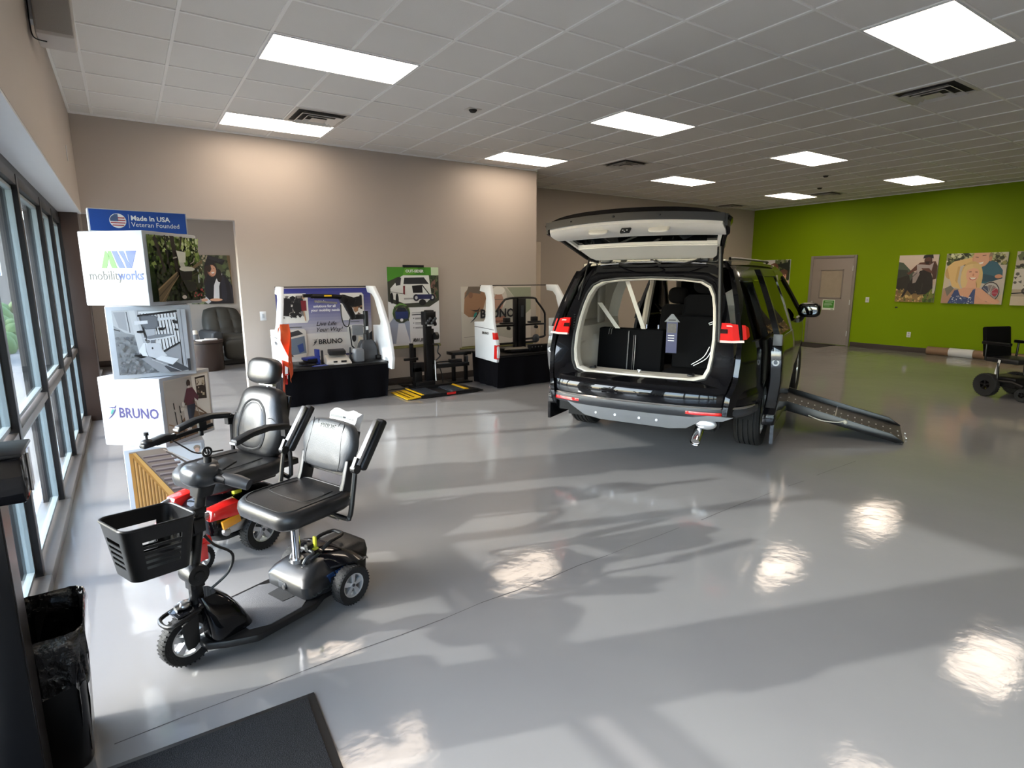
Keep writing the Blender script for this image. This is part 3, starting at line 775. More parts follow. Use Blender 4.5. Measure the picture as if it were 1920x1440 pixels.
text('Made In USA', .045, INKW, hs, fM @ Matrix.Translation((.24, .083, .001)), bold=.025, sx=.98)
text('Veteran Founded', .045, INKW, hs, fM @ Matrix.Translation((.24, .04, .001)), sx=.93)

# ============================================================ VEHICLE MOCK STANDS
def mock(name_lbl, x0, x1, y0, y1, lamp):
    t = thing('display_stand', ((x0 + x1) / 2, (y0 + y1) / 2, 0), 0, name_lbl, 'display stand')
    hx, hy = (x1 - x0) / 2, (y1 - y0) / 2
    # draped skirt: closed box with soft folds
    ring = []
    per = [(-hx, -hy), (hx, -hy), (hx, hy), (-hx, hy)]
    pts = []
    for i in range(4):
        a, c = Vector(per[i] + (0,)), Vector(per[(i + 1) % 4] + (0,)); n = 26
        nrm = Vector(((c - a).y, -(c - a).x, 0)).normalized()
        for k in range(n): pts.append((a + (c - a) * (k / n), nrm))
    rings = []
    for z, amp, inset in ((.008, .012, -.03), (.2, .008, -.012), (.4, .004, .0), (.475, .0, .0)):
        rings.append([p + nr * (amp * (math.sin(i * .9) + .6 * math.sin(i * .37)) + inset) + Vector((0, 0, z)) for i, (p, nr) in enumerate(pts)])
    B().loft(rings).obj('skirt', SKIRT, t)
    B().box((0, 0, .485), (2 * hx + .03, 2 * hy + .03, .035)).obj('table_top', BLACKM, t, bevel=.006)
    # quarter panels, leaning in at the top
    out = [(-.02, 1.53), (-.15, 1.32), (-.25, 1.0), (-.35, .68), (-.38, .55), (-.34, .40), (.28, .42), (.30, .97), (.02, .99), (-.02, 1.04), (.04, 1.36), (.10, 1.42), (.26, 1.44), (.26, 1.53)]
    fr, bk = [], []
    cen = hy - .30
    for sx in (-1, 1):
        def X(z): return sx * (hx + .03 - (.10 * max(0, (z - .95) / .58) ** 1.3))
        b = B(); n = len(out)
        b.add([(X(z), cen - .12 + y, z) for y, z in out] + [(X(z) - sx * .045, cen - .12 + y + .0, z) for y, z in out],
              [tuple(range(n)), tuple(range(n, 2 * n))[::-1]] + [(i, (i + 1) % n, n + (i + 1) % n, n + i) for i in range(n)])
        p = b.obj('quarter_panel', WHITEP, t, bevel=.006)
        yb = cen - .12
        B().add([(X(.88) + sx * .0008, yb - .28, .885), (X(.88) + sx * .0008, yb + .29, .905), (X(.88) + sx * .0008, yb + .29, .897), (X(.88) + sx * .0008, yb - .28, .877)], [(0, 1, 2, 3)]).obj('seam', INK, p, flat=True)
        if lamp and sx < 0:
            for z0, z1, mt in ((.74, .84, REDP), (.66, .74, WHITEP), (.45, .66, REDP)):
                ya, yc = yb + interp(z0, [(.4, -.34), (.55, -.38), (.68, -.35), (1.0, -.25)]), yb + interp(z1, [(.4, -.34), (.55, -.38), (.68, -.35), (1.0, -.25)])
                b = B(); b.add([(X(z0) + sx * q_, ya - .004, z0) if k == 0 else (X(z1) + sx * q_, yc - .004, z1) for q_ in (.006, -.05) for k in (0, 1)] + [(X(z0) + sx * q_, ya + .075, z0) if k == 0 else (X(z1) + sx * q_, yc + .06, z1) for q_ in (.006, -.05) for k in (0, 1)],
                                [(0, 1, 3, 2), (4, 5, 7, 6), (0, 4, 5, 1), (2, 6, 7, 3), (0, 2, 6, 4), (1, 5, 7, 3)])
                b.obj('lamp_segment', mt, p, bevel=.002)
        if sx < 0:
            text('BRUNO', .055, INK, p, plane_M((X(.82) - .0015, yb + .06, .80), (0, -1, 0), (0, 0, 1)), bold=.02)
    B().b2((-hx + .06, cen + .13, 1.515), (hx - .06, cen + .145, 1.53)).obj('top_rail', BLACKM, t)
    return t
D1 = mock('black-skirted stand with white vehicle quarter panels and a blue backdrop, left of the two', 1.555, 2.95, 7.5, 8.14, True)
D2 = mock('black-skirted stand with white vehicle quarter panels and red lamp strip, next to the van', 4.48, 5.92, 7.07, 7.83, True)

def sheet(name, lbl, cat, x0, x1, z0, z1, y, shapes, base, texts=(), rails=True, stand=False, group=None):
    t = thing(name, ((x0 + x1) / 2, y, 0 if stand else z0), 0, lbl, cat, group)
    zz = 0 if stand else -z0
    W_, H_ = x1 - x0, z1 - z0
    B().box((0, .006, (z0 + z1) / 2 + zz), (W_, .004, H_)).obj('sheet', WHITEC, t)
    M = plane_M((-W_ / 2, .0035, z0 + zz), (1, 0, 0), (0, 0, 1))
    art('print', t, M, W_, H_, shapes, base, off=.0005)
    for (s_, size, mt, u, v, kw) in texts:
        text(s_, size, mt, t, M @ Matrix.Translation((u * W_, v * H_, .014)), **kw)
    return t, M
# backdrop of the left stand
b1 = [('g', (214, 208, 202), (214, 208, 202), 0, 0, 1, 1), ('g', (190, 184, 184), (48, 52, 130), .0, .55, 1, 1.0),
      ('p', (222, 218, 212), [(.02, .69), (.05, .66), (.30, .66), (.32, .69), (.32, .93), (.3, .95), (.02, .95)]), ('n', [(34, 32, 34), (70, 66, 66), (120, 114, 110), (24, 24, 26)], 60, .03, .71, .27, .93, .03), ('p', (30, 28, 30), [(.03, .74), (.12, .73), (.16, .9), (.05, .9)]), ('e', (28, 28, 30), .21, .82, .05, .06), ('l', (40, 40, 42), .012, [(.12, .9), (.24, .86)]), ('p', (120, 36, 44), [(.245, .88), (.30, .88), (.30, .78), (.25, .78)]), ('e', (200, 160, 130), .275, .915, .014, .02), ('l', (190, 150, 120), .012, [(.27, .78), (.285, .68)]),
      ('p', (222, 218, 212), [(.66, .69), (.68, .67), (.9, .67), (.92, .69), (.92, .93), (.9, .95), (.66, .95)]), ('n', [(40, 36, 36), (90, 70, 60), (160, 120, 90)], 30, .76, .72, .9, .93, .025), ('p', (26, 26, 28), [(.78, .80), (.9, .82), (.9, .92), (.8, .9)]),
      ('p', (206, 198, 190), [(.01, .32), (.26, .32), (.28, .36), (.28, .58), (.26, .6), (.01, .6)]), ('p', (60, 58, 60), [(.02, .55), (.2, .59), (.25, .55), (.1, .52)]), ('p', (110, 120, 134), [(.08, .5), (.26, .53), (.27, .36), (.1, .34)]), ('p', (60, 80, 140), [(.18, .44), (.24, .46), (.25, .38), (.2, .36)]), ('p', (90, 70, 60), [(.02, .36), (.1, .38), (.14, .33), (.02, .32)]), ('e', (40, 36, 38), .08, .42, .03, .07),
      ('p', (214, 210, 204), [(.72, .33), (.96, .33), (.96, .62), (.72, .62)]), ('p', (180, 174, 168), [(.74, .58), (.8, .36), (.9, .36), (.95, .6)]), ('l', (24, 24, 26), .014, [(.745, .6), (.76, .4), (.8, .36)]), ('l', (24, 24, 26), .01, [(.8, .52), (.9, .6), (.96, .61)]), ('p', (212, 196, 170), [(.82, .37), (.88, .38), (.89, .48), (.84, .5)]), ('e', (34, 32, 34), .79, .48, .025, .04), ('p', (30, 30, 34), [(.94, .5), (1, .55), (1, .4), (.94, .42)]),
      ('p', (60, 70, 120), [(.72, .19), (1, .19), (1, .26), (.72, .26)]), ('l', (70, 70, 70), .006, [(.09, .62), (.24, .62)]), ('l', (70, 70, 70), .006, [(.76, .65), (.86, .65)]), ('l', (90, 90, 90), .006, [(.82, .3), (.92, .3)]), ('l', (120, 120, 120), .004, [(.50, .345), (.64, .345)]),
      ('l', (198, 192, 186), .003, [(.5, 0), (.5, .6)])]
sheet('backdrop_poster', 'blue and cream printed backdrop reading Live Life Your Way behind the left stand', 'poster', 1.67, 3.0, .10, 1.50, 8.255, b1, (214, 208, 202),
      [('Over', .055, INKW, .36, .90, dict(bold=.02)), ('vehicle', .055, INKW, .39, .855, dict(bold=.02)), ('solutions for all', .05, INKW, .37, .81, dict(bold=.02)), ('your mobility needs', .05, INKW, .345, .77, dict(bold=.02)),
       ('Live Life', .085, INK, .385, .625, dict(shear=.35, bold=.004)), ('Your Way!', .085, INK, .375, .565, dict(shear=.35, bold=.004)), ('BRUNO', .095, INK, .40, .44, dict(bold=.028, sx=1.05)), ('CUIT', .17, INKB, .30, .24, dict(bold=.02, space=1.5, sx=1.25))])
tt = bpy.data.objects[-1] if False else None
bk = [o for o in bpy.data.objects if o.name.startswith('backdrop_poster')][0]
swoosh(bk, plane_M((-.665 + .33 * 1.33, -.0108, .10 - .10 + .44 * 1.4 - .01), (1, 0, 0), (0, 0, 1)), 0, 0, .085, INK, INK, z=.002)
# standing banner in the middle
b2_ = [('g', (206, 204, 206), (228, 226, 224), 0, 0, 1, 1), ('p', (150, 156, 176), [(0, .05), (.0, .3), (.12, .4), (.4, .32), (.4, .04)]), ('p', (206, 206, 212), [(.12, .04), (.18, .3), (.3, .3), (.4, .04)]),
       ('p', (70, 134, 40), [(0, .82), (0, 1), (.98, 1), (.98, .88), (.6, .9), (.25, .86)]), ('p', (96, 160, 50), [(.3, .9), (.34, 1), (.6, 1), (.55, .92)]), ('p', (196, 214, 180), [(.85, 1), (1, 1), (1, .88), (.85, .9)]),
       ('p', (60, 62, 52), [(0, .82), (.2, .88), (1, .9), (1, .58), (.8, .5), (.3, .5), (0, .58)]), ('n', [(50, 66, 40), (34, 40, 30), (90, 100, 70), (120, 90, 80)], 60, .72, .6, .98, .9, .05), ('p', (214, 214, 210), [(.05, .74), (.25, .88), (.3, .9), (.8, .9), (.85, .62), (.75, .56), (.3, .55), (.05, .62)]),
       ('p', (40, 42, 46), [(.32, .87), (.7, .875), (.8, .79), (.3, .79)]), ('p', (50, 50, 54), [(.14, .83), (.2, .87), (.26, .87), (.24, .78), (.16, .77)]), ('p', (110, 30, 34), [(.29, .77), (.33, .77), (.32, .66), (.29, .67)]), ('p', (150, 148, 146), [(.3, .62), (.6, .62), (.6, .6), (.3, .6)]), ('l', (90, 90, 90), .006, [(.05, .70), (.29, .67)]),
       ('e', (24, 24, 26), .07, .62, .03, .07), ('e', (24, 24, 26), .17, .6, .03, .08), ('p', (22, 22, 26), [(.46, .77), (.66, .78), (.67, .68), (.48, .68)]), ('l', (22, 22, 24), .016, [(.66, .78), (.8, .66)]), ('e', (24, 26, 40), .54, .62, .06, .045), ('e', (200, 200, 204), .54, .62, .028, .022), ('e', (24, 26, 40), .86, .62, .06, .045), ('e', (200, 200, 204), .86, .62, .028, .022), ('p', (36, 40, 80), [(.55, .66), (.86, .66), (.84, .6), (.58, .6)]), ('e', (20, 20, 22), .66, .56, .07, .04),
       ('e', (90, 130, 60), .24, .43, .17, .125), ('e', (60, 66, 54), .24, .42, .16, .115), ('n', [(120, 110, 90), (70, 90, 60), (50, 56, 40)], 24, .1, .33, .38, .52, .03), ('p', (34, 48, 96), [(.12, .45), (.16, .48), (.32, .48), (.37, .44), (.36, .36), (.13, .36)]), ('p', (30, 34, 44), [(.17, .5), (.31, .5), (.34, .45), (.14, .45)]), ('e', (210, 210, 214), .24, .345, .03, .02)]
for k in range(3):
    b2_ += [('e', (40, 40, 40), .47, .36 - k * .06, .008, .008), ('l', (80, 80, 84), .008, [(.5, .36 - k * .06), (.72, .362 - k * .06)]), ('l', (130, 130, 132), .005, [(.5, .345 - k * .06), (.76, .347 - k * .06)])]
b2_ += [('l', (70, 70, 74), .012, [(.44, .405), (.7, .41)]), ('l', (120, 120, 122), .006, [(.44, .43), (.92, .435)]), ('p', (120, 120, 70), [(0, .0), (1, .0), (1, .025), (0, .02)])]
bn, bM = sheet('banner_stand', 'tall banner headed OUT-SIDER showing a white vehicle, between the two stands', 'banner', 3.22, 4.06, .60, 1.80, 8.12, b2_, (218, 216, 214), [('OUT-SIDER', .058, INKW, .345, .935, dict(bold=.03)), ('®', .03, INKW, .66, .95, dict()), ('BRUNO', .07, INK, .47, .06, dict(bold=.03))], stand=True)
swoosh(bn, bM, .395 * .84 + .02, .055 * 1.2, .065, INK, INK, z=.015)
B().box((0, -.004, 1.815), (.34, .03, .035)).obj('top_clamp', BLACKP, bn, bevel=.005)
B().box((0, .0, .595), (.86, .02, .03)).obj('bottom_rail', mat('olive_rail', rgb(120, 116, 72), .5, noise=.08), bn, bevel=.004)
B().box((-.01, .03, .9), (.035, .03, 1.79)).box((-.01, .01, .012), (.5, .22, .02)).obj('pole', BLACKM, bn, bevel=.003)
# backdrop of the right stand
b3 = [('g', (200, 192, 182), (196, 188, 176), 0, 0, 1, 1), ('p', (148, 112, 86), [(.03, .5), (.05, .9), (.12, 1), (.30, 1), (.34, .8), (.3, .62), (.16, .5)]), ('p', (104, 92, 82), [(.04, .8), (.1, 1), (.3, 1), (.26, .88), (.12, .9)]), ('e', (126, 92, 72), .13, .86, .03, .05), ('p', (188, 180, 168), [(0, .0), (0, .6), (.14, .46), (.3, .38), (.4, .2), (.4, 0)]),
      ('p', (170, 166, 154), [(.36, .98), (.62, .98), (.84, .7), (.9, .3), (.7, .1), (.4, .2)]), ('e', (196, 188, 178), .52, .82, .12, .2), ('e', (168, 130, 112), .52, .74, .07, .16), ('e', (222, 218, 210), .52, .93, .09, .07), ('l', (110, 96, 86), .008, [(.46, .78), (.6, .78)]), ('e', (150, 90, 84), .53, .65, .025, .02), ('p', (170, 120, 100), [(.44, .36), (.6, .4), (.62, .5), (.46, .48)]), ('p', (144, 148, 128), [(.64, .98), (1, .98), (1, .6), (.9, .5), (.8, .74)]), ('e', (60, 60, 60), .88, .2, .04, .05),
      ('l', (120, 116, 110), .006, [(.03, .17), (.22, .175)]), ('p', (110, 104, 60), [(0, 0), (1, 0), (1, .02), (0, .02)])]
rp, rM = sheet('backdrop_poster', 'cream printed backdrop with two smiling faces and large BRUNO lettering behind the right stand', 'poster', 4.53, 5.93, .50, 1.50, 8.262, b3, (200, 192, 182), [('BRUNO', .20, INK, .25, .48, dict(bold=.035, sx=1.0)), ('Independent Living', .05, INK, .44, .40, dict(sx=.9))])
swoosh(rp, rM, .15, .44, .20, INK, TEAL, z=.016)
B().box((0, .0, -.012), (1.48, .03, .03)).obj('bottom_rail', MATS['olive_rail'], rp, bevel=.004)

# wheelchair crane on the left stand
hz = .5035
t = thing('hoist', (2.78, 7.88, hz), 0, 'black crane hoist with folded arm standing on the left black-skirted stand', 'hoist')
q = B(); q.loft([[Vector((x * k, y * k, z)) for x, y in rrect(.26, .2, .04)] for z, k in ((0, 1.05), (.03, 1.05), (.12, 1.0), (.22, .85), (.27, .6))])
q.obj('motor_housing', DGREYP, t)
B().box((.0, -.02, .012), (.62, .16, .024)).box((.22, -.08, .03), (.28, .1, .05), (0, 0, .1)).obj('mounting_base', BLACKM, t, bevel=.004)
B().lathe([(0, .24), (.045, .24), (.045, .36), (.035, .37), (.035, .68), (0, .68)], n=20).obj('post', BLACKM, t)
B().box((-.10, 0, .60), (.24, .055, .07)).obj('lower_link', BLACKM, t, bevel=.006)
B().loft([[Vector(p) for p in ((-.20, -.03, .56), (-.14, -.03, .60), (-.24, -.03, .84), (-.32, -.03, .80))], [Vector(p) for p in ((-.20, .03, .56), (-.14, .03, .60), (-.24, .03, .84), (-.32, .03, .80))]]).obj('raising_link', BLACKM, t, bevel=.006)
B().box((-.24, 0, .83), (.18, .09, .12), (0, .3, 0)).cyl((-.3, -.06, .84), (-.3, .06, .84), .05).obj('elbow_joint', BLACKM, t, bevel=.006)
B().tube([(-.26, 0, .87), (-.45, 0, .89), (-.74, 0, .90)], .03, n=4).box((-.78, 0, .905), (.12, .05, .045)).obj('boom_arm', BLACKM, t)
B().cyl((-.70, -.02, .83), (-.40, -.02, .80), .014).obj('actuator_rod', STEEL, t)
B().box((-.52, -.034, .90), (.1, .003, .02)).obj('warning_label', YELLOW, t)
B().tube([(-.36, -.05, .78), (-.36, -.06, .62), (-.33, -.06, .50), (-.27, -.05, .48), (-.24, -.04, .58)], .008, smooth=5).obj('cable', BLACKP, t)
B().box((-.14, -.05, .42), (.16, .02, .14), (0, 0, .1)).obj('control_plate', GREYP, t, bevel=.006)
B().box((0, -.037, .44), (.035, .006, .05)).obj('white_label', WHITEP, t)

def small(name, lbl, cat, loc, rz, parts, group=None):
    t = thing(name, loc, rz, lbl, cat, group)
    for nm, bld, mt, kw in parts: bld.obj(nm, mt, t, **kw)
    return t
BLU = mat('blue_plastic', rgb(40, 60, 150), .4, noise=.05)
small('carrier_model', 'small blue and black lift model at the left end of the left stand top', 'model', (1.94, 7.72, hz), .2, [
    ('body', B().box((0, 0, .07), (.15, .14, .05)).box((-.04, 0, .03), (.2, .1, .03)), BLACKP, dict(bevel=.006)), ('hood', B().prism([(-.09, .10), (.07, .11), (.11, .06), (.11, .02), (.08, .02), (.06, .08), (-.09, .07)], -.07, .07, 'y'), BLU, dict(bevel=.003)), ('bracket', B().box((.1, 0, .1), (.03, .1, .2)), BLU, dict(bevel=.004))])
small('seat_model', 'light grey and black folded chair lift model on the left stand top', 'model', (2.29, 7.68, hz), -.1, [
    ('base', B().loft([[Vector(p) for p in ((-.17, -.12, .0), (.17, -.12, .0), (.17, .1, .0), (-.17, .1, .0))], [Vector(p) for p in ((-.15, -.1, .05), (.15, -.1, .05), (.13, .1, .11), (-.15, .1, .11))]]), mat('beige_plastic', rgb(196, 188, 176), .5, noise=.04), dict(bevel=.008)), ('seat', B().box((0, .03, .15), (.22, .14, .06), (.15, 0, 0)), BLACKP, dict(bevel=.012)), ('panel_slot', B().box((-.05, -.108, .035), (.05, .02, .02)).box((.06, -.108, .035), (.07, .02, .025)), BLACKM, dict()), ('post', B().box((.185, .05, .1), (.025, .03, .2)), DGREYP, dict(bevel=.003)), ('post', B().box((-.19, .05, .09), (.03, .03, .18)), DGREYP, dict(bevel=.003))])
small('power_unit', 'rounded dark grey power unit box beside the crane on the left stand', 'device', (2.57, 7.655, hz), 0, [
    ('case', B().loft([[Vector((x * k, y * k, z)) for x, y in rrect(.15, .12, .04)] for z, k in ((0, .96), (.02, 1), (.14, 1), (.17, .93), (.185, .7))]), GREYP, dict()), ('foot_plate', B().box((0, 0, .004), (.16, .13, .008)), BLACKM, dict())])
small('brochure', 'blue edged brochure lying flat at the front of the left stand', 'brochure', (2.02, 7.56, hz), .15, [('sheet', B().box((0, 0, .003), (.2, .07, .005)), BLU, dict()), ('cover', B().box((0, .0, .0062), (.16, .05, .001)), mat('pale_blue_ink', rgb(120, 130, 190), .5), dict())])
small('loose_card', 'small cream card lying flat in front of the grey chair lift model', 'card', (2.28, 7.545, hz), -.1, [('sheet', B().box((0, 0, .002), (.16, .05, .003)), WHITEC, dict())])

# lift frame on the right stand
t = thing('carrier_lift', (5.15, 7.45, hz), 0, 'black tubular carrier lift frame with centre post on the right stand', 'lift')
B().box((-.11, 0, .42), (.05, .06, .78)).box((.0, 0, .42), (.14, .09, .80)).obj('centre_post', BLACKM, t, bevel=.006)
B().box((0, -.047, .62), (.05, .004, .18)).obj('post_label', DGREYP, t)
B().tube([(-.46, 0, .62), (-.34, 0, .76), (-.22, 0, .82), (.24, 0, .82), (.32, 0, .76), (.46, 0, .60), (.48, 0, .5), (.48, 0, .26), (.44, 0, .19), (.05, 0, .17)], .017, smooth=4).obj('hoop_frame', BLACKM, t)
B().box((0, 0, .40), (.96, .03, .03)).box((-.1, 0, .12), (.8, .05, .03)).obj('cross_bar', BLACKM, t, bevel=.003)
for x in (-.28, .25): B().box((x, -.02, .44), (.22, .08, .03)).box((x, -.02, .49), (.1, .07, .07)).cyl((x + .03, -.06, .36), (x + .03, .0, .36), .025).obj('clamp', BLACKP, t, bevel=.006)
B().ell((.30, -.0, .17), (.07, .03, .07)).obj('pulley', DGREYP, t)
B().box((.0, -.05, .03), (.7, .42, .04)).box((.5, -.22, .05), (.56, .1, .10)).box((.1, -.25, .06), (.24, .08, .10)).obj('base_platform', BLACKM, t, bevel=.006)
B().loft([[Vector((x, y, .052)) for x, y in ((-.45, -.22), (-.05, -.26), (.02, -.2), (.02, -.05), (-.3, -.02))], [Vector((x, y, .06)) for x, y in ((-.45, -.22), (-.05, -.26), (.02, -.2), (.02, -.05), (-.3, -.02))]]).obj('tread_plate', mat('worn_grey_plate', rgb(128, 122, 112), .5, noise=.1), t)
q = B()
for k in range(4): q.cyl((.02 + k * .06, -.292, .075), (.02 + k * .06, -.289, .075), .012, n=10)
q.obj('bolt', STEEL, t)
text('BRUNO', .05, INKW, t, plane_M((.36, -.2715, .045), (1, 0, 0), (0, 0, 1)), bold=.02)
t = thing('battery_case', (4.60, 7.72, hz), 0, 'grey case behind the white panel of the right stand', 'case')
B().loft([[Vector((x * k, y * k, z)) for x, y in rrect(.14, .14, .03)] for z, k in ((0, 1), (.12, 1), (.16, .85))]).obj('shell', GREYP, t)

# low black bench between stands
t = thing('low_bench', (4.28, 7.95, 0), 0, 'black metal bench frame standing between the lift post and the right stand', 'bench')
B().box((.02, 0, .47), (.34, .2, .05)).obj('top', BLACKM, t, bevel=.004)
for x in (-.08,): B().box((x, 0, .22), (.05, .05, .44)).obj('leg', BLACKM, t, bevel=.003)
B().box((.14, 0, .22), (.05, .05, .44)).obj('leg', BLACKM, t, bevel=.003)
B().box((-.02, 0, .015), (.4, .3, .03)).obj('base_plate', BLACKM, t, bevel=.004)

# hitch lift with yellow-edged platform
t = thing('platform_lift', (3.62, 7.6, 0), 0, 'black hitch platform lift with tall mast and yellow ramp edges, in front of the banner', 'lift')
B().box((0, .05, .55), (.10, .10, 1.0)).box((.085, .08, .5), (.05, .05, .8)).obj('mast', BLACKM, t, bevel=.005)
B().box((0, .0, 1.06), (.17, .16, .20)).box((0, -.02, 1.16), (.12, .1, .04)).cyl((-.09, -.05, .98), (.1, -.05, .98), .03).obj('mast_head', BLACKM, t, bevel=.012)
q = B()
for k in range(6): q.ell((-.07 + .028 * k, -.085, 1.0 + .03 * (k % 3)), (.022, .02, .022))
q.obj('head_bolt', DGREYP, t)
text('BRUNO', .03, INKW, t, plane_M((-.06, -.082, .955), (1, 0, 0), (0, 0, 1)), bold=.02)
B().cyl((.08, -.02, .80), (.13, -.02, .80), .055).obj('knob', BLACKP, t)
B().tube([(.06, 0, .68), (.14, -.02, .66), (.12, -.03, .56), (.16, -.03, .5), (.08, 0, .42)], .01, smooth=6).tube([(.07, 0, .40), (.14, 0, .36), (.2, 0, .2), (.22, .02, .02)], .008, smooth=6).obj('cable', BLACKP, t)
B().cyl((.075, -.05, .14), (.075, -.03, .44), .012).obj('actuator_rod', STEEL, t)
B().box((-.24, .1, .45), (.05, .05, .5)).box((-.26, .08, .47), (.22, .04, .04)).box((-.16, .05, .35), (.16, .08, .14)).box((-.18, .06, .2), (.12, .1, .3)).obj('tie_down_frame', BLACKM, t, bevel=.006)
B().box((.36, .03, .34), (.62, .07, .06)).box((.30, .03, .40), (.4, .03, .02)).box((.63, .03, .40), (.05, .06, .12)).box((.44, .03, .40), (.2, .08, .05)).obj('fold_arm', BLACKM, t, bevel=.006)
B().box((.28, .02, .375), (.26, .02, .008)).obj('arm_scale', GREYP, t)
B().box((.02, .04, .05), (.6, .26, .07)).box((-.1, .0, .1), (.3, .14, .08)).obj('base_frame', BLACKM, t, bevel=.006)
B().box((.05, -.28, .025), (.74, .52, .03)).box((.05, -.54, .03), (.9, .03, .045)).obj('platform_frame', BLACKM, t, bevel=.004)
for x in (-.22, .2):
    q = B(); q.box((x, -.28, .048), (.22, .5, .018))
    for k in range(9): q.box((x - .09 + k * .022, -.28, .06), (.006, .46, .006))
    q.obj('wheel_track', DGREYP, t)
q = B(); q.box((-.5, -.24, .022), (.2, .60, .012), (0, -.08, 0)); yt = q.obj('yellow_ramp_flap', YELLOW, t)
q = B()
for k in range(9):
    for xx in (-.55, -.49): q.box((xx, -.48 + k * .06, .034 + (xx + .5) * .09), (.02, .03, .003), (0, -.08, 0))
q.obj('drain_slot', BLACKM, t)
B().box((-.375, -.26, .055), (.03, .58, .01)).box((.34, -.24, .058), (.07, .50, .008), (0, .08, 0)).obj('yellow_edge', YELLOW, t)
B().box((.06, -.557, .035), (.14, .006, .03)).obj('red_reflector', REDP, t)
B().loft([[Vector(p) for p in ((.44, -.54, .02), (.62, -.50, .008), (.56, -.02, .008), (.40, 0, .02))], [Vector(p) for p in ((.44, -.54, .032), (.62, -.50, .014), (.56, -.02, .014), (.40, 0, .032))]]).obj('ramp_flap', BLACKM, t)
q = B()
for k in range(3): q.tube([(-.75, .25 - .05 * k, .008), (-.6, .2, .015), (-.5, .28, .01), (-.3, .18 + .03 * k, .02)], .006, smooth=6)
q.obj('floor_cable', BLACKP, t)
# ============================================================ MOBILITY SCOOTER  (local: +x forward, +y its left side)
def wheel(parent, name, c, R, wd, rim, spokes, hubmat=ALLOY, tread=18, yaw=0):
    """wheel with its axle along local y"""
    Mw = Matrix.Translation(c) @ Matrix.Rotation(yaw, 4, 'Z')
    t = B(Mw)
    h = wd / 2
    t.lathe([(rim, -h * .8), (R * .93, -h), (R * .985, -h * .7), (R, -h * .3), (R, h * .3), (R * .985, h * .7), (R * .93, h), (rim, h * .8)], axis='y', n=36, closed=True)
    ty = t.obj(name, RUBBER, parent)
    t = B(Mw)
    for k in range(tread * 4):
        a = 2 * PI * k / (tread * 4); s = 1 if k % 2 else -1
        p = Vector((math.cos(a), 0, math.sin(a)))
        t.box(p * (R * .992) + Vector((0, s * h * .48, 0)), (R * .05, h * .8, R * .03), (0, -a + PI / 2, 0))
    t.obj('tread', RUBBER, ty)
    t = B(Mw)
    t.lathe([(rim, -h * .75), (rim * .9, -h * .7), (rim * .86, -h * .2), (rim * .86, h * .2), (rim * .9, h * .7), (rim, h * .75)], axis='y', n=36, closed=True)
    t.cyl((0, -h * .7, 0), (0, h * .7, 0), rim * .25, n=16)
    for k in range(spokes):
        a = 2 * PI * k / spokes + .4
        p = Vector((math.cos(a), 0, math.sin(a))); q = Vector((-math.sin(a), 0, math.cos(a)))
        w0, w1 = rim * .13, rim * .2
        for sy in (1,):
            A = [p * rim * .2 - q * w0, p * rim * .2 + q * w0, p * rim * .92 + q * w1, p * rim * .92 - q * w1]
            t.loft([[v + Vector((0, h * .1, 0)) for v in A], [v + Vector((0, h * .62, 0)) for v in A]])
            t.loft([[v + Vector((0, -h * .1, 0)) for v in A], [v + Vector((0, -h * .62, 0)) for v in A]])
    t.obj('rim', hubmat, ty)
    t = B(Mw); t.cyl((0, -h * .78, 0), (0, h * .78, 0), rim * .13, n=12); t.obj('hub_cap', DGREYP, ty)
    return ty

SC = thing('mobility_scooter', (.715, 2.865, 0), math.radians(202), 'black three-wheeled mobility scooter with front basket and empty padded seat', 'mobility scooter')
# deck
dk = [(.66, -.07), (.66, .07), (.60, .13), (.50, .20), (.20, .20), (.12, .16), (-.06, .15), (-.06, -.15), (.12, -.16), (.20, -.20), (.50, -.20), (.60, -.13)]
B().prism(dk, .055, .09).obj('deck', BLACKP, SC, bevel=.008)
B().prism([(.50, -.13), (.50, .13), (.42, .175), (.26, .175), (.18, .12), (.18, -.12), (.26, -.175), (.42, -.175)], .089, .0935).obj('grip_mat', mat('grey_grip_mat', rgb(96, 96, 99), .8, noise=.15, bump=.4, bscale=400), SC, bevel=.001)
B().prism([(.285, -.06), (.285, .06), (.19, .07), (.19, -.07)], .0935, .096).obj('battery_tongue', mat('dark_carpet_insert', rgb(40, 40, 42), .9, bump=.6, bscale=500), SC)
# front shroud around the column
prof = [(.07, .635, .44, .11), (.14, .64, .47, .105), (.20, .645, .50, .092), (.25, .652, .535, .075), (.285, .655, .575, .05)]
B().loft([[Vector((cx_ + x, y, z)) for x, y in rrect(abs(f - r_), 2 * w_, min(abs(f - r_), w_) * .45)] for z, f, r_, w_ in prof for cx_ in ((f + r_) / 2,)]).obj('front_shroud', BLACKG, SC)
B().loft([[Vector(p) for p in ((.745, -.045, .232), (.745, .045, .232), (.63, .06, .245), (.63, -.06, .245))], [Vector(p) for p in ((.75, -.045, .243), (.75, .045, .243), (.63, .06, .262), (.63, -.06, .262))]]).obj('fender_plate', BLACKG, SC, bevel=.005)
B().tube([(.66, -.055, .245), (.76, -.055, .225), (.785, -.03, .218), (.785, .03, .218), (.76, .055, .225), (.66, .055, .245)], .009, smooth=4).obj('front_bumper', BLACKM, SC)
B().ell((.70, 0, .268), (.028, .03, .018)).cyl((.70, 0, .27), (.735, 0, .263), .016).obj('headlight', STEEL, SC)
wheel(SC, 'front_wheel', (.70, 0, .112), .112, .055, .072, 5)
B().prism([(.67, .10), (.69, .08), (.72, .08), (.73, .12), (.735, .20), (.665, .225)], .034, .046, 'y').prism([(.67, .10), (.69, .08), (.72, .08), (.73, .12), (.735, .20), (.665, .225)], -.046, -.034, 'y').box((.70, 0, .225), (.06, .10, .02)).obj('fork', BLACKP, SC, bevel=.003)
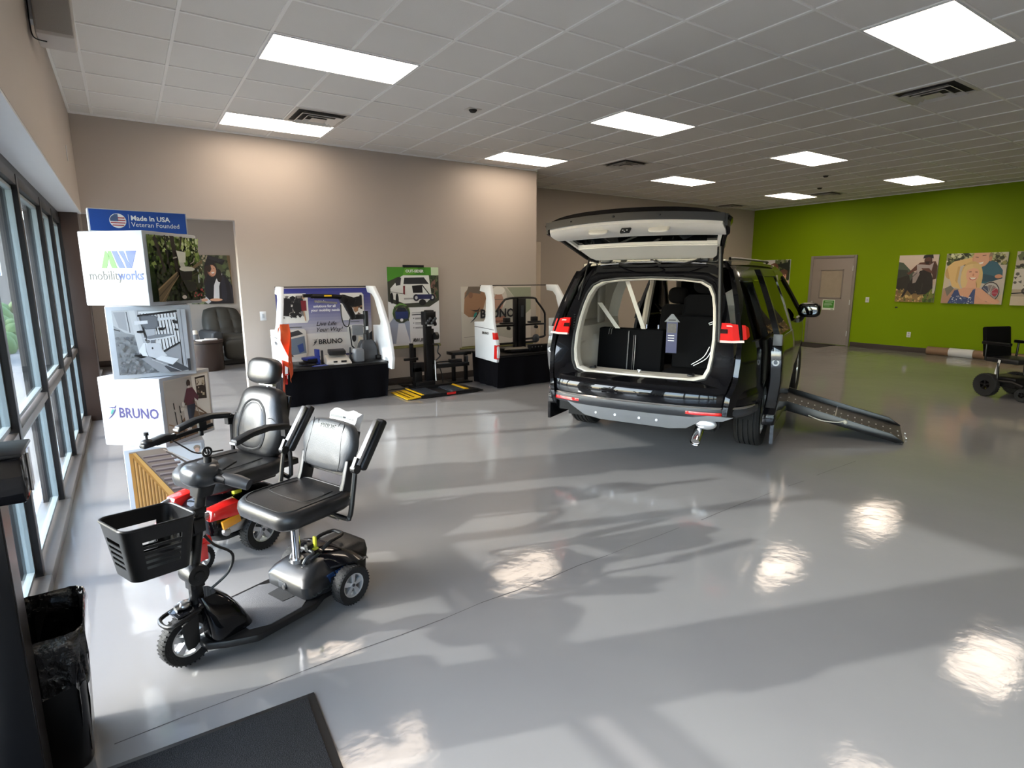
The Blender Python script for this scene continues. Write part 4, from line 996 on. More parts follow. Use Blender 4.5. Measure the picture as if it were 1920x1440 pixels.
for s in (-1, 1):
    wheel(SC, 'rear_wheel', (0, s * .215, .10), .10, .06, .062, 5)
# power pack (battery box) and rear body
rb = []
for z, x0, x1, w_, r_ in ((.075, .02, .20, .15, .03), (.10, .0, .225, .168, .04), (.155, -.0, .228, .166, .04), (.185, -.0, .21, .15, .05), (.215, .0, .155, .12, .04), (.232, .01, .12, .09, .03)):
    rb.append([Vector(((x0 + x1) / 2 + x, y, z)) for x, y in rrect(x1 - x0, 2 * w_, r_, n=5)])
B().loft(rb).obj('battery_pack', mat('satin_charcoal_shell', rgb(24, 25, 28), .36, noise=.06, coat=.3, coat_r=.2), SC)
B().tube([(.15, -.05, .226), (.135, -.055, .25), (.09, -.05, .26), (.085, 0, .262), (.09, .05, .26), (.135, .055, .25), (.15, .05, .226)], .009, n=8, smooth=3).obj('carry_handle', DGREYP, SC)
for s in (-1, 1): B().loft([[Vector((.16, s * .05 - .006, .215)), Vector((.16, s * .05 + .006, .215)), Vector((.06, s * .05 + .006, .25)), Vector((.06, s * .05 - .006, .25))], [Vector((.165, s * .05 - .006, .200)), Vector((.165, s * .05 + .006, .200)), Vector((.05, s * .05 + .006, .225)), Vector((.05, s * .05 - .006, .225))]]).obj('handle_side', DGREYP, SC)
B().box((.2285, -.02, .13), (.006, .06, .035)).obj('charge_plate', DGREYP, SC, bevel=.003)
B().cyl((.228, -.0, .125), (.238, -.0, .125), .011).obj('key_lock', STEEL, SC)
B().loft([[Vector((cx_ + x, y, z)) for x, y in rrect(lx, 2 * w_, .045, n=5)] for z, cx_, lx, w_ in ((.09, -.02, .30, .16), (.14, -.03, .30, .155), (.19, -.06, .28, .145), (.225, -.10, .22, .12), (.24, -.11, .16, .09))]).obj('rear_body', BLACKP, SC)
# rear fender: curved wing plate over the wheels
def fend(i, j, k):
    u = i / 12; v = -1 + j / 5
    x = .07 - u * .25; w_ = .15 + .075 * math.sin(min(1, u * 1.25) * PI / 1.25) - .05 * u ** 4
    z = .235 + .02 * math.sin(u * PI) - .055 * u * u - abs(v) ** 3 * .03
    return Vector((x, v * w_, z - k * .009))
B().slab(fend, 12, 10).obj('rear_fender', BLACKG, SC)
for s in (-1, 1):
    B().loft([[Vector(p) for p in ((.08, s * .161, .11), (.10, s * .161, .175), (.06, s * .158, .178), (.035, s * .161, .115))], [Vector(p) for p in ((.08, s * .167, .11), (.10, s * .167, .175), (.06, s * .164, .178), (.035, s * .167, .115))]]).obj('reflective_window', mat('mirror_blue_panel', rgb(70, 110, 180), .08, metal=.8), SC)
    B().loft([[Vector(p) for p in ((.025, s * .161, .11), (.05, s * .16, .178), (.0, s * .157, .18), (-.035, s * .161, .12))], [Vector(p) for p in ((.025, s * .167, .11), (.05, s * .166, .178), (.0, s * .163, .18), (-.035, s * .167, .12))]]).obj('reflective_window', MATS['mirror_blue_panel'], SC)
text('GO-GO', .038, INKGR, SC, plane_M((.195, .1685, .10), (-1, 0, .12), (0, -.15, 1)), bold=.02, depth=.0006)
# seat post and lever
B().cyl((.15, 0, .23), (.15, 0, .49), .021, n=20).obj('seat_post', CHROME, SC)
B().cyl((.15, 0, .225), (.15, 0, .245), .032, n=20).obj('post_collar', STEEL, SC)
B().box((.07, .0, .27), (.05, .03, .04)).obj('latch', BLACKP, SC, bevel=.004)
B().box((.055, .02, .30), (.012, .02, .055)).box((.055, .01, .262), (.03, .04, .012)).obj('yellow_lever', LABELY, SC, bevel=.003)
B().tube([(.03, -.04, .25), (-.02, -.05, .28), (-.10, -.04, .285), (-.11, 0, .285), (-.10, .04, .285), (-.02, .05, .28), (.03, .04, .25)], .01, smooth=3).obj('rear_handle', BLACKP, SC)
# seat
B().box((.12, 0, .49), (.22, .26, .02)).obj('seat_plate', BLACKM, SC, bevel=.004)
def seat_loft(x0, x1, w_, zb, zt, r_, front_drop=.0):
    out = []
    for z, k in ((zb, .90), (zb + (zt - zb) * .18, .975), (zb + (zt - zb) * .5, 1.0), (zb + (zt - zb) * .8, .985), (zt - .004, .93), (zt, .84)):
        cx_ = (x0 + x1) / 2
        out.append([Vector((cx_ + x * k, y * (k if k < .95 else k), z - front_drop * max(0, (cx_ + x * k - (x1 - .12)) / .12))) for x, y in rrect(x1 - x0, w_, r_, n=6)])
    return out
s1 = B().loft(seat_loft(-.075, .345, .45, .50, .585, .09, .015)).obj('seat_cushion', VINYL, SC)
sp_ = [(x * .84 + .135, y * .84) for x, y in rrect(.42, .45, .09, n=6)]
B().tube([(x, y, .5855 - .015 * max(0, (x - .225) / .12)) for x, y in sp_], .003, n=5, closed=True).obj('piping', VINYLT, s1)
B().tube([(.02, -.14, .5865), (.16, -.15, .5865), (.19, -.10, .5865), (.19, .10, .5865), (.16, .15, .5865), (.02, .14, .5865)], .0022, n=5, smooth=3).obj('seam', VINYLT, s1)
# backrest: leaning cushion with cut lower corners
def back_pts(T, x0, z0, lean, w0, w1, h, th, r_):
    M = Matrix.Translation((x0, 0, z0)) @ Matrix.Rotation(-lean, 4, 'Y')
    return M
lean = math.radians(17)
BM = Matrix.Translation((-.02, 0, .63)) @ Matrix.Rotation(-lean, 4, 'Y') @ Matrix.Diagonal((1, 1, .80, 1))   # local: z up along back, x forward
outl = [(-.165, .06), (-.175, .0 + .12), (-.198, .20), (-.19, .28), (-.16, .335), (-.11, .36), (0, .37), (.11, .36), (.16, .335), (.19, .28), (.198, .20), (.175, .12), (.165, .06), (.10, .045), (0, .04), (-.10, .045)]
outl = [tuple(p)[:2] for p in catmull([(a, c, 0) for a, c in outl], 3, True)]
def cushion(MM, outl, th, bulge=.012):
    cx_ = sum(p[0] for p in outl) / len(outl); cz_ = sum(p[1] for p in outl) / len(outl)
    rings = []
    for x, k in ((-th, .9), (-th * .85, .985), (-th * .3, 1.0), (-th * .05, .97), (bulge * .5, .90), (bulge, .7), (bulge * 1.15, .35)):
        rings.append([Vector((x, cx_ + (a - cx_) * k, cz_ + (c - cz_) * k)) for a, c in outl])
    return B(MM).loft(rings)
bk_ = cushion(BM, outl, .05).obj('backrest_cushion', mat('grey_black_vinyl', rgb(50, 52, 55), .42, noise=.1, scale=20, bump=.12, bscale=260), SC)
for s in (-1, 1): B(BM).tube([(.008, s * .12, .36), (.011, s * .12, .25), (.0105, s * .135, .12), (.004, s * .125, .05)], .0022, n=5, smooth=4).obj('seam', VINYLT, bk_)
B(BM).tube([(.007, -.085, .352), (.010, -.065, .285), (.010, .065, .285), (.007, .085, .352)], .002, n=5).obj('seam', VINYLT, bk_)
text('PRIDE', .042, INKGR, bk_, BM @ plane_M((.0125, -.058, .306), (0, 1, 0), (0, 0, 1)), bold=.01, depth=.0008, sx=1.05)
B(BM).box((-.056, 0, .17), (.012, .34, .30)).obj('back_shell', BLACKP, bk_, bevel=.005)
for s in (-1, 1):
    A_ = ((.03, .50), (-.07, .53), (-.10, .62), (-.085, .73), (-.05, .73), (-.02, .62))
    B().loft([[Vector((x, s * .155, z)) for x, z in A_], [Vector((x, s * .185, z)) for x, z in A_]]).obj('back_bracket', BLACKP, SC, bevel=.006)
    B().cyl((-.02, s * .19, .545), (-.02, s * .215, .545), .012).obj('hinge_bolt', STEEL, SC)
# raised armrest on its left side (only one pad shows) and one behind
def armrest(s):
    q = B(); q.tube([(.04, 0, .478), (.04, s * .25, .478), (.035, s * .278, .49), (.025, s * .285, .54), (-.01, s * .285, .72)], .0125, n=8, smooth=4)
    q.obj('armrest_tube', BLACKM, SC)
    B().cyl((-.01, s * .27, .72), (-.01, s * .30, .72), .022).box((-.015, s * .285, .745), (.03, .02, .06), (0, -.5, 0)).obj('pivot', BLACKP, SC)
    Ma = Matrix.Translation((-.02, s * .285, .735)) @ Matrix.Rotation(-.62, 4, 'Y')
    B(Ma).box((-.032, 0, .125), (.04, .055, .27)).obj('armrest_pad', BLACKP, SC, bevel=.014)
    B(Ma).box((.001, 0, .12), (.022, .026, .24)).obj('armrest_rail', STEEL, SC, bevel=.003)
armrest(1); armrest(-1)
B().tube([(.04, -.14, .468), (.04, .20, .468)], .014, n=4).obj('armrest_receiver', STEEL, SC)
# tiller column
B().tube([(.645, 0, .24), (.645, 0, .36)], .028, n=12).obj('column_base', BLACKM, SC)
B().cyl((.645, -.045, .39), (.645, .045, .39), .045, n=18).cyl((.645, -.055, .39), (.645, .055, .39), .022).box((.645, 0, .37), (.06, .05, .09)).obj('tilt_joint', BLACKP, SC, bevel=.003)
B().tube([(.645, 0, .28), (.645, 0, .33)], .02, n=12).obj('chrome_neck', CHROME, SC)
B().tube([(.64, 0, .42), (.605, 0, .60), (.575, 0, .76)], .022, n=12).obj('column', BLACKM, SC)
B().box((.615, 0, .60), (.05, .07, .06)).box((.605, 0, .66), (.06, .05, .03)).obj('column_clamp', BLACKP, SC, bevel=.005)
B().loft([[Vector((.575 - .02 * (z - .74) / .1 + x, y, z)) for x, y in rrect(a, c, .02)] for z, a, c in ((.72, .07, .08), (.76, .075, .10), (.79, .08, .11))]).obj('tiller_neck', BLACKP, SC)
def thd(i, j, k): return None
B().ell((.57, 0, .81), (.075, .085, .05), e=.75).obj('tiller_head', mat('grey_metallic_shell', rgb(54, 56, 59), .32, metal=.2, coat=.3, noise=.05), SC)
B().ell((.545, 0, .845), (.045, .05, .022)).obj('dash_cover', DGREYP, SC)
B().cyl((.55, .02, .86), (.548, .02, .885), .016, n=16).torus((.548, .02, .905), 'y', .018, .005).torus((.54, .0, .90), 'x', .014, .005).obj('speed_dial', BLACKP, SC)
for s in (-1, 1):
    B().tube([(.555, s * .05, .80), (.54, s * .10, .80), (.53, s * .12, .795)], .02, n=10).obj('handle_arm', BLACKP, SC)
    B().tube([(.53, s * .10, .80), (.505, s * .155, .79), (.48, s * .20, .775)], lambda t: .024 + .004 * math.sin(t * PI), n=14).obj('hand_grip', DGREYP, SC)
B().box((.50, .05, .845), (.07, .1, .008), (0, .3, 0)).obj('throttle_lever', BLACKP, SC, bevel=.002)
B().tube([(.60, .03, .55), (.57, .045, .50), (.51, .07, .44), (.53, .06, .36), (.60, .03, .30)], .006, n=8, smooth=6).obj('cable', BLACKP, SC)
# basket with real slots
def basket():
    zs = [(.0, 0), (.02, 1)]
    H0, H1 = .485, .70
    def ring(z, inner):
        t = (z - H0) / (H1 - H0)
        w_ = .18 + .05 * t; d_ = .215 + .055 * t; r_ = .038
        n = 10
        pts = rrect(d_ - inner * 2, w_ - inner * 2, r_ - inner * .8, n=n)
        # subdivide the straight sides
        out = []
        for i, p in enumerate(pts):
            out.append(p)
            q_ = pts[(i + 1) % len(pts)]
            L = math.hypot(q_[0] - p[0], q_[1] - p[1])
            if L > .03:
                for k in range(1, 10): out.append((p[0] + (q_[0] - p[0]) * k / 10, p[1] + (q_[1] - p[1]) * k / 10))
        return [Vector((.795 + .015 * t + x, y + .015, z)) for x, y in out]
    rows = [H0, H0 + .03, H0 + .045, H0 + .057, H0 + .069, H0 + .081, H0 + .093, H0 + .105, H0 + .117, H0 + .129, H0 + .141, H0 + .16, H1 - .02, H1]
    vs, fs = [], []
    O = [ring(z, 0) for z in rows]; I = [ring(z, .004) for z in rows]
    n = len(O[0]); R_ = len(rows)
    for r in O + I: vs += r
    def slot(i, k):
        if i in (2, 4, 6, 8, 10): 
            return (k % n) in SL
        if i == 11: return (k % n) in SL2
        return False
    straight = []
    per = []
    for k in range(n):
        p, q_ = O[0][k], O[0][(k + 1) % n]
        per.append((q_ - p).length)
    # straight runs
    SL, SL2 = set(), set()
    cur = []
    for k in range(n):
        p, q_ = O[0][k], O[0][(k + 1) % n]
        if abs((q_ - p).x) < 1e-6 or abs((q_ - p).y) < 1e-6:
            SL.add(k)
    ks = sorted(SL)
    runs = []; run = [ks[0]]
    for a in ks[1:]:
        if a == run[-1] + 1: run.append(a)
        else: runs.append(run); run = [a]
    runs.append(run)
    for r in runs:
        for a in (r[0], r[-1]):
            SL.discard(a)
    for i in range(R_ - 1):
        for k in range(n):
            l = (k + 1) % n
            if slot(i, k):
                # edges of the slot
                a, b_, c_, d_ = i * n + k, i * n + l, (i + 1) * n + l, (i + 1) * n + k; o = R_ * n
                for (p, q_, cond) in ((a, b_, not slot(i - 1, k)), (b_, c_, not slot(i, k + 1)), (c_, d_, not slot(i + 1, k)), (d_, a, not slot(i, k - 1))):
                    if cond: fs.append((p, q_, q_ + o, p + o))
                continue
            fs.append((i * n + k, i * n + l, (i + 1) * n + l, (i + 1) * n + k))
            o = R_ * n
            fs.append((o + i * n + k, o + (i + 1) * n + k, o + (i + 1) * n + l, o + i * n + l))
    o = R_ * n
    for k in range(n):
        l = (k + 1) % n
        fs.append(((R_ - 1) * n + k, (R_ - 1) * n + l, o + (R_ - 1) * n + l, o + (R_ - 1) * n + k))
    fs.append(tuple(range(n))[::-1]); fs.append(tuple(o + n + k for k in range(n)))
    Mb = Matrix.Translation((.80, 0, .55)) @ Matrix.Rotation(math.radians(-4), 4, 'Y') @ Matrix.Translation((-.80, 0, -.55))
    b_ = B(Mb); b_.add(vs, fs); bo = b_.obj('basket', BLACKP, SC, angle=50)
    B(Mb).tube([v + Vector((0, 0, .002)) for v in O[-1]], .0055, n=6, closed=True).obj('basket_rim', BLACKP, bo)
basket()
B().box((.65, 0, .585), (.09, .05, .05)).box((.672, 0, .57), (.02, .10, .12)).obj('basket_bracket', BLACKM, SC, bevel=.004)
# bag hanging behind the seat
PBM = Matrix.Translation((-.135, -.02, .665)) @ Matrix.Rotation(-math.radians(20), 4, 'Y')
pk = thing('paper_packet', (.715 + 0, 2.865 + 0, 0), math.radians(202), 'clear plastic bag of printed papers tucked behind the scooter backrest', 'bag')
random.seed(11)
def bagp(i, j, k):
    u, v = i / 10, j / 12
    return Vector((-.018 + (.036 * k) * math.sin(min(1, v * 1.3 + .1) * PI * .5) * (1 if v < .95 else .3) + .006 * math.sin(u * 9 + v * 7), -.11 + .22 * u, .0 + .28 * v + .006 * math.sin(u * 11)))
B(PBM).slab(bagp, 10, 12).obj('bag_body', mat('white_paper_in_plastic', rgb(206, 206, 208), .3, coat=.6, noise=.1, scale=14), pk)
B(PBM).box((.024, -.04, .240), (.004, .10, .014)).obj('printed_line', INKGR, pk)
B(PBM).box((.025, .05, .236), (.004, .08, .005)).obj('printed_line', INKGR, pk)
B(PBM).box((.028, -.055, .198), (.004, .07, .016)).obj('printed_label', INK, pk)

# ============================================================ POWER WHEELCHAIR (local +x forward, +y its left)
PC = thing('power_wheelchair', (.4375, 3.78, 0), math.radians(205), 'black power wheelchair with headrest, joystick, red base panels and orange flag', 'wheelchair')
for s in (-1, 1):
    wheel(PC, 'drive_wheel', (.0, s * .235, .125), .125, .075, .075, 5, tread=20)
    wheel(PC, 'front_caster', (.36, s * .20, .075), .075, .05, .045, 5, tread=14, yaw=.15)
    wheel(PC, 'rear_caster', (-.30, s * .15, .065), .065, .045, .04, 5, tread=12)
    B().loft([[Vector(p) for p in ((.40, s * .17, .17), (.40, s * .23, .17), (.30, s * .235, .15), (.30, s * .165, .15))], [Vector(p) for p in ((.375, s * .175, .20), (.375, s * .225, .20), (.31, s * .23, .205), (.31, s * .17, .205))]]).box((.36, s * .232, .125), (.05, .008, .10)).box((.36, s * .168, .125), (.05, .008, .10)).obj('caster_fork', REDP, PC, bevel=.005)
    B().cyl((.345, s * .20, .20), (.345, s * .20, .27), .026, n=18).obj('caster_barrel', STEEL, PC)
    B().tube([(.345, s * .20, .27), (.335, s * .20, .30), (.29, s * .20, .31), (.24, s * .20, .30)], .02, n=10, smooth=3).obj('caster_arm', STEEL, PC)
    B().loft([[Vector(p) for p in ((.31, s * .14, .28), (.31, s * .24, .28), (.12, s * .26, .27), (.10, s * .14, .27))], [Vector(p) for p in ((.29, s * .145, .335), (.29, s * .235, .335), (.13, s * .25, .355), (.11, s * .145, .355))]]).obj('side_panel', REDP, PC, bevel=.008)
    B().box((.19, s * .245, .245), (.11, .02, .05), (0, .15, 0)).obj('amber_reflector', mat('amber_plastic', rgb(224, 150, 30), .3, coat=.5), PC, bevel=.003)
    B().box((.12, s * .22, .20), (.16, .03, .06)).cyl((.22, s * .22, .19), (.22, s * .25, .19), .022).obj('suspension_arm', STEEL, PC, bevel=.004)
    B().box((-.15, s * .15, .12), (.3, .03, .04), (0, .1, 0)).obj('rear_arm', BLACKM, PC, bevel=.003)
B().loft([[Vector((cx_ + x, y, z)) for x, y in rrect(lx, w_, .07, n=5)] for z, cx_, lx, w_ in ((.10, .02, .40, .30), (.16, .03, .50, .36), (.26, .03, .52, .36), (.32, .02, .44, .32), (.345, .0, .32, .24))]).obj('base_shroud', BLACKG, PC)
B().loft([[Vector((cx_ + x, y, z)) for x, y in rrect(lx, w_, .06, n=5)] for z, cx_, lx, w_ in ((.14, .26, .14, .22), (.22, .27, .16, .24), (.29, .24, .14, .20))]).obj('front_shroud', DGREYP, PC)
B().box((.05, .10, .35), (.05, .03, .03)).obj('yellow_lever', LABELY, PC, bevel=.003)
B().box((0, 0, .36), (.12, .12, .1)).box((0, 0, .405), (.36, .34, .03)).obj('seat_post', BLACKM, PC, bevel=.006)
SW = .49
cs = B().loft(seat_loft(-.235, .285, SW, .42, .52, .11, .02)).obj('seat_cushion', VINYL, PC)
B().tube([(-.12, -.13, .522), (.10, -.15, .522), (.16, -.10, .521), (.17, 0, .520), (.16, .10, .521), (.10, .15, .522), (-.12, .13, .522)], .003, n=5, smooth=4).obj('seam', VINYLT, cs)
B().tube([(x * .95 + .025, y * .95, .505 - .02 * max(0, (x * .95 - .14) / .12)) for x, y in rrect(.52, SW, .11, n=6)], .003, n=5, closed=True).obj('piping', VINYLT, cs)
lean = math.radians(14)
PM = Matrix.Translation((-.14, 0, .53)) @ Matrix.Rotation(-lean, 4, 'Y') @ Matrix.Diagonal((1, 1.12, .87, 1))
ol = [(-.15, .0), (-.19, .06), (-.215, .15), (-.215, .24), (-.185, .33), (-.165, .42), (-.14, .47), (-.08, .492), (0, .496), (.08, .492), (.14, .47), (.165, .42), (.185, .33), (.215, .24), (.215, .15), (.19, .06), (.15, .0), (.07, -.01), (0, -.012), (-.07, -.01)]
ol = [tuple(p)[:2] for p in catmull([(a, c, 0) for a, c in ol], 3, True)]
bc = cushion(PM, ol, .08, .03).obj('backrest_cushion', VINYL, PC)
il = [(-.10, .07), (-.12, .16), (-.11, .26), (-.085, .34), (-.04, .385), (0, .392), (.04, .385), (.085, .34), (.11, .26), (.12, .16), (.10, .07), (.05, .04), (0, .035), (-.05, .04)]
il = [tuple(p)[:2] for p in catmull([(a, c, 0) for a, c in il], 3, True)]
cushion(PM @ Matrix.Translation((.026, 0, 0)), il, .02, .016).obj('lumbar_pad', VINYL, bc)
B(PM).tube([(.030, a, c) for a, c in il], .009, n=6, closed=True).obj('seam', VINYLT, bc)
B(PM).box((-.085, 0, .24), (.02, .34, .42)).obj('back_shell', BLACKP, bc, bevel=.008)
for s in (-1, 1): B(PM).tube([(.028, s * .21, .25), (.032, s * .16, .28), (.03, s * .13, .27)], .002, n=5, smooth=3).obj('seam', VINYLT, bc)
hr = B(PM).ell((-.01, 0, .61), (.055, .125, .098), n=28, m=16, e=.62).obj('headrest', VINYL, PC)
B(PM).cyl((-.05, 0, .46), (-.05, 0, .58), .010).box((-.045, 0, .515), (.03, .12, .02)).obj('headrest_post', STEEL, PC)
# armrests
for s in (-1, 1):
    Y_ = s * .29
    B().tube([(-.20, s * .2, .41), (-.20, Y_, .42), (-.20, Y_, .68)], .014, n=6, smooth=3).box((-.19, Y_, .705), (.05, .04, .06)).obj('armrest_post', BLACKM, PC)
    B().loft([[Vector((x, Y_ + y, z + zz)) for y, zz in ((-.03, 0), (.03, 0), (.03, .035), (-.03, .035))] for x, z in ((-.20, .715), (-.06, .735), (.05, .725), (.16, .695))]).obj('armrest_pad', BLACKP, PC, bevel=.01)
    B().box((.163, Y_, .711), (.008, .05, .011)).obj('pad_end', ALLOY, PC)
Y_ = -.29
B().box((.11, Y_, .675), (.36, .025, .022), (0, .12, 0)).box((.0, Y_, .70), (.05, .03, .06)).cyl((.01, Y_, .67), (.01, Y_, .64), .015).obj('joystick_rail', BLACKM, PC, bevel=.003)
B().loft([[Vector((x, Y_ + y, z)) for y, z in ((-w_, z0), (w_, z0), (w_ * .9, z0 + h_), (-w_ * .9, z0 + h_))] for x, w_, z0, h_ in ((.17, .02, .665, .03), (.24, .032, .66, .04), (.32, .036, .648, .035), (.37, .03, .643, .025))]).obj('joystick_box', BLACKP, PC, bevel=.008)
B().ell((.335, Y_, .675), (.034, .034, .02)).cyl((.335, Y_, .685), (.335, Y_, .725), .007).cyl((.335, Y_, .718), (.335, Y_, .735), .013).obj('joystick', BLACKP, PC)
B().tube([(.20, -.28, .66), (.14, -.26, .60), (.06, -.26, .54), (-.1, -.25, .52)], .005, n=6, smooth=5).obj('cable', BLACKP, PC)
# flag and tail reflector behind
OR = mat('orange_flag_cloth', rgb(232, 92, 40), .55, noise=.15, scale=12)
fp = B().tube([(-.36, .06, .50), (-.36, .07, .92), (-.37, .10, 1.34)], .007, n=8).obj('flag_pole', mat('orange_pole', rgb(225, 84, 48), .35, coat=.5), PC)
def flg(i, j):
    u, v = i / 8, j / 10
    return Vector((-.365 + .03 * math.sin(u * 5 + v * 3), .10 - .01 * v + .085 * u * (.25 + .75 * v) + .006 * math.sin(v * 8), 1.34 - .27 * v - .10 * u * v))
B().grid(flg, 8, 10).obj('flag', OR, PC)
B().grid(lambda i, j: Vector((-.345 + .03 * math.sin(i * .5 + j * .3), .098 + .013 * i * (.3 + j * .1), 1.33 - .024 * j - .008 * i)), 3, 9).obj('flag_white_strip', mat('white_reflective_strip', rgb(240, 226, 214), .3), PC)  # white part of the flag cloth, its own colour
B().box((-.36, .06, .50), (.04, .04, .08)).box((-.27, 0, .44), (.2, .3, .04)).obj('rear_rack', BLACKM, PC, bevel=.004)
B().box((-.36, .10, .98), (.01, .012, .06)).obj('red_reflector', REDP, PC)
# ============================================================ MINIVAN  (local: x right, y forward, z up; origin under the rear axle)
VAN = thing('minivan', (4.66, 4.03, 0), math.radians(24.5 - 90), 'black minivan with raised tailgate, open sliding doors and a side ramp', 'van')
WT = [(.28, .93), (.45, .97), (.7, 1.0), (.95, .995), (1.08, .975), (1.2, .935), (1.4, .865), (1.6, .785), (1.7, .735), (1.77, .66)]
YR = [(.28, -1.0), (.5, -1.04), (.66, -1.03), (.75, -.97), (1.0, -.93), (1.3, -.83), (1.6, -.70), (1.75, -.62), (1.8, -.58)]
YF_ = [(.28, 3.95), (.6, 4.02), (.8, 3.98), (.95, 3.85), (1.05, 3.4), (1.2, 2.9)]
def vw(z): return interp(z, WT)
def vp(y):
    if y < -.45: return 1 - .16 * min(1, (-.45 - y) / .6) ** 2.0
    if y > 3.1: return 1 - .30 * min(1, (y - 3.1) / .95) ** 2.0
    return 1.0
def side(s, y, z, off=0.0):
    """point of the body side surface"""
    if y < -.4: y = -.4 + (-.4 - y) / .6 * (interp(z, YR) + .4)
    return Vector((s * (vw(z) * vp(y) + off), y, z))
def side_panel(name, material, s, ys, zlo, zhi, th=.04, off=0.0, nz=8, parent=VAN, **kw):
    """closed slab following the body side; zlo/zhi functions of y"""
    def P(i, j, k):
        y = ys[i]; a, b = zlo(y), zhi(y)
        z = a + (b - a) * j / nz
        return side(s, y, z, off - k * th)
    return B().slab(P, len(ys) - 1, nz).obj(name, material, parent, **kw)
def lsp(a, b, n): return [a + (b - a) * i / n for i in range(n + 1)]
def arch(c, R=.385, base=.30):
    return lambda y: max(base, (.36 + math.sqrt(R * R - (y - c) ** 2)) if abs(y - c) < R else base)
ARCHM = mat('wheel_well', rgb(10, 10, 11), .8)
for s in (-1, 1):
    a = arch(0)
    side_panel('rear_quarter_panel', BLACKG, s, sorted(lsp(-1.0, .62, 26) + [-.385, .385]), lambda y: max(a(y), .46 if y < -.37 else .3), lambda y: 1.09, nz=10)
    side_panel('pillar', BLACKG, s, lsp(-1.0, -.80, 4), lambda y: 1.09, lambda y: 1.70)
    side_panel('pillar', BLACKG, s, lsp(.50, .62, 2), lambda y: 1.09, lambda y: 1.70)
    side_panel('quarter_glass', TINT, s, lsp(-.80, .50, 10), lambda y: 1.10, lambda y: 1.60, th=.008, off=-.006)
    side_panel('glass_trim', CHROME, s, lsp(-.80, .50, 10), lambda y: 1.595, lambda y: 1.607, th=.01, off=.003, nz=1)
    side_panel('roof_rail', BLACKG, s, lsp(-1.0, 2.5, 24), lambda y: 1.60, lambda y: 1.772, nz=4)
    # front door, fender and sill
    side_panel('front_door', BLACKG, s, lsp(1.72, 2.74, 10), lambda y: .30, lambda y: 1.10, nz=10)
    side_panel('front_door_glass', CARGLASS, s, lsp(1.78, 2.95, 10), lambda y: 1.10, lambda y: min(1.60, 1.62 - max(0, y - 2.2) * .55), th=.008, off=-.006)
    side_panel('pillar', BLACKG, s, lsp(1.66, 1.78, 2), lambda y: 1.09, lambda y: 1.62)
    side_panel('front_fender', BLACKG, s, sorted(lsp(2.745, 4.0, 22)), arch(3.09), lambda y: min(1.09, 1.09 - max(0, y - 3.0) ** 1.3 * .16), nz=8)
    B().tube([side(s, y, z, -.01) for y, z in ((2.3, 1.62), (2.6, 1.45), (3.0, 1.22), (3.25, 1.08))], .035, n=8, smooth=4).obj('pillar', BLACKG, VAN)
    side_panel('sill', BLACKP, s, lsp(.42, 2.7, 8), lambda y: .20, lambda y: .31, th=.10, off=-.01, nz=2)
    # wheels
    for y in (0, 3.09):
        Mw = Matrix.Translation((s * .87, y, .352))
        t = B(Mw)
        W_, R_ = .118, .352
        prof = [(.235, -W_ * .85), (.30, -W_), (.335, -W_ * .95), (R_, -W_ * .72)]
        for g in (-.5, -.17, .17, .5):
            c = W_ * g * 1.15; prof += [(R_, c - .006), (R_ - .012, c - .004), (R_ - .012, c + .004), (R_, c + .006)]
        prof += [(R_, W_ * .72), (.335, W_ * .95), (.30, W_), (.235, W_ * .85)]
        t.lathe(prof, axis='x', n=56, closed=True)
        ty = t.obj('wheel', RUBBER, VAN, angle=25)
        t = B(Mw)
        t.lathe([(.235, -W_ * .8), (.225, -W_ * .7), (.215, 0), (.225, W_ * .75), (.24, W_ * .82)], axis='x', n=48)
        t.cyl((s * .02, 0, 0), (s * W_ * .75, 0, 0), .05, n=20)
        for k in range(5):
            for d in (-.16, .16):
                aa = 2 * PI * k / 5 + .3
                p = Vector((0, math.cos(aa), math.sin(aa))); q = Vector((0, math.cos(aa + d), math.sin(aa + d)))
                nn = Vector((0, -math.sin(aa), math.cos(aa))) * .014
                X0, X1 = Vector((s * W_ * .45, 0, 0)), Vector((s * W_ * .8, 0, 0))
                A = [p * .04 - nn, p * .04 + nn, q * .232 + nn, q * .232 - nn]
                t.loft([[v + X0 for v in A], [v + X1 for v in A]])
        t.obj('alloy_rim', ALLOY, ty)
        B(Mw).cyl((s * .0, 0, 0), (s * .03, 0, 0), .15, n=32).obj('brake_disc', STEEL, ty)
        # wheel well
        def wellP(i, j):
            a_ = PI * i / 12; x = s * (.58 + .36 * j)
            return Vector((x, y + .40 * math.cos(a_), .33 + .40 * math.sin(a_)))
        B().grid(wellP, 12, 1).add([(s * .58, y + .40 * math.cos(PI * i / 12), .33 + .40 * math.sin(PI * i / 12)) for i in range(13)], [tuple(range(13))]).obj('wheel_well', ARCHM, VAN)
# roof
def roofP(i, j, k):
    u = -1 + 2 * i / 14; y = -.60 + 3.05 * j / 16
    yy = y
    hw = .70 - .10 * max(0, (y - 1.8) / .65) ** 2
    z = 1.765 + .045 * (1 - u * u) + .02 * math.sin((j / 16) * PI) - .10 * max(0, (y - 1.9) / .55) ** 2
    return Vector((u * hw, yy, z - .03 * k))
B().slab(roofP, 14, 16).obj('roof', BLACKG, VAN)
for s in (-1, 1):
    B().tube([(s * .66, -.45, 1.79), (s * .665, -.3, 1.80), (s * .66, 1.6, 1.815), (s * .65, 1.75, 1.80)], .012, n=8, smooth=5).obj('roof_rack_rail', BLACKM, VAN)
B().box((0, .9, 1.775), (1.3, 3.0, .02)).obj('headliner', CREAM, VAN)
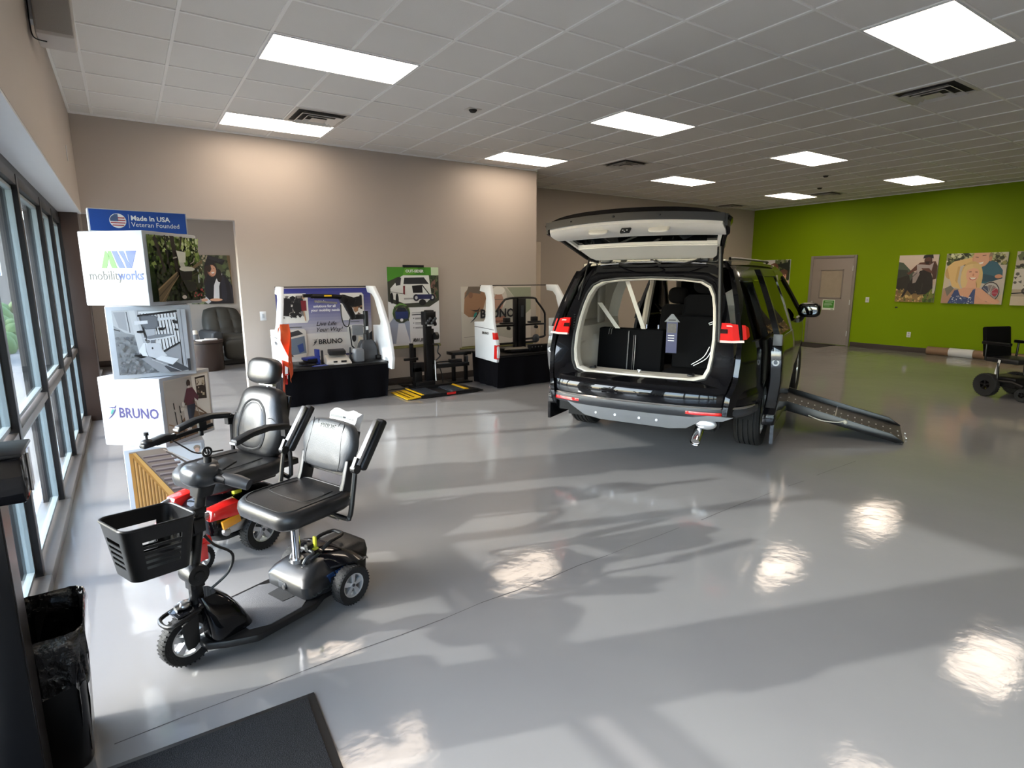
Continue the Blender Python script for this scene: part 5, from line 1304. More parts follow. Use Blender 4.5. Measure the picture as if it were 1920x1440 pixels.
# windscreen, hood, front end
B().slab(lambda i, j, k: Vector(((-1 + 2 * i / 8) * (.62 + .14 * j / 6), 2.42 + .85 * j / 6 - .05 * (-1 + i / 4) ** 2, 1.70 - .62 * j / 6 - .006 * k)), 8, 6).obj('windscreen', CARGLASS, VAN)
B().slab(lambda i, j, k: Vector(((-1 + 2 * i / 10) * (.84 - .18 * (j / 8) ** 2), 3.1 + .86 * j / 8, 1.10 - .06 * (j / 8) - .16 * (j / 8) ** 3 + .03 * (1 - (-1 + i / 5) ** 2) - .03 * k)), 10, 8).obj('hood', BLACKG, VAN)
B().slab(lambda i, j, k: Vector(((-1 + 2 * i / 10) * .80, 3.98 - .25 * (-1 + i / 5) ** 4 - .05 * k, .30 + .58 * j / 6)), 10, 6).obj('front_bumper', BLACKG, VAN)
# mirrors
for s in (-1, 1):
    B().tube([(s * .95, 2.58, 1.06), (s * 1.0, 2.56, 1.08), (s * 1.03, 2.54, 1.13)], .03, n=10, smooth=3).box((s * .97, 2.60, 1.07), (.05, .16, .05)).obj('mirror_arm', BLACKP, VAN)
    mm = B().ell((s * 1.10, 2.55, 1.21), (.135, .075, .095), e=.6).obj('mirror', BLACKG, VAN)
    B().ell((s * 1.10, 2.487, 1.21), (.11, .016, .075), e=.6).obj('mirror_glass', mat('mirror_glass', (.12, .13, .13), .05, metal=1), mm)

# rear frame around the opening
INN = [(0, .725), (.30, .725), (.52, .735), (.615, .765), (.65, .84), (.665, .95), (.668, 1.1), (.655, 1.25), (.635, 1.38), (.61, 1.48), (.565, 1.56), (.48, 1.605), (.30, 1.625), (0, 1.635)]
def outx(z): return vw(z) * .84
OUT = [(0, .66), (.30, .66), (.60, .66), (.80, .67), (outx(.82), .82), (outx(.95), .95), (outx(1.1), 1.1), (outx(1.25), 1.25), (outx(1.4), 1.4), (outx(1.53), 1.53), (outx(1.63), 1.63), (.58, 1.73), (.33, 1.79), (0, 1.80)]
def loopy(pts):
    R_ = pts; L_ = [(-x, z) for x, z in pts[1:-1]][::-1]
    return R_ + L_
def yr(z): return interp(z, YR)
def rings(inn, out, y0, y1):
    i_, o_ = loopy(inn), loopy(out)
    return [Vector((x, y0(z), z)) for x, z in o_], [Vector((x, y1(z), z)) for x, z in i_]
sc_ = lambda P, k: [(x * k[0], .725 + (z - .725) * k[1] if z > .725 else z) for x, z in P]
ro, ri = rings(INN, OUT, lambda z: yr(z), lambda z: yr(z) + .03)
I2 = [(x * .965, 1.17 + (z - 1.17) * .97) for x, z in INN]
_, ri2 = rings(I2, OUT, yr, lambda z: yr(z) + .09)
mid = [a.lerp(b, .55) + Vector((0, -.015, 0)) for a, b in zip(ro, ri)]
B().loft([ro, mid, ri, [p + Vector((0, .05, 0)) for p in ri]], cap=False).obj('tailgate_frame', BLACKG, VAN)
B().tube([p + Vector((0, .0, 0)) for p in ri], .012, n=6, closed=True).obj('weather_seal', mat('seal_rubber', rgb(30, 30, 31), .5), VAN)
B().loft([[Vector((p.x * .985, p.y + .008, 1.17 + (p.z - 1.17) * .985)) for p in ri], [Vector((p.x * .965, p.y + .006, 1.17 + (p.z - 1.17) * .965)) for p in ri], [Vector((p.x * .945, p.y + .02, 1.17 + (p.z - 1.17) * .945)) for p in ri], [Vector((p.x * .94, p.y + .09, 1.17 + (p.z - 1.17) * .94)) for p in ri]], cap=False).obj('opening_trim', CREAM, VAN)
# tail lamps
LRED = mat('red_lens', rgb(214, 30, 28), .12, coat=1.0, noise=.1, scale=14)
LDK = mat('smoked_lens', rgb(40, 8, 8), .1, coat=1)
LWH = mat('clear_lens', rgb(225, 200, 196), .1, coat=1)
def lampP(s, u, z, off):
    """u 0..1: across the rear face then round the corner"""
    zz = z
    if u < .62:
        t = u / .62; x = .705 + (outx(zz) - .705) * t; y = yr(zz) - .015
        return Vector((s * (x + off * t), y - off * (1 - .3 * t), zz))
    t = (u - .62) / .38; p = side(s, -1.0 + .34 * t, zz, off); return Vector((p.x, p.y - off * (1 - t), p.z))
for s in (-1, 1):
    lp = None
    for (u0, u1, z0, z1, mt, nm, of) in ((.02, .76, 1.10, 1.25, LRED, 'tail_lamp', .016), (.02, .34, 1.165, 1.20, LDK, 'lamp_inner', .022), (.03, .62, 1.09, 1.108, LWH, 'reverse_strip', .021), (.3, .6, 1.222, 1.232, LWH, 'lamp_highlight', .0205)):
        b = B().slab(lambda i, j, k: lampP(s, u0 + (u1 - u0) * i / 10, 1.175 + (z0 + (z1 - z0) * j / 4 - 1.175) * (1 - .55 * max(0, ((u0 + (u1 - u0) * i / 10) - .5) / .26) ** 2.5), of if k else -.01), 10, 4)
        o = b.obj(nm, mt, lp or VAN)
        if lp is None: lp = o
# bumper
BPL = [(.985, -.42), (.965, -.66), (.90, -.86), (.78, -.985), (.58, -1.05), (.30, -1.085), (0, -1.095)]
bp_pts = [Vector((x, y, 0)) for x, y in BPL] + [Vector((-x, y, 0)) for x, y in BPL[:-1][::-1]]
bp_pts = catmull(bp_pts, 5)
def bump_strip(name, material, zs, parent=VAN, rng=None, thick=.03, **kw):
    """zs: list of (z, outward offset)"""
    pts = bp_pts if rng is None else bp_pts[rng[0]:rng[1]]
    n = len(pts)
    def P(i, j, k):
        p = pts[i]; a = pts[max(0, i - 1)]; c = pts[min(n - 1, i + 1)]
        d = (c - a).normalized(); nrm = Vector((-d.y, d.x, 0))
        if nrm.y > 0 and abs(p.x) < .9: nrm = -nrm
        if nrm.x * p.x < 0 and abs(p.x) >= .9: nrm = -nrm
        z, o = zs[j]
        return Vector((p.x, p.y, z)) + nrm * (o - thick * k)
    return B().slab(P, n - 1, len(zs) - 1).obj(name, material, parent, **kw)
bump_strip('rear_bumper', BLACKG, [(.745, -.10), (.725, -.05), (.71, .0), (.68, .02), (.63, .03), (.58, .032), (.55, .025)])
bump_strip('bumper_ledge', BLACKG, [(.745, -.12), (.735, -.10)])
N_ = len(bp_pts)
bump_strip('chrome_strip', CHROME, [(.552, .035), (.542, .042), (.534, .038)], rng=(6, N_ - 6))
bump_strip('lower_fascia', DGREYP, [(.536, .03), (.51, .036), (.48, .030), (.45, .0)], rng=(4, N_ - 4))
for s in (-1, 1):
    def rp_(i, j, k):
        t = .0 + i / 10; k0 = (N_ - 1) * (.5 + s * -.0) 
        x = s * (.50 + .30 * t)
        # find y on the bumper plan
        yb = interp(abs(x), sorted([(p[0], p[1]) for p in BPL]))
        return Vector((x, yb - .036 - .006 * (1 - k) * 1 - .008 * math.sin(t * PI), .480 + .028 * j - .006 * (t - .5)))
    B().slab(rp_, 10, 1).obj('bumper_reflector', LRED, VAN, bevel=.003)
# grey underride plate
pl = [(-.66, .48), (.88, .48), (.80, .44), (.62, .42), (.50, .345), (.36, .325), (-.30, .325), (-.46, .35), (-.60, .43)]
B().prism([(x, z) for x, z in pl], -1.055, -1.02, 'y').obj('underride_plate', GREYP, VAN, bevel=.004)
q = B()
for x in (-.34, -.15, .08, .24): q.cyl((x, -1.062, .385), (x, -1.053, .385), .012, n=10)
q.obj('plate_bolt', STEEL, VAN)
B().cyl((.60, -1.12, .25), (.60, -.95, .36), .042, n=20, cap=False).cyl((.60, -1.11, .256), (.60, -.95, .36), .036, n=20).obj('exhaust_tip', CHROME, VAN)
B().ell((.66, -1.03, .40), (.09, .03, .05)).obj('heat_shield', ALLOY, VAN)
B().b2((-.70, -.9, .30), (.70, 3.8, .36)).obj('underbody', ARCHM, VAN)
B().b2((-.76, -.98, .36), (.76, -.90, .66)).obj('rear_panel', ARCHM, VAN)

# interior
CARPET = mat('black_carpet', rgb(20, 20, 21), .95, noise=.2, bump=.3, bscale=200)
B().b2((-.72, -.92, .60), (.72, .55, .645)).obj('cargo_floor', CARPET, VAN)
B().b2((-.85, .55, .30), (.85, 2.9, .34)).obj('cabin_floor', CARPET, VAN)
def sillP(i, j, k):
    u = -1 + 2 * i / 16
    return Vector((u * .64, -.955 + .06 * (u * u) + .27 * j / 3, .760 - .002 * j - .03 * k))
B().slab(sillP, 16, 3).obj('sill_plate', CREAM, VAN)
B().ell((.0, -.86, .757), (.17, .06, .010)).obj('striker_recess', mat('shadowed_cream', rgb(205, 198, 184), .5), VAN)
B().box((0, -.87, .775), (.015, .012, .03)).box((0, -.87, .79), (.035, .012, .008)).obj('striker', STEEL, VAN)
for x in (-.50, .45): B().box((x, -.78, .765), (.06, .04, .014)).cyl((x + .02, -.80, .765), (x + .02, -.77, .777), .012, n=10).obj('anchor_loop', BLACKM, VAN, bevel=.003)
for s in (-1, 1):
    # shaped side trim with pocket
    def trimP(i, j, k):
        z = .64 + 1.0 * j / 20; y0_ = yr(z) + .11; y = y0_ + (.45 - y0_) * i / 18
        x = interp(z, [(.64, .66), (.9, .70), (1.1, .72), (1.2, .74), (1.45, .68), (1.64, .60)]) - (.10 if (z < 1.02 and y > -.35) else 0) * min(1, (y + .35) / .15 if y > -.35 else 0)
        if .70 < z < .98 and -.80 < y < -.48: x += .045
        if 1.0 < z < 1.18 and -.78 < y < -.50: x += .04
        if z > 1.16 and -.62 < y < .42: x += .10
        return Vector((s * (x + .01 * k), y, z))
    B().slab(trimP, 18, 20).obj('side_trim', CREAM, VAN)
    B().box((s * .71, -.64, 1.02), (.02, .03, .02)).obj('trim_hook', STEEL, VAN)
    q = B()
    for k in range(9): q.box((s * .672, -.865 + .002 * k, 1.08 + .025 * k), (.006, .03, .006))
    q.obj('trim_vent', BLACKP, VAN)
# third-row bench folded back (left) and seat at the right
B().loft([[Vector((x, -.40 + .12 * (z - .66) + y, z)) for x, y in ((-.63 + .0, 0), (-.30, -.015), (.05, 0), (.05, .13), (-.63, .13))] for z in (.68, .9, 1.06, 1.12)]).obj('rear_seat_back', SEATC, VAN, bevel=.015)
B().box((-.29, -.39, .9), (.012, .02, .40), (-.1, 0, 0)).obj('seat_seam', BLACKP, VAN)
for x in (-.235, -.215): B().tube([(x, -.418, .70), (x + .004, -.408, .9), (x, -.385, 1.06)], .0035, n=5).obj('zip', STEEL, VAN)
for x in (-.50, -.475): B().tube([(x, -.398, 1.06), (x, -.38, 1.11), (x, -.33, 1.13)], .0035, n=5).obj('zip', STEEL, VAN)
for x in (.0, -.12): B().cyl((x, -.35, 1.13), (x, -.35, 1.17), .012, n=8).obj('headrest_socket', CHROME, VAN)
B().loft([[Vector((x, -.30 + .16 * (z - .66) + y, z)) for x, y in ((.12, 0), (.58, 0), (.58, .13), (.12, .13))] for z in (.74, .95, 1.15, 1.26)]).obj('rear_seat_back', SEATC, VAN, bevel=.03)
B().b2((.12, -.62, .64), (.62, -.25, .76)).obj('seat_cushion', SEATC, VAN, bevel=.03)
q = B()
for k in range(6): q.torus((-.5 + .1 * k, -.44, .675), 'y', .028, .008, n=14, k=6)
for k in range(2): q.torus((.25 + .12 * k, -.64, .675), 'y', .028, .008, n=14, k=6)
q.obj('seat_latch', BLACKM, VAN)
B().box((.02, -.44, .665), (.60, .03, .03)).box((.35, -.64, .66), (.4, .03, .03)).obj('seat_rail', DGREYP, VAN)
B().tube([(.50, -.34, .98), (.45, -.345, .88), (.34, -.35, .80)], .004, n=5, smooth=4).tube([(.53, -.34, .98), (.48, -.345, .87), (.36, -.35, .79)], .004, n=5, smooth=4).obj('pull_strap', ALLOY, VAN)
B().tube([(.47, -.30, 1.20), (.52, -.30, 1.22), (.54, -.30, 1.21), (.48, -.30, 1.185)], .004, n=5, closed=True).obj('buckle', ALLOY, VAN)
def fseat(x, y, z0, nm):
    B().loft([[Vector((x + a, y - .10 * (z - z0) + c, z)) for a, c in rrect(w_, .14, .05, n=3)] for z, w_ in ((z0, .46), (z0 + .3, .50), (z0 + .56, .44), (z0 + .60, .34))]).obj(nm, SEATC, VAN)
    B().ell((x, y - .09, z0 + .72), (.13, .06, .11), e=.7).obj('headrest', SEATC, VAN)
    B().ell((x, y + .28, z0 - .02), (.25, .28, .09), e=.5).obj('seat_cushion', SEATC, VAN)
fseat(.35, .15, .86, 'second_row_seat')
fseat(.42, 1.9, .68, 'front_seat'); fseat(-.42, 1.9, .68, 'front_seat')
B().box((0, 2.75, .95), (1.5, .35, .35)).obj('dashboard', mat('dash_plastic', rgb(30, 30, 31), .6), VAN, bevel=.06)
B().torus((-.42, 2.48, 1.02), 'y', .18, .016).obj('steering_wheel', BLACKP, VAN)
# belts and pillars inside
def belt(a, c, w_=.022, mt=CREAM, nm='seat_belt'):
    a, c = Vector(a), Vector(c)
    B().loft([[a + Vector((-w_, 0, 0)), a + Vector((w_, 0, 0)), a + Vector((w_, .006, 0)), a + Vector((-w_, .006, 0))], [c + Vector((-w_, 0, 0)), c + Vector((w_, 0, 0)), c + Vector((w_, .006, 0)), c + Vector((-w_, .006, 0))]]).obj(nm, mt, VAN)
belt((-.30, -.45, 1.60), (-.16, -.32, 1.12))
belt((-.60, -.42, 1.38), (-.42, -.36, 1.12), .026)
for s in (-1, 1):
    B().tube([(s * .74, 1.70, 1.65), (s * .80, 1.72, 1.3), (s * .86, 1.74, .9)], .05, n=8).obj('inner_pillar', GREYTRIM, VAN)
    B().box((s * .70, -.14, 1.38), (.03, .16, .44)).obj('inner_pillar', GREYTRIM if s < 0 else BLACKP, VAN, bevel=.01)
B().tube([(-.60, 2.44, 1.66), (-.72, 2.9, 1.35), (-.80, 3.2, 1.1)], .04, n=8).obj('inner_pillar', GREYTRIM, VAN)
B().tube([(.60, 2.44, 1.66), (.72, 2.9, 1.35), (.80, 3.2, 1.1)], .04, n=8).obj('inner_pillar', GREYTRIM, VAN)
# hanging tag
tg = B().box((.16, -.43, 1.06), (.105, .004, .30)).obj('information_tag', mat('tag_blue', rgb(18, 28, 80), .4, noise=.1), VAN)
B().prism([(.085, 1.21), (.235, 1.21), (.17, 1.285), (.15, 1.285)], -.436, -.431, 'y').obj('tag_header', mat('tag_grey', rgb(92, 96, 102), .4), tg)
B().box((.16, -.433, 1.15), (.085, .003, .09)).obj('tag_picture', mat('tag_photo', rgb(70, 66, 66), .5, noise=.6, scale=60), tg)
B().box((.16, -.438, 1.228), (.07, .002, .012)).obj('tag_line', INK, tg)
for k in range(3): B().box((.155, -.433, 1.08 - k * .025), (.06, .003, .006)).obj('tag_line', INKW, tg)

# tailgate, raised
GP = [(-.60, 1.80), (-.75, 1.855), (-.95, 1.925), (-1.10, 1.985), (-1.18, 2.01), (-1.30, 2.035), (-1.38, 2.045)]   # (y,z) of inner surface along the gate
def gy(t): return interp(t, [(k / 6, p[0]) for k, p in enumerate(GP)])
def gz(t): return interp(t, [(k / 6, p[1]) for k, p in enumerate(GP)])
def ghw(t): return interp(t, [(0, .56), (.1, .64), (.35, .70), (.6, .765), (.85, .79), (1, .78)])
def gateP(u, t, up):
    hw = ghw(t)
    return Vector((u * hw, gy(t) + .13 * t * u ** 2, gz(t) + up + (.035 * t) * (1 - u * u)))
n_u, n_t = 20, 16
def skin(i, j, k):
    u, t = -1 + 2 * i / n_u, j / n_t
    e = (1 - abs(u) ** 6)
    return gateP(u * (1.02 if k else 1), t * (1.0 + .02 * k), .015 + k * (.03 + .055 * e * math.sin(min(1, t * 1.2) * PI * .55)))
GT = B().slab(skin, n_u, n_t).obj('tailgate', BLACKG, VAN)
# rear face lip, spoiler and glass seen from below
B().slab(lambda i, j, k: gateP(-.98 + 1.96 * i / 20, 1.0, 0) + Vector((0, -.012 - .02 * k, .002 + .06 * j)), 20, 1).obj('gate_edge', BLACKP, GT)
q = B()
for u in (-.62, -.1, .38): q.ell(tuple(gateP(u, 1.0, .035) + Vector((0, -.035, 0))), (.012, .006, .008), n=10, m=6)
q.obj('edge_plug', BLACKM, GT)
B().slab(lambda i, j, k: gateP((-.80 + 1.60 * i / 12), .33 + .16 * j / 4, .012 - .01 * k), 12, 4).obj('gate_glass', TINT, GT)
def ringstrip(name, u0, u1, t0, t1, drop, mt, wd, th=.03):
    """cream frame: four bars round a rectangle in gate space"""
    q = B()
    for a, c in (((u0, t0), (u1, t0 + wd)), ((u0, t1 - wd), (u1, t1)), ((u0, t0), (u0 + wd * .7, t1)), ((u1 - wd * .7, t0), (u1, t1))):
        q.slab(lambda i, j, k: gateP(a[0] + (c[0] - a[0]) * i / 10, a[1] + (c[1] - a[1]) * j / 3, -drop - .0 + th * k), 10, 3)
    return q.obj(name, mt, GT)
GCR = mat('tailgate_cream_trim', rgb(212, 208, 199), .5, noise=.03)
ringstrip('glass_surround', -.95, .95, .26, .52, .012, GCR, .05)
B().slab(lambda i, j, k: gateP((-.92 + 1.84 * i / 16), .05 + .25 * j / 4, -.02 + .02 * k), 16, 4).obj('upper_trim_panel', GCR, GT)
lpan = B().slab(lambda i, j, k: gateP((-.97 + 1.94 * i / 20) * (1 - .02 * (j / 8)), .50 + .47 * j / 8, -.05 * math.sin((j / 8) * PI * .9 + .15) ** .6 + (.03 if k else 0)), 20, 8).obj('lower_trim_panel', GCR, GT)
for u in (-.32, .34):
    c = gateP(u, .87, -.047)
    Mc = Matrix.Translation(c) @ Matrix.Rotation(math.radians(48), 4, 'X')
    B(Mc).ell((0, -.004, -.004), (.088, .036, .012), e=.6).obj('pull_cup_rim', GCR, lpan)
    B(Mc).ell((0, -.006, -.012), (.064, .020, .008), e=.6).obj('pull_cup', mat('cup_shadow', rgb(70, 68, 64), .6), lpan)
c = gateP(.0, .88, -.050)
B(Matrix.Translation(c) @ Matrix.Rotation(math.radians(40), 4, 'X')).box((0, -.01, 0), (.085, .075, .02)).obj('latch', BLACKM, GT, bevel=.008)
q = B()
for dx, dz in ((-.018, .01), (.018, .01), (0, -.018)): q.ell((c.x + dx, c.y - .03 + dz * .3, c.z - .014 + dz * .4), (.007, .004, .006), n=8, m=6)
q.obj('latch_bolt', ALLOY, GT)
# closed end of the gate at the right
for s in (-1, 1):
    B().slab(lambda i, j, k: gateP(s * (1.0 - .03 * k), i / 10, -.03 + .09 * j), 10, 1).obj('gate_side', BLACKP, GT)
    B().box((s * .46, -.60, 1.79), (.10, .08, .05)).obj('hinge', BLACKM, VAN, bevel=.01)
    a_, c_ = Vector((s * .635, -.76, 1.50)), gateP(s * .93, .42, -.03)
    if s > 0:
        B().cyl((.70, -.86, .98), tuple(gateP(.96, .30, -.03)), .020, n=12).obj('lift_strut', BLACKM, VAN)
    else:
        B().cyl((-.655, -.80, 1.42), tuple(gateP(-.93, .12, -.02)), .008, n=10).obj('lift_strut', BLACKM, VAN)
B().tube([(-.34, -.64, 1.77), (-.2, -.72, 1.745), (-.05, -.74, 1.735), (.1, -.70, 1.75), (.0, -.66, 1.79)], .010, n=6, smooth=6).obj('wiring_loom', BLACKP, VAN)
B().tube([(.1, -.74, 1.735), (.3, -.74, 1.745), (.46, -.68, 1.79)], .010, n=6, smooth=6).obj('wiper_arm', BLACKP, VAN)
B().tube([(-.50, -.655, 1.752), (0, -.675, 1.775), (.5, -.655, 1.752)], .006, n=6, smooth=5).obj('drip_rail', CHROME, VAN)

# sliding doors, opened backward
for s in (-1, 1):
    D0, D1, OF, TH = -.40, .62, .145, .10
    def yb(z): return D0 + interp(z, [(.10, .0), (.42, .0), (.46, .10), (.62, .06), (.9, .0), (1.3, .06), (1.72, .16)])
    def dP(z0, z1, ya, yc, th, off):
        def P(i, j, k):
            z = z0 + (z1 - z0) * j / 8; y0_ = ya(z); y1_ = yc(z); y = y0_ + (y1_ - y0_) * i / 6
            return Vector((s * (vw(max(z, .45)) + off - th * k), y, z))
        return P
    if s < 0: D0 = -.55
    dr_ = B().slab(dP(.30, 1.10, yb, lambda z: D1, TH, OF), 6, 8).obj('sliding_door', BLACKG, VAN, bevel=.006)
    B().slab(dP(1.10, 1.70, yb, lambda z: yb(z) + .07, .05, OF), 6, 8).obj('door_frame', BLACKG, dr_)
    B().slab(dP(1.10, 1.70, lambda z: D1 - .06, lambda z: D1, .05, OF), 6, 8).obj('door_frame', BLACKG, dr_)
    B().slab(dP(1.64, 1.70, yb, lambda z: D1, .05, OF), 6, 8).obj('door_frame', BLACKG, dr_)
    B().slab(dP(1.10, 1.65, lambda z: yb(z) + .06, lambda z: D1 - .05, .008, OF - .01), 6, 8).obj('door_glass', TINT, dr_)
    B().slab(dP(.13, .31, lambda z: D0 + .0, lambda z: D1 - .1, .03, OF + .005), 6, 8).obj('door_extension', BLACKG, dr_)
    B().slab(dP(.36, .98, lambda z: yb(z) - .004, lambda z: yb(z) + .01, TH - .02, OF - .008), 1, 8).obj('door_edge_panel', mat('door_jamb_paint', rgb(34, 35, 38), .25, coat=.6, noise=.2, scale=9), dr_)
    x_ = s * (vw(.88) + OF - .05)
    B().torus((x_, D0 + .0, .88), 'y', .024, .007, n=18, k=8, sy=.5).obj('latch_ring', WHITEP, dr_)
    B().box((x_, D0 + .02, 1.08), (.075, .01, .10)).obj('latch_plate', GREYP, dr_, bevel=.004)
    B().slab(dP(.40, 1.05, lambda z: -.05, lambda z: D1 - .05, .03, OF - TH + .01), 6, 8).obj('inner_trim', GREYTRIM, dr_)
# side step / kneeling mechanism behind the rear wheel
B().box((.75, .72, .26), (.4, .35, .10)).box((.92, .62, .22), (.10, .3, .05)).obj('ramp_mechanism', BLACKM, VAN, bevel=.01)

# fold-out ramp (a part of the van), sloping to the floor
rx0, rx1, rz0 = .98, 2.17, .30
ry0, ry1 = .72, 1.50
RM = mat('ramp_grey_tread', rgb(52, 50, 48), .5, metal=.2, noise=.1, bump=.3, bscale=160)
L_ = math.hypot(rx1 - rx0, rz0 - .02); ang = math.atan2(rz0 - .02, rx1 - rx0)
MRp = Matrix.Translation((rx0, 0, rz0)) @ Matrix.Rotation(ang, 4, 'Y')
rmp = B(MRp).b2((0, ry0, -.012), (L_, ry1, .0)).obj('ramp', RM, VAN)
for y in (ry0, ry1):
    B(MRp).prism([(0, -.05), (L_ - .06, -.02), (L_, .0), (L_, .01), (L_ - .12, .055), (0, .055)], y - .012, y + .012, 'y').obj('ramp_side_rail', BLACKM, rmp, bevel=.002)
q = B(MRp)
for r_ in (.33, .60):
    for k in range(18): q.box((.10 + k * .068, ry0 + (ry1 - ry0) * r_ * 1.0, .002), (.012, .035, .006))
q.obj('ramp_slot', ALLOY, rmp)
for y in (ry0 + .12, ry1 - .12): B(MRp).cyl((L_ - .13, y, .0005), (L_ - .13, y, .003), .03, n=16).obj('ramp_hole', INK, rmp)
B(MRp).b2((L_ * .48, ry0, .0), (L_ * .49, ry1, .006)).obj('ramp_hinge', STEEL, rmp)
B().tube([(1.32, ry0 - .03, .20), (1.45, ry0 - .05, .165), (1.60, ry0 - .04, .165), (1.66, ry0 - .03, .19)], .006, n=6, smooth=5).ell((1.66, ry0 - .03, .17), (.02, .02, .02)).obj('ramp_cable', mat('pale_cable', rgb(200, 196, 180), .4), rmp)
# wheelbase side flare and door hardware seen through the glass
B().box((.74, .80, 1.12), (.06, .12, .12)).obj('door_latch_box', GREYP, VAN, bevel=.006)
# ============================================================ FOREGROUND LEFT
t = thing('waste_bin', (-.335, 2.31, 0), math.radians(2), 'black plastic waste bin lined with a shiny black bag, by the window', 'waste bin')
def binring(z, k, w=.20, d=.36): return [Vector((x * k, y * k, z)) for x, y in rrect(w, d, .05, n=5)]
B().loft([binring(0, .72), binring(.02, .78), binring(.42, .94), binring(.50, .97)], cap=False).add(binring(.004, .72), [tuple(range(24))]).obj('bin', mat('bin_plastic', rgb(20, 20, 21), .35, noise=.08, coat=.2), t)
lr = random.Random(5)
rings = []
for z, k, amp in ((.33, 1.015, .006), (.36, 1.03, .006), (.42, 1.045, .005), (.48, 1.05, .003), (.515, 1.03, .002), (.52, .99, .002), (.505, .955, .003), (.42, .90, .006), (.25, .84, .008), (.08, .74, .01), (.03, .5, .01), (.025, .1, .0)):
    base = [Vector((x, y, 0)) for x, y in rrect(.20, .36, .05, n=12)]
    out = []
    for i, p in enumerate(base):
        a = amp * (math.sin(i * 1.7 + z * 40) + math.sin(i * .9 - z * 25) * .8)
        q_ = p * k; q_ += p.normalized() * a
        out.append(Vector((q_.x, q_.y, z + (amp * 2.5 * math.sin(i * 1.3) if z < .34 else 0))))
    rings.append(out)
B().loft(rings, cap=False).obj('bin_liner', mat('shiny_bag_plastic', rgb(10, 10, 11), .14, coat=1.0, bump=1.6, bscale=22), t, angle=60)

t = thing('floor_mat', (.42, 1.62, 0), math.radians(-2), 'black ribbed entrance mat with rubber border at the bottom of the view', 'mat')
mM = bpy.data.materials.new('black_mat_pile'); mM.use_nodes = True
n_ = mM.node_tree; b_ = n_.nodes['Principled BSDF']; b_.inputs['Roughness'].default_value = .95
tc = n_.nodes.new('ShaderNodeTexCoord'); nz = n_.nodes.new('ShaderNodeTexNoise'); nz.inputs['Scale'].default_value = 240; nz.inputs['Detail'].default_value = 3
cr = n_.nodes.new('ShaderNodeValToRGB'); cr.color_ramp.elements[0].color = (.004, .004, .005, 1); cr.color_ramp.elements[1].color = (.05, .05, .055, 1); cr.color_ramp.elements[0].position = .4
n_.links.new(tc.outputs['Object'], nz.inputs['Vector']); n_.links.new(nz.outputs['Fac'], cr.inputs[0]); n_.links.new(cr.outputs[0], b_.inputs['Base Color'])
bp_ = n_.nodes.new('ShaderNodeBump'); bp_.inputs['Strength'].default_value = 1; bp_.inputs['Distance'].default_value = .01; n_.links.new(nz.outputs['Fac'], bp_.inputs['Height']); n_.links.new(bp_.outputs[0], b_.inputs['Normal'])
B().b2((-1.2, -1.5, 0), (.02, .49, .006)).obj('rubber_border', mat('mat_rubber', rgb(24, 24, 25), .5, noise=.1), t, bevel=.002)
B().b2((-1.17, -1.47, .006), (-.01, .465, .012)).obj('pile', mM, t, bevel=.002)

# ============================================================ BACK ROOM
LEATH = mat('dark_olive_upholstery', rgb(58, 56, 50), .6, noise=.15, bump=.15, bscale=80)
LEATH2 = mat('charcoal_upholstery', rgb(52, 54, 57), .6, noise=.12, bump=.15, bscale=80)
RC = thing('recliner_chair', (1.66, 12.42, 0), math.radians(-78), 'dark olive tufted lift recliner in the room beyond the opening', 'armchair')
def rcl(i, j, k):
    u, v = -1 + 2 * i / 24, j / 20
    w_ = .36 + .03 * math.sin(v * PI)
    tuft = .035 * (abs(math.sin((u * 1.5 + .5) * PI)) ** .45) * (abs(math.sin((v * 3) * PI)) ** .45)
    edge = max(0, 1 - u * u) ** .3
    z = .42 + .66 * v
    x = -.30 - .26 * v + (.10 * edge + tuft + .04 * math.sin(v * PI)) * (1 if k else -1.0)
    return Vector((x, u * w_ * (1 - .12 * v ** 4), z - (.06 * u * u * v)))
B().slab(rcl, 24, 20).obj('backrest', LEATH, RC)
B().ell((.0, 0, .46), (.36, .30, .12), e=.6).obj('seat', LEATH, RC)
B().ell((.33, 0, .30), (.10, .29, .20), e=.5).obj('footrest', LEATH, RC)
for s in (-1, 1):
    B().loft([[Vector((x * 1, s * .40 + y, z)) for x, y in rrect(.78, w_, .05)] for z, w_ in ((.04, .15), (.45, .17), (.56, .21), (.63, .20), (.66, .12))]).obj('armrest', LEATH2, RC)
B().box((0, 0, .06), (.62, .6, .08)).obj('base', BLACKM, RC)
B().tube([(-.34, 0, .45), (-.40, .0, .5)], .02, n=6).obj('lever', BLACKM, RC)
t = thing('side_table', (1.1, 11.66, 0), 0, 'dark brown drum side table in front of the recliner', 'side table')
B().lathe([(.0, 0), (.27, 0), (.28, .02), (.28, .5), (.295, .51), (.295, .545), (0, .545)], n=32).obj('drum', mat('dark_walnut', rgb(46, 30, 22), .35, noise=.25, scale=3), t)
B().torus((0, 0, .49), 'z', .281, .006).obj('trim_band', mat('dark_walnut_band', rgb(34, 22, 17), .35), t)
t = thing('magazine', (1.1, 11.62, .546), .3, 'white magazine lying on the drum side table', 'magazine')
B().box((.02, 0, .006), (.28, .21, .012), (0, 0, .1)).obj('pages', WHITEP, t)
B().box((.1, .0, .015), (.2, .16, .008), (0, .04, -.3)).obj('cover', mat('magazine_cover', rgb(210, 205, 200), .35, noise=.1), t)
t = thing('small_lamp', (.96, 11.78, .546), 0, 'small cream and grey object standing on the drum side table beside the magazine', 'ornament')
B().lathe([(0, 0), (.05, 0), (.055, .02), (.05, .10), (.0, .11)], n=18).obj('body', GREYP, t)
B().lathe([(0, .10), (.045, .10), (.04, .17), (0, .175)], n=18).obj('top', mat('cream_ceramic', rgb(206, 198, 182), .4), t)

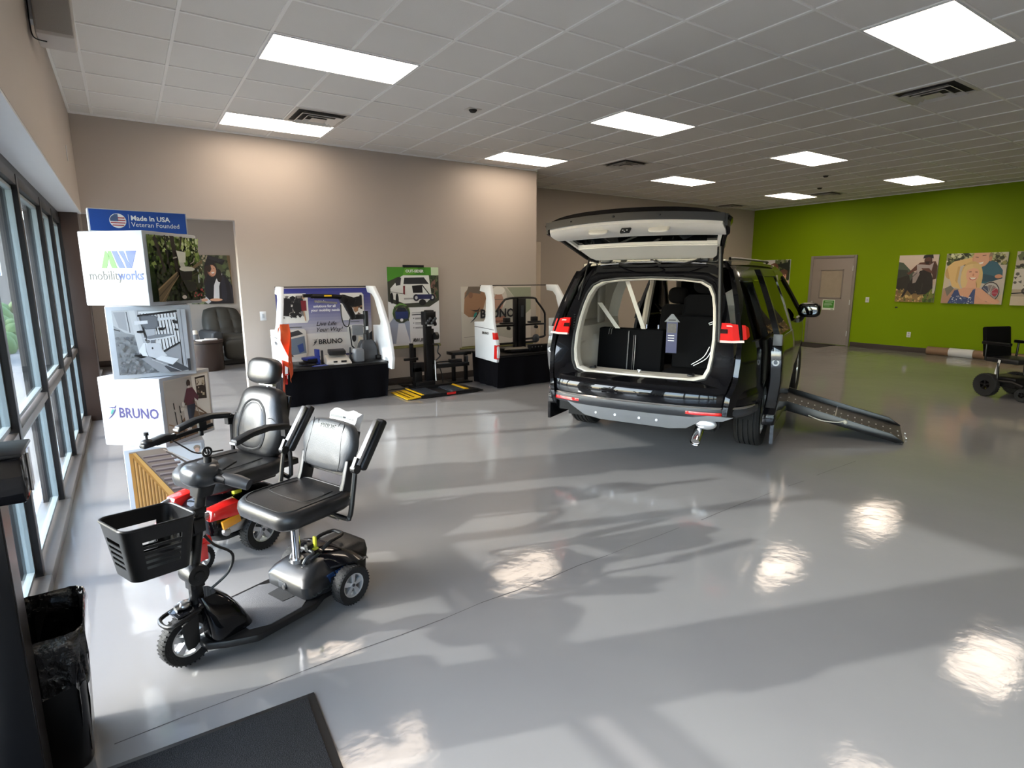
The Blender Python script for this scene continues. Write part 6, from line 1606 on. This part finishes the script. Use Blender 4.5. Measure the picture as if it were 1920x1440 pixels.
def canvas(name, lbl, M_origin, right, w, h, shapes, base, cat='picture', group=None):
    r_ = Vector(right).normalized(); n_ = r_.cross(Vector((0, 0, 1)))
    c_ = Vector(M_origin) + r_ * w / 2
    t = thing(name, tuple(c_ + n_ * .0), math.atan2(r_.y, r_.x), lbl, cat, group)
    B().b2((-w / 2, -.028, 0), (w / 2, 0, h)).obj('canvas', WHITEC, t)
    art('printed_picture', t, plane_M((-w / 2, -.0285, 0), (1, 0, 0), (0, 0, 1)), w, h, shapes, base, off=.0002)
    return t
SK = (214, 160, 130)
FOL = [(60, 72, 44), (90, 104, 64), (34, 40, 28), (130, 136, 100), (46, 54, 34)]
grad = [('n', FOL, 170, 0, 0, 1, 1, .07), ('n', [(170, 160, 130), (190, 180, 150)], 26, 0, .7, .5, 1, .03), ('p', (112, 92, 62), [(.8, 1), (.95, 1), (1, .5), (.9, .3), (.85, .6)]), ('l', (166, 140, 110), .03, [(.88, .7), (.97, .4)]),
        ('e', (46, 30, 26), .40, .62, .15, .26), ('e', (40, 26, 24), .34, .42, .13, .16), ('p', (22, 20, 26), [(.30, .60), (.58, .66), (.74, .58), (.96, .36), (1, .0), (.3, .0), (.16, .1), (.22, .4)]), ('p', (36, 34, 46), [(.62, .6), (.7, .56), (.74, .2), (.7, .04), (.6, .1)]), ('p', (40, 38, 50), [(.8, .46), (.84, .42), (.98, .12), (.86, .1)]),
        ('p', (214, 210, 212), [(.60, .64), (.66, .62), (.56, .36), (.54, .08), (.40, .08), (.44, .38), (.5, .5)]), ('e', (150, 98, 76), .42, .68, .095, .125), ('e', (206, 150, 122), .435, .685, .08, .11), ('e', (46, 30, 26), .355, .74, .05, .09), ('l', (60, 30, 30), .012, [(.40, .72), (.42, .72)]), ('l', (60, 30, 30), .012, [(.46, .73), (.48, .73)]), ('p', (240, 232, 226), [(.40, .65), (.48, .66), (.47, .63), (.42, .62)]), ('p', (170, 90, 84), [(.40, .652), (.42, .622), (.47, .63), (.48, .66), (.47, .612), (.42, .605)]),
        ('p', (24, 24, 28), [(.36, 1), (.76, .9), (.68, .8), (.56, .84), (.30, .78), (.24, .76)]), ('p', (40, 40, 46), [(.36, .99), (.76, .89), (.6, .86), (.38, .92)]), ('e', (30, 20, 20), .58, .58, .06, .14), ('p', (200, 196, 198), [(.10, .24), (.18, .2), (.34, .04), (.26, .0), (.14, .08)]), ('e', SK, .46, .08, .14, .03), ('e', (196, 146, 118), .18, .08, .08, .03)]
def shift_u(sh, k0, k1):
    if sh[0] in 'p': return (sh[0], sh[1], [(k0 + a * k1, b) for a, b in sh[2]])
    if sh[0] == 'l': return (sh[0], sh[1], sh[2], [(k0 + a * k1, b) for a, b in sh[3]])
    if sh[0] == 'e': return (sh[0], sh[1], k0 + sh[2] * k1, sh[3], sh[4] * 1.1, *sh[5:])
    return sh
grad = [shift_u(q_, .12, 1.0) for q_ in grad]
canvas('wall_picture', 'unframed picture of a smiling person in black graduation cap and gown above the recliner', (1.07, 13.2, 1.14), (1, 0, 0), .77, .97, grad, (80, 88, 60))

# green wall pictures (u runs toward the viewer's right = -y)
cyc = [('g', (196, 176, 160), (214, 200, 188), 0, 0, 1, 1), ('p', (74, 88, 74), [(0, .5), (0, .86), (.12, .84), (.35, .66), (.5, .62), (.4, .3), (0, .3)]), ('p', (52, 58, 52), [(0, .3), (0, .7), (.25, .68), (.35, .3)]), ('p', (40, 36, 34), [(0, .28), (.0, .5), (.3, .58), (.45, .2), (.1, .24)]),
       ('g', (150, 120, 76), (120, 96, 60), 0, 0, 1, .25), ('n', [(190, 160, 100), (210, 180, 120), (110, 96, 60), (90, 100, 50)], 110, 0, 0, 1, .28, .03), ('n', [(84, 110, 40), (60, 80, 30), (110, 120, 50)], 40, .72, .0, 1, .32, .05),
       ('p', (26, 22, 24), [(.5, .56), (.56, .66), (.72, .70), (.84, .66), (.92, .5), (.94, .3), (.8, .18), (.58, .16), (.5, .26), (.47, .4)]), ('p', (36, 32, 34), [(.2, .1), (.24, .14), (.5, .55), (.44, .58), (.16, .12)]), ('p', (30, 26, 28), [(.3, .4), (.5, .44), (.52, .2), (.42, .16), (.3, .26)]), ('p', (150, 140, 138), [(.40, .6), (.52, .68), (.58, .6), (.5, .42), (.42, .4)]), ('l', (90, 84, 84), .02, [(.36, .5), (.5, .62)]),
       ('p', (96, 62, 52), [(.24, .62), (.3, .64), (.46, .78), (.56, .84), (.94, .86), (1, .76), (1, .62), (.92, .56), (.86, .62), (.6, .70), (.44, .66), (.3, .58)]), ('p', (70, 44, 38), [(.9, .84), (1, .76), (1, .5), (.92, .48), (.88, .66)]), ('p', (170, 160, 160), [(.48, .80), (.60, .80), (.8, .78), (.9, .84), (.86, .66), (.8, .72), (.62, .72), (.55, .62), (.5, .66)]), ('p', (60, 40, 36), [(.66, .82), (.86, .82), (.84, .94), (.7, .94)]), ('e', (90, 60, 50), .74, .88, .085, .09), ('p', (28, 28, 34), [(.62, .92), (.64, .99), (.7, 1), (.86, 1), (.88, .92), (.76, .95)]), ('p', (46, 30, 28), [(.68, .86), (.8, .86), (.78, .80), (.7, .80)]), ('l', (40, 36, 36), .03, [(.5, .2), (.66, .2), (.68, .4)]), ('e', (196, 190, 186), .97, .28, .03, .1)]
canvas('wall_picture', 'unframed picture of a muscular cyclist riding, left of the smiling couple on the green wall', (XG, 5.97, 1.10), (0, -1, 0), .75, 1.01, cyc, (196, 180, 164), group=None)
cpl = [('g', (206, 190, 168), (200, 196, 180), 0, 0, 1, 1), ('n', FOL + [(150, 150, 90)], 120, 0, .76, 1, 1, .06), ('n', [(210, 214, 180), (180, 186, 140)], 40, .05, .85, 1, 1, .03), ('p', (196, 190, 184), [(.1, .76), (1, .76), (1, .2), (.8, .1), (.1, .3)]), ('p', (170, 150, 126), [(.0, .3), (.4, .3), (.3, .0), (.0, .0)]),
       ('e', (196, 160, 108), .10, .62, .09, .13), ('p', (222, 190, 130), [(.04, .74), (.14, .84), (.46, .92), (.50, .84), (.24, .74), (.22, .5), (.32, .28), (.16, .34), (.1, .5)]), ('p', (206, 170, 112), [(.22, .74), (.26, .74), (.24, .4), (.2, .46)]),
       ('p', (38, 96, 120), [(.60, .55), (.62, .8), (.72, .84), (.84, .82), (.95, .66), (.96, .5), (.8, .46), (.7, .4), (.6, .42)]), ('p', (28, 74, 98), [(.62, .6), (.78, .56), (.94, .5), (.8, .44), (.62, .44)]), ('e', SK, .58, .88, .14, .16), ('p', (216, 168, 140), [(.46, 1), (.72, 1), (.72, .84), (.6, .72), (.48, .8)]), ('e', (150, 130, 110), .735, .93, .03, .07), ('e', (196, 140, 112), .735, .88, .025, .05), ('l', (90, 60, 50), .012, [(.49, .92), (.54, .91)]), ('l', (90, 60, 50), .012, [(.6, .94), (.66, .95)]), ('p', (240, 236, 230), [(.54, .80), (.63, .83), (.62, .79), (.57, .775)]),
       ('e', (208, 178, 120), .46, .62, .17, .22), ('e', (222, 196, 140), .38, .52, .09, .24), ('e', (216, 188, 130), .58, .5, .07, .24), ('e', (170, 136, 84), .52, .34, .06, .12), ('e', (228, 176, 150), .48, .58, .105, .165), ('p', (226, 176, 148), [(.42, .48), (.54, .48), (.58, .28), (.38, .28)]), ('p', (218, 166, 138), [(.22, .24), (.36, .32), (.6, .32), (.74, .26), (.98, .06), (.8, .0), (.3, .0)]),
       ('p', (56, 76, 128), [(.20, .26), (.27, .28), (.32, .16), (.46, .12), (.52, .28), (.56, .3), (.57, .0), (.12, .0)]), ('n', [(210, 210, 220), (120, 140, 180)], 60, .16, .0, .55, .16, .012), ('p', (178, 140, 120), [(.0, .0), (.12, .0), (.22, .28), (.12, .34), (.04, .26)]), ('p', (120, 118, 110), [(.04, .3), (.14, .36), (.2, .3), (.1, .14)]),
       ('l', (80, 50, 46), .014, [(.42, .63), (.46, .635)]), ('l', (80, 50, 46), .014, [(.52, .63), (.56, .625)]), ('e', (206, 140, 118), .495, .57, .014, .03), ('p', (244, 238, 232), [(.44, .52), (.55, .52), (.53, .485), (.47, .485)]), ('p', (190, 100, 100), [(.43, .525), (.44, .5), (.49, .475), (.54, .5), (.56, .525), (.55, .49), (.5, .465), (.45, .48)]), ('e', (222, 196, 140), .42, .73, .1, .05, 20), ('e', (216, 190, 134), .54, .74, .08, .05, -20),
       ('e', (60, 60, 66), .80, .24, .15, .20), ('e', (190, 190, 192), .80, .24, .135, .18), ('e', (140, 130, 132), .80, .22, .12, .16), ('e', (70, 80, 110), .72, .26, .07, .1), ('e', (170, 60, 80), .88, .24, .05, .08), ('e', (70, 70, 76), .78, .22, .02, .03)]
for k in range(10):
    a = k * .63; cpl.append(('l', (210, 210, 214), .005, [(.79, .22), (.79 + .13 * math.cos(a), .22 + .17 * math.sin(a))]))
cpl += [('p', (224, 172, 146), [(.56, .26), (.66, .3), (.84, .14), (.98, .04), (.9, .0), (.7, .08), (.6, .16)]), ('e', (206, 150, 120), .9, .54, .06, .04)]
canvas('wall_picture', 'unframed picture of a blond person and a bald person smiling on the green wall', (XG, 5.08, 1.095), (0, -1, 0), 1.02, 1.02, cpl, (200, 190, 172))
edge = [('g', (176, 160, 140), (190, 186, 170), 0, 0, 1, 1), ('n', FOL, 80, 0, .66, 1, 1, .07), ('p', (210, 206, 198), [(0, .3), (0, .68), (1, .7), (1, .3)]), ('n', [(90, 90, 86), (130, 130, 124)], 30, 0, .3, .6, .62, .03), ('e', (70, 66, 62), .3, .27, .16, .09), ('e', (206, 200, 190), .3, .27, .12, .065), ('l', (30, 30, 30), .02, [(0, .22), (.2, .24)]), ('p', (206, 192, 172), [(0, 0), (1, 0), (1, .15), (0, .17)])]
canvas('wall_picture', 'unframed pale picture cut off by the right edge, right of the smiling couple', (XG, 3.93, 1.09), (0, -1, 0), 1.02, 1.03, edge, (190, 186, 172))
fam = [('g', (206, 200, 192), (210, 206, 204), 0, 0, 1, 1), ('n', FOL, 110, .45, .4, 1, 1, .07), ('p', (34, 42, 34), [(.4, .88), (.7, .9), (1, .95), (1, .7), (.7, .8), (.5, .84)]), ('e', (96, 66, 48), .44, .78, .16, .14), ('e', SK, .46, .72, .12, .13), ('e', (110, 74, 54), .42, .84, .14, .07), ('e', (100, 68, 48), .78, .62, .15, .13), ('e', (220, 168, 140), .77, .56, .13, .13), ('e', (96, 66, 50), .8, .68, .14, .07),
       ('l', (70, 40, 36), .02, [(.40, .76), (.44, .76)]), ('l', (70, 40, 36), .02, [(.72, .60), (.76, .6)]), ('l', (70, 40, 36), .02, [(.82, .6), (.86, .59)]), ('p', (240, 230, 226), [(.73, .52), (.82, .52), (.8, .49), (.75, .49)]), ('p', (220, 186, 166), [(.5, .5), (1, .46), (1, .38), (.5, .38)]), ('p', (40, 46, 40), [(.3, .38), (1, .38), (1, 0), (.3, 0)]), ('n', [(100, 60, 50), (30, 34, 30), (150, 120, 100)], 50, .3, 0, 1, .36, .05), ('l', (230, 230, 226), .012, [(0, .37), (1, .37)]), ('p', (150, 120, 96), [(0, .6), (.25, .5), (.3, 0), (0, 0)])]
canvas('wall_picture', 'unframed picture of two smiling faces on the green wall, left of the taupe door', (XG, 9.27, 1.10), (0, -1, 0), .76, 1.0, fam, (206, 200, 192))

# carpet roll along the green wall
t = thing('carpet_roll', (14.26, 4.75, .085), math.radians(-90), 'long brown paper-wrapped roll lying on the floor along the green wall', 'roll')
KR = mat('kraft_wrap', rgb(134, 106, 82), .55, noise=.14, scale=6, bump=.2, bscale=30)
a_, e_ = -.42, 1.75
B().tube([(x, .006 * math.sin(x * 5), 0) for x in [a_ + (e_ - a_) * k / 16 for k in range(17)]], .085, n=24).obj('wrap', KR, t)
B().cyl((a_ - .002, 0, 0), (a_ + .01, 0, 0), .05, n=16).obj('core', BLACKM, t)
B().lathe([(.087, -.02), (.089, -.02), (.089, .40), (.087, .40)], axis='x', n=28, closed=True).obj('white_label', WHITEP, t)
B().lathe([(.0865, .70), (.0878, .70), (.0878, .76), (.0865, .76)], axis='x', n=28, closed=True).lathe([(.0865, 1.2), (.0878, 1.2), (.0878, 1.26), (.0865, 1.26)], axis='x', n=28, closed=True).obj('tape_band', mat('clear_tape', rgb(168, 136, 112), .12, coat=1), t)
t = thing('door_mat', (13.9, 7.9, 0), 0, 'dark mat on the floor in front of the taupe door', 'mat')
B().b2((-.45, -.75, 0), (.44, .75, .01)).obj('pile', MATS['bin_plastic'] if False else mat('dark_brown_mat', rgb(36, 30, 28), .9, noise=.15, bump=.4, bscale=200), t, bevel=.003)

# power chair partly cut off at the right edge
W2 = thing('power_chair', (10.02, 2.62, 0), math.radians(250), 'compact black power chair cut off by the right edge of the view', 'wheelchair')
for s in (-1, 1):
    wheel(W2, 'drive_wheel', (-.1, s * .26, .16), .16, .09, .07, 5, tread=16, hubmat=BLACKM)
    wheel(W2, 'front_caster', (.34, s * .22, .09), .09, .05, .04, 5, tread=12, hubmat=BLACKM)
    B().tube([(.34, s * .22, .20), (.2, s * .22, .24), (-.1, s * .24, .22)], .025, n=8).obj('frame_arm', BLACKM, W2)
    B().tube([(.02, s * .24, .24), (.0, s * .24, .48)], .015, n=8).obj('seat_upright', BLACKM, W2)
    B().box((-.02, s * .29, .74), (.36, .05, .04)).tube([(-.15, s * .28, .5), (-.15, s * .29, .72)], .014, n=8).obj('armrest', BLACKM, W2, bevel=.005)
B().box((.02, 0, .22), (.4, .4, .14)).obj('base', BLACKM, W2, bevel=.02)
B().box((.02, 0, .51), (.44, .46, .07)).obj('seat', VINYL, W2, bevel=.025)
B().box((-.23, 0, .74), (.06, .46, .42), (0, -.15, 0)).obj('backrest', SEATC, W2, bevel=.02)
B().box((.0, -.245, .42), (.03, .006, .2), (0, .15, 0)).obj('white_tag', WHITEP, W2)
B().box((-.1, -.2, .10), (.06, .1, .02)).obj('yellow_lever', LABELY, W2)
# ============================================================ OUTSIDE THE WINDOWS
PAV = mat('concrete_paving', rgb(112, 110, 106), .8, noise=.08, scale=2, bump=.1, bscale=40)
ASP = mat('asphalt', rgb(80, 80, 82), .9, noise=.12, scale=4, bump=.2, bscale=60)
LEAF = mat('hedge_leaves', rgb(70, 98, 48), .8, noise=.3, scale=30, bump=.8, bscale=30)
BRK = mat('pale_masonry', rgb(120, 112, 104), .8, noise=.08, scale=5)
struct(B().b2((-3.2, -8, -.14), (-.76, 40, -.02)).obj('trim_pavement', PAV), 'concrete pavement outside the windows')
struct(B().b2((-60, -30, -.2), (-3.2, 90, -.12)).obj('trim_car_park', ASP), 'asphalt car park outside the windows')
def hedge(x0, y0, x1, y1, h, lbl):
    t = thing('hedge', ((x0 + x1) / 2, (y0 + y1) / 2, -.13), 0, lbl, 'hedge')
    r_ = random.Random(int(y0 * 10)); q = B()
    w_, l_ = abs(x1 - x0) / 2, abs(y1 - y0) / 2
    for k in range(70):
        x, y, z = r_.uniform(-w_, w_), r_.uniform(-l_, l_), r_.uniform(.1, h - .15)
        q.ell((x, y, z), (r_.uniform(.15, .3), r_.uniform(.2, .4), r_.uniform(.15, .28)), n=9, m=6)
    q.obj('foliage', LEAF, t)
    B().b2((-w_, -l_, 0), (w_, l_, .12)).obj('planting_bed', mat('mulch', rgb(90, 70, 54), .9, noise=.2), t)
hedge(-3.5, 15, -2.3, 23, 1.1, 'green hedge outside, seen through the nearest tall window pane')
t = thing('building', (-16, 46, -.12), 0, 'pale low commercial building far outside the windows', 'building')
B().b2((-10, -4, 0), (12, 6, 4.6)).obj('walls', BRK, t)
B().b2((-10.3, -4.3, 4.6), (12.3, 6.3, 5.0)).obj('parapet', mat('parapet', rgb(90, 84, 80), .6), t)
for k in range(6): B().b2((-9 + k * 3.4, -4.05, .9), (-6.8 + k * 3.4, -3.98, 2.8)).obj('window', mat('dark_shop_glass', rgb(40, 48, 56), .1, coat=.5), t)
t = thing('billboard', (-4.75, 26, -.12), math.radians(0), 'roadside banner with a suited person outside the nearest window', 'billboard')
for x in (-1.1, 1.1): B().cyl((x, 0, 0), (x, 0, 1.9), .06).obj('post', STEEL, t)
B().b2((-1.3, -.05, 1.9), (1.3, .05, 4.0)).obj('board', WHITEP, t)
art('print', t, plane_M((-1.28, -.055, 1.92), (1, 0, 0), (0, 0, 1)), 2.56, 2.06, [('p', (70, 84, 110), [(.25, 0), (.3, .4), (.45, .5), (.6, .5), (.8, .38), (.85, 0)]), ('e', (205, 170, 150), .52, .68, .1, .17), ('e', (110, 100, 96), .52, .8, .1, .08), ('p', (235, 235, 240), [(.46, .5), (.58, .5), (.52, .2)]), ('p', (40, 80, 150), [(0, 0), (1, 0), (1, .1), (0, .1)])], (176, 196, 214))
# parked car
t = thing('parked_car', (-7.2, 15.5, -.12), math.radians(8), 'white parked car outside in the car park', 'car')
cp = [(-2.1, .3), (-2.15, .7), (-1.9, .95), (-1.2, 1.0), (-.7, 1.42), (.6, 1.45), (1.2, 1.02), (1.95, .88), (2.1, .6), (2.05, .3)]
B().loft([[Vector((x, y * k, z)) for x, z in cp] for y, k in ((-.85, 1), (.85, 1))]).obj('body', mat('white_car_paint', rgb(216, 218, 220), .2, coat=1), t, bevel=.05)
B().loft([[Vector((x, y, z)) for x, z in ((-1.1, 1.02), (-.7, 1.36), (.55, 1.38), (1.05, 1.02))] for y in (-.87, .87)]).obj('side_glass', MATS['dark_shop_glass'], t)
for x in (-1.35, 1.35):
    for y in (-.78, .78): B(Matrix.Translation((x, y, .32))).lathe([(.18, -.1), (.3, -.11), (.32, -.05), (.32, .05), (.3, .11), (.18, .1)], axis='y', n=24, closed=True).cyl((0, -.08, 0), (0, .08, 0), .19).obj('wheel', RUBBER, t)
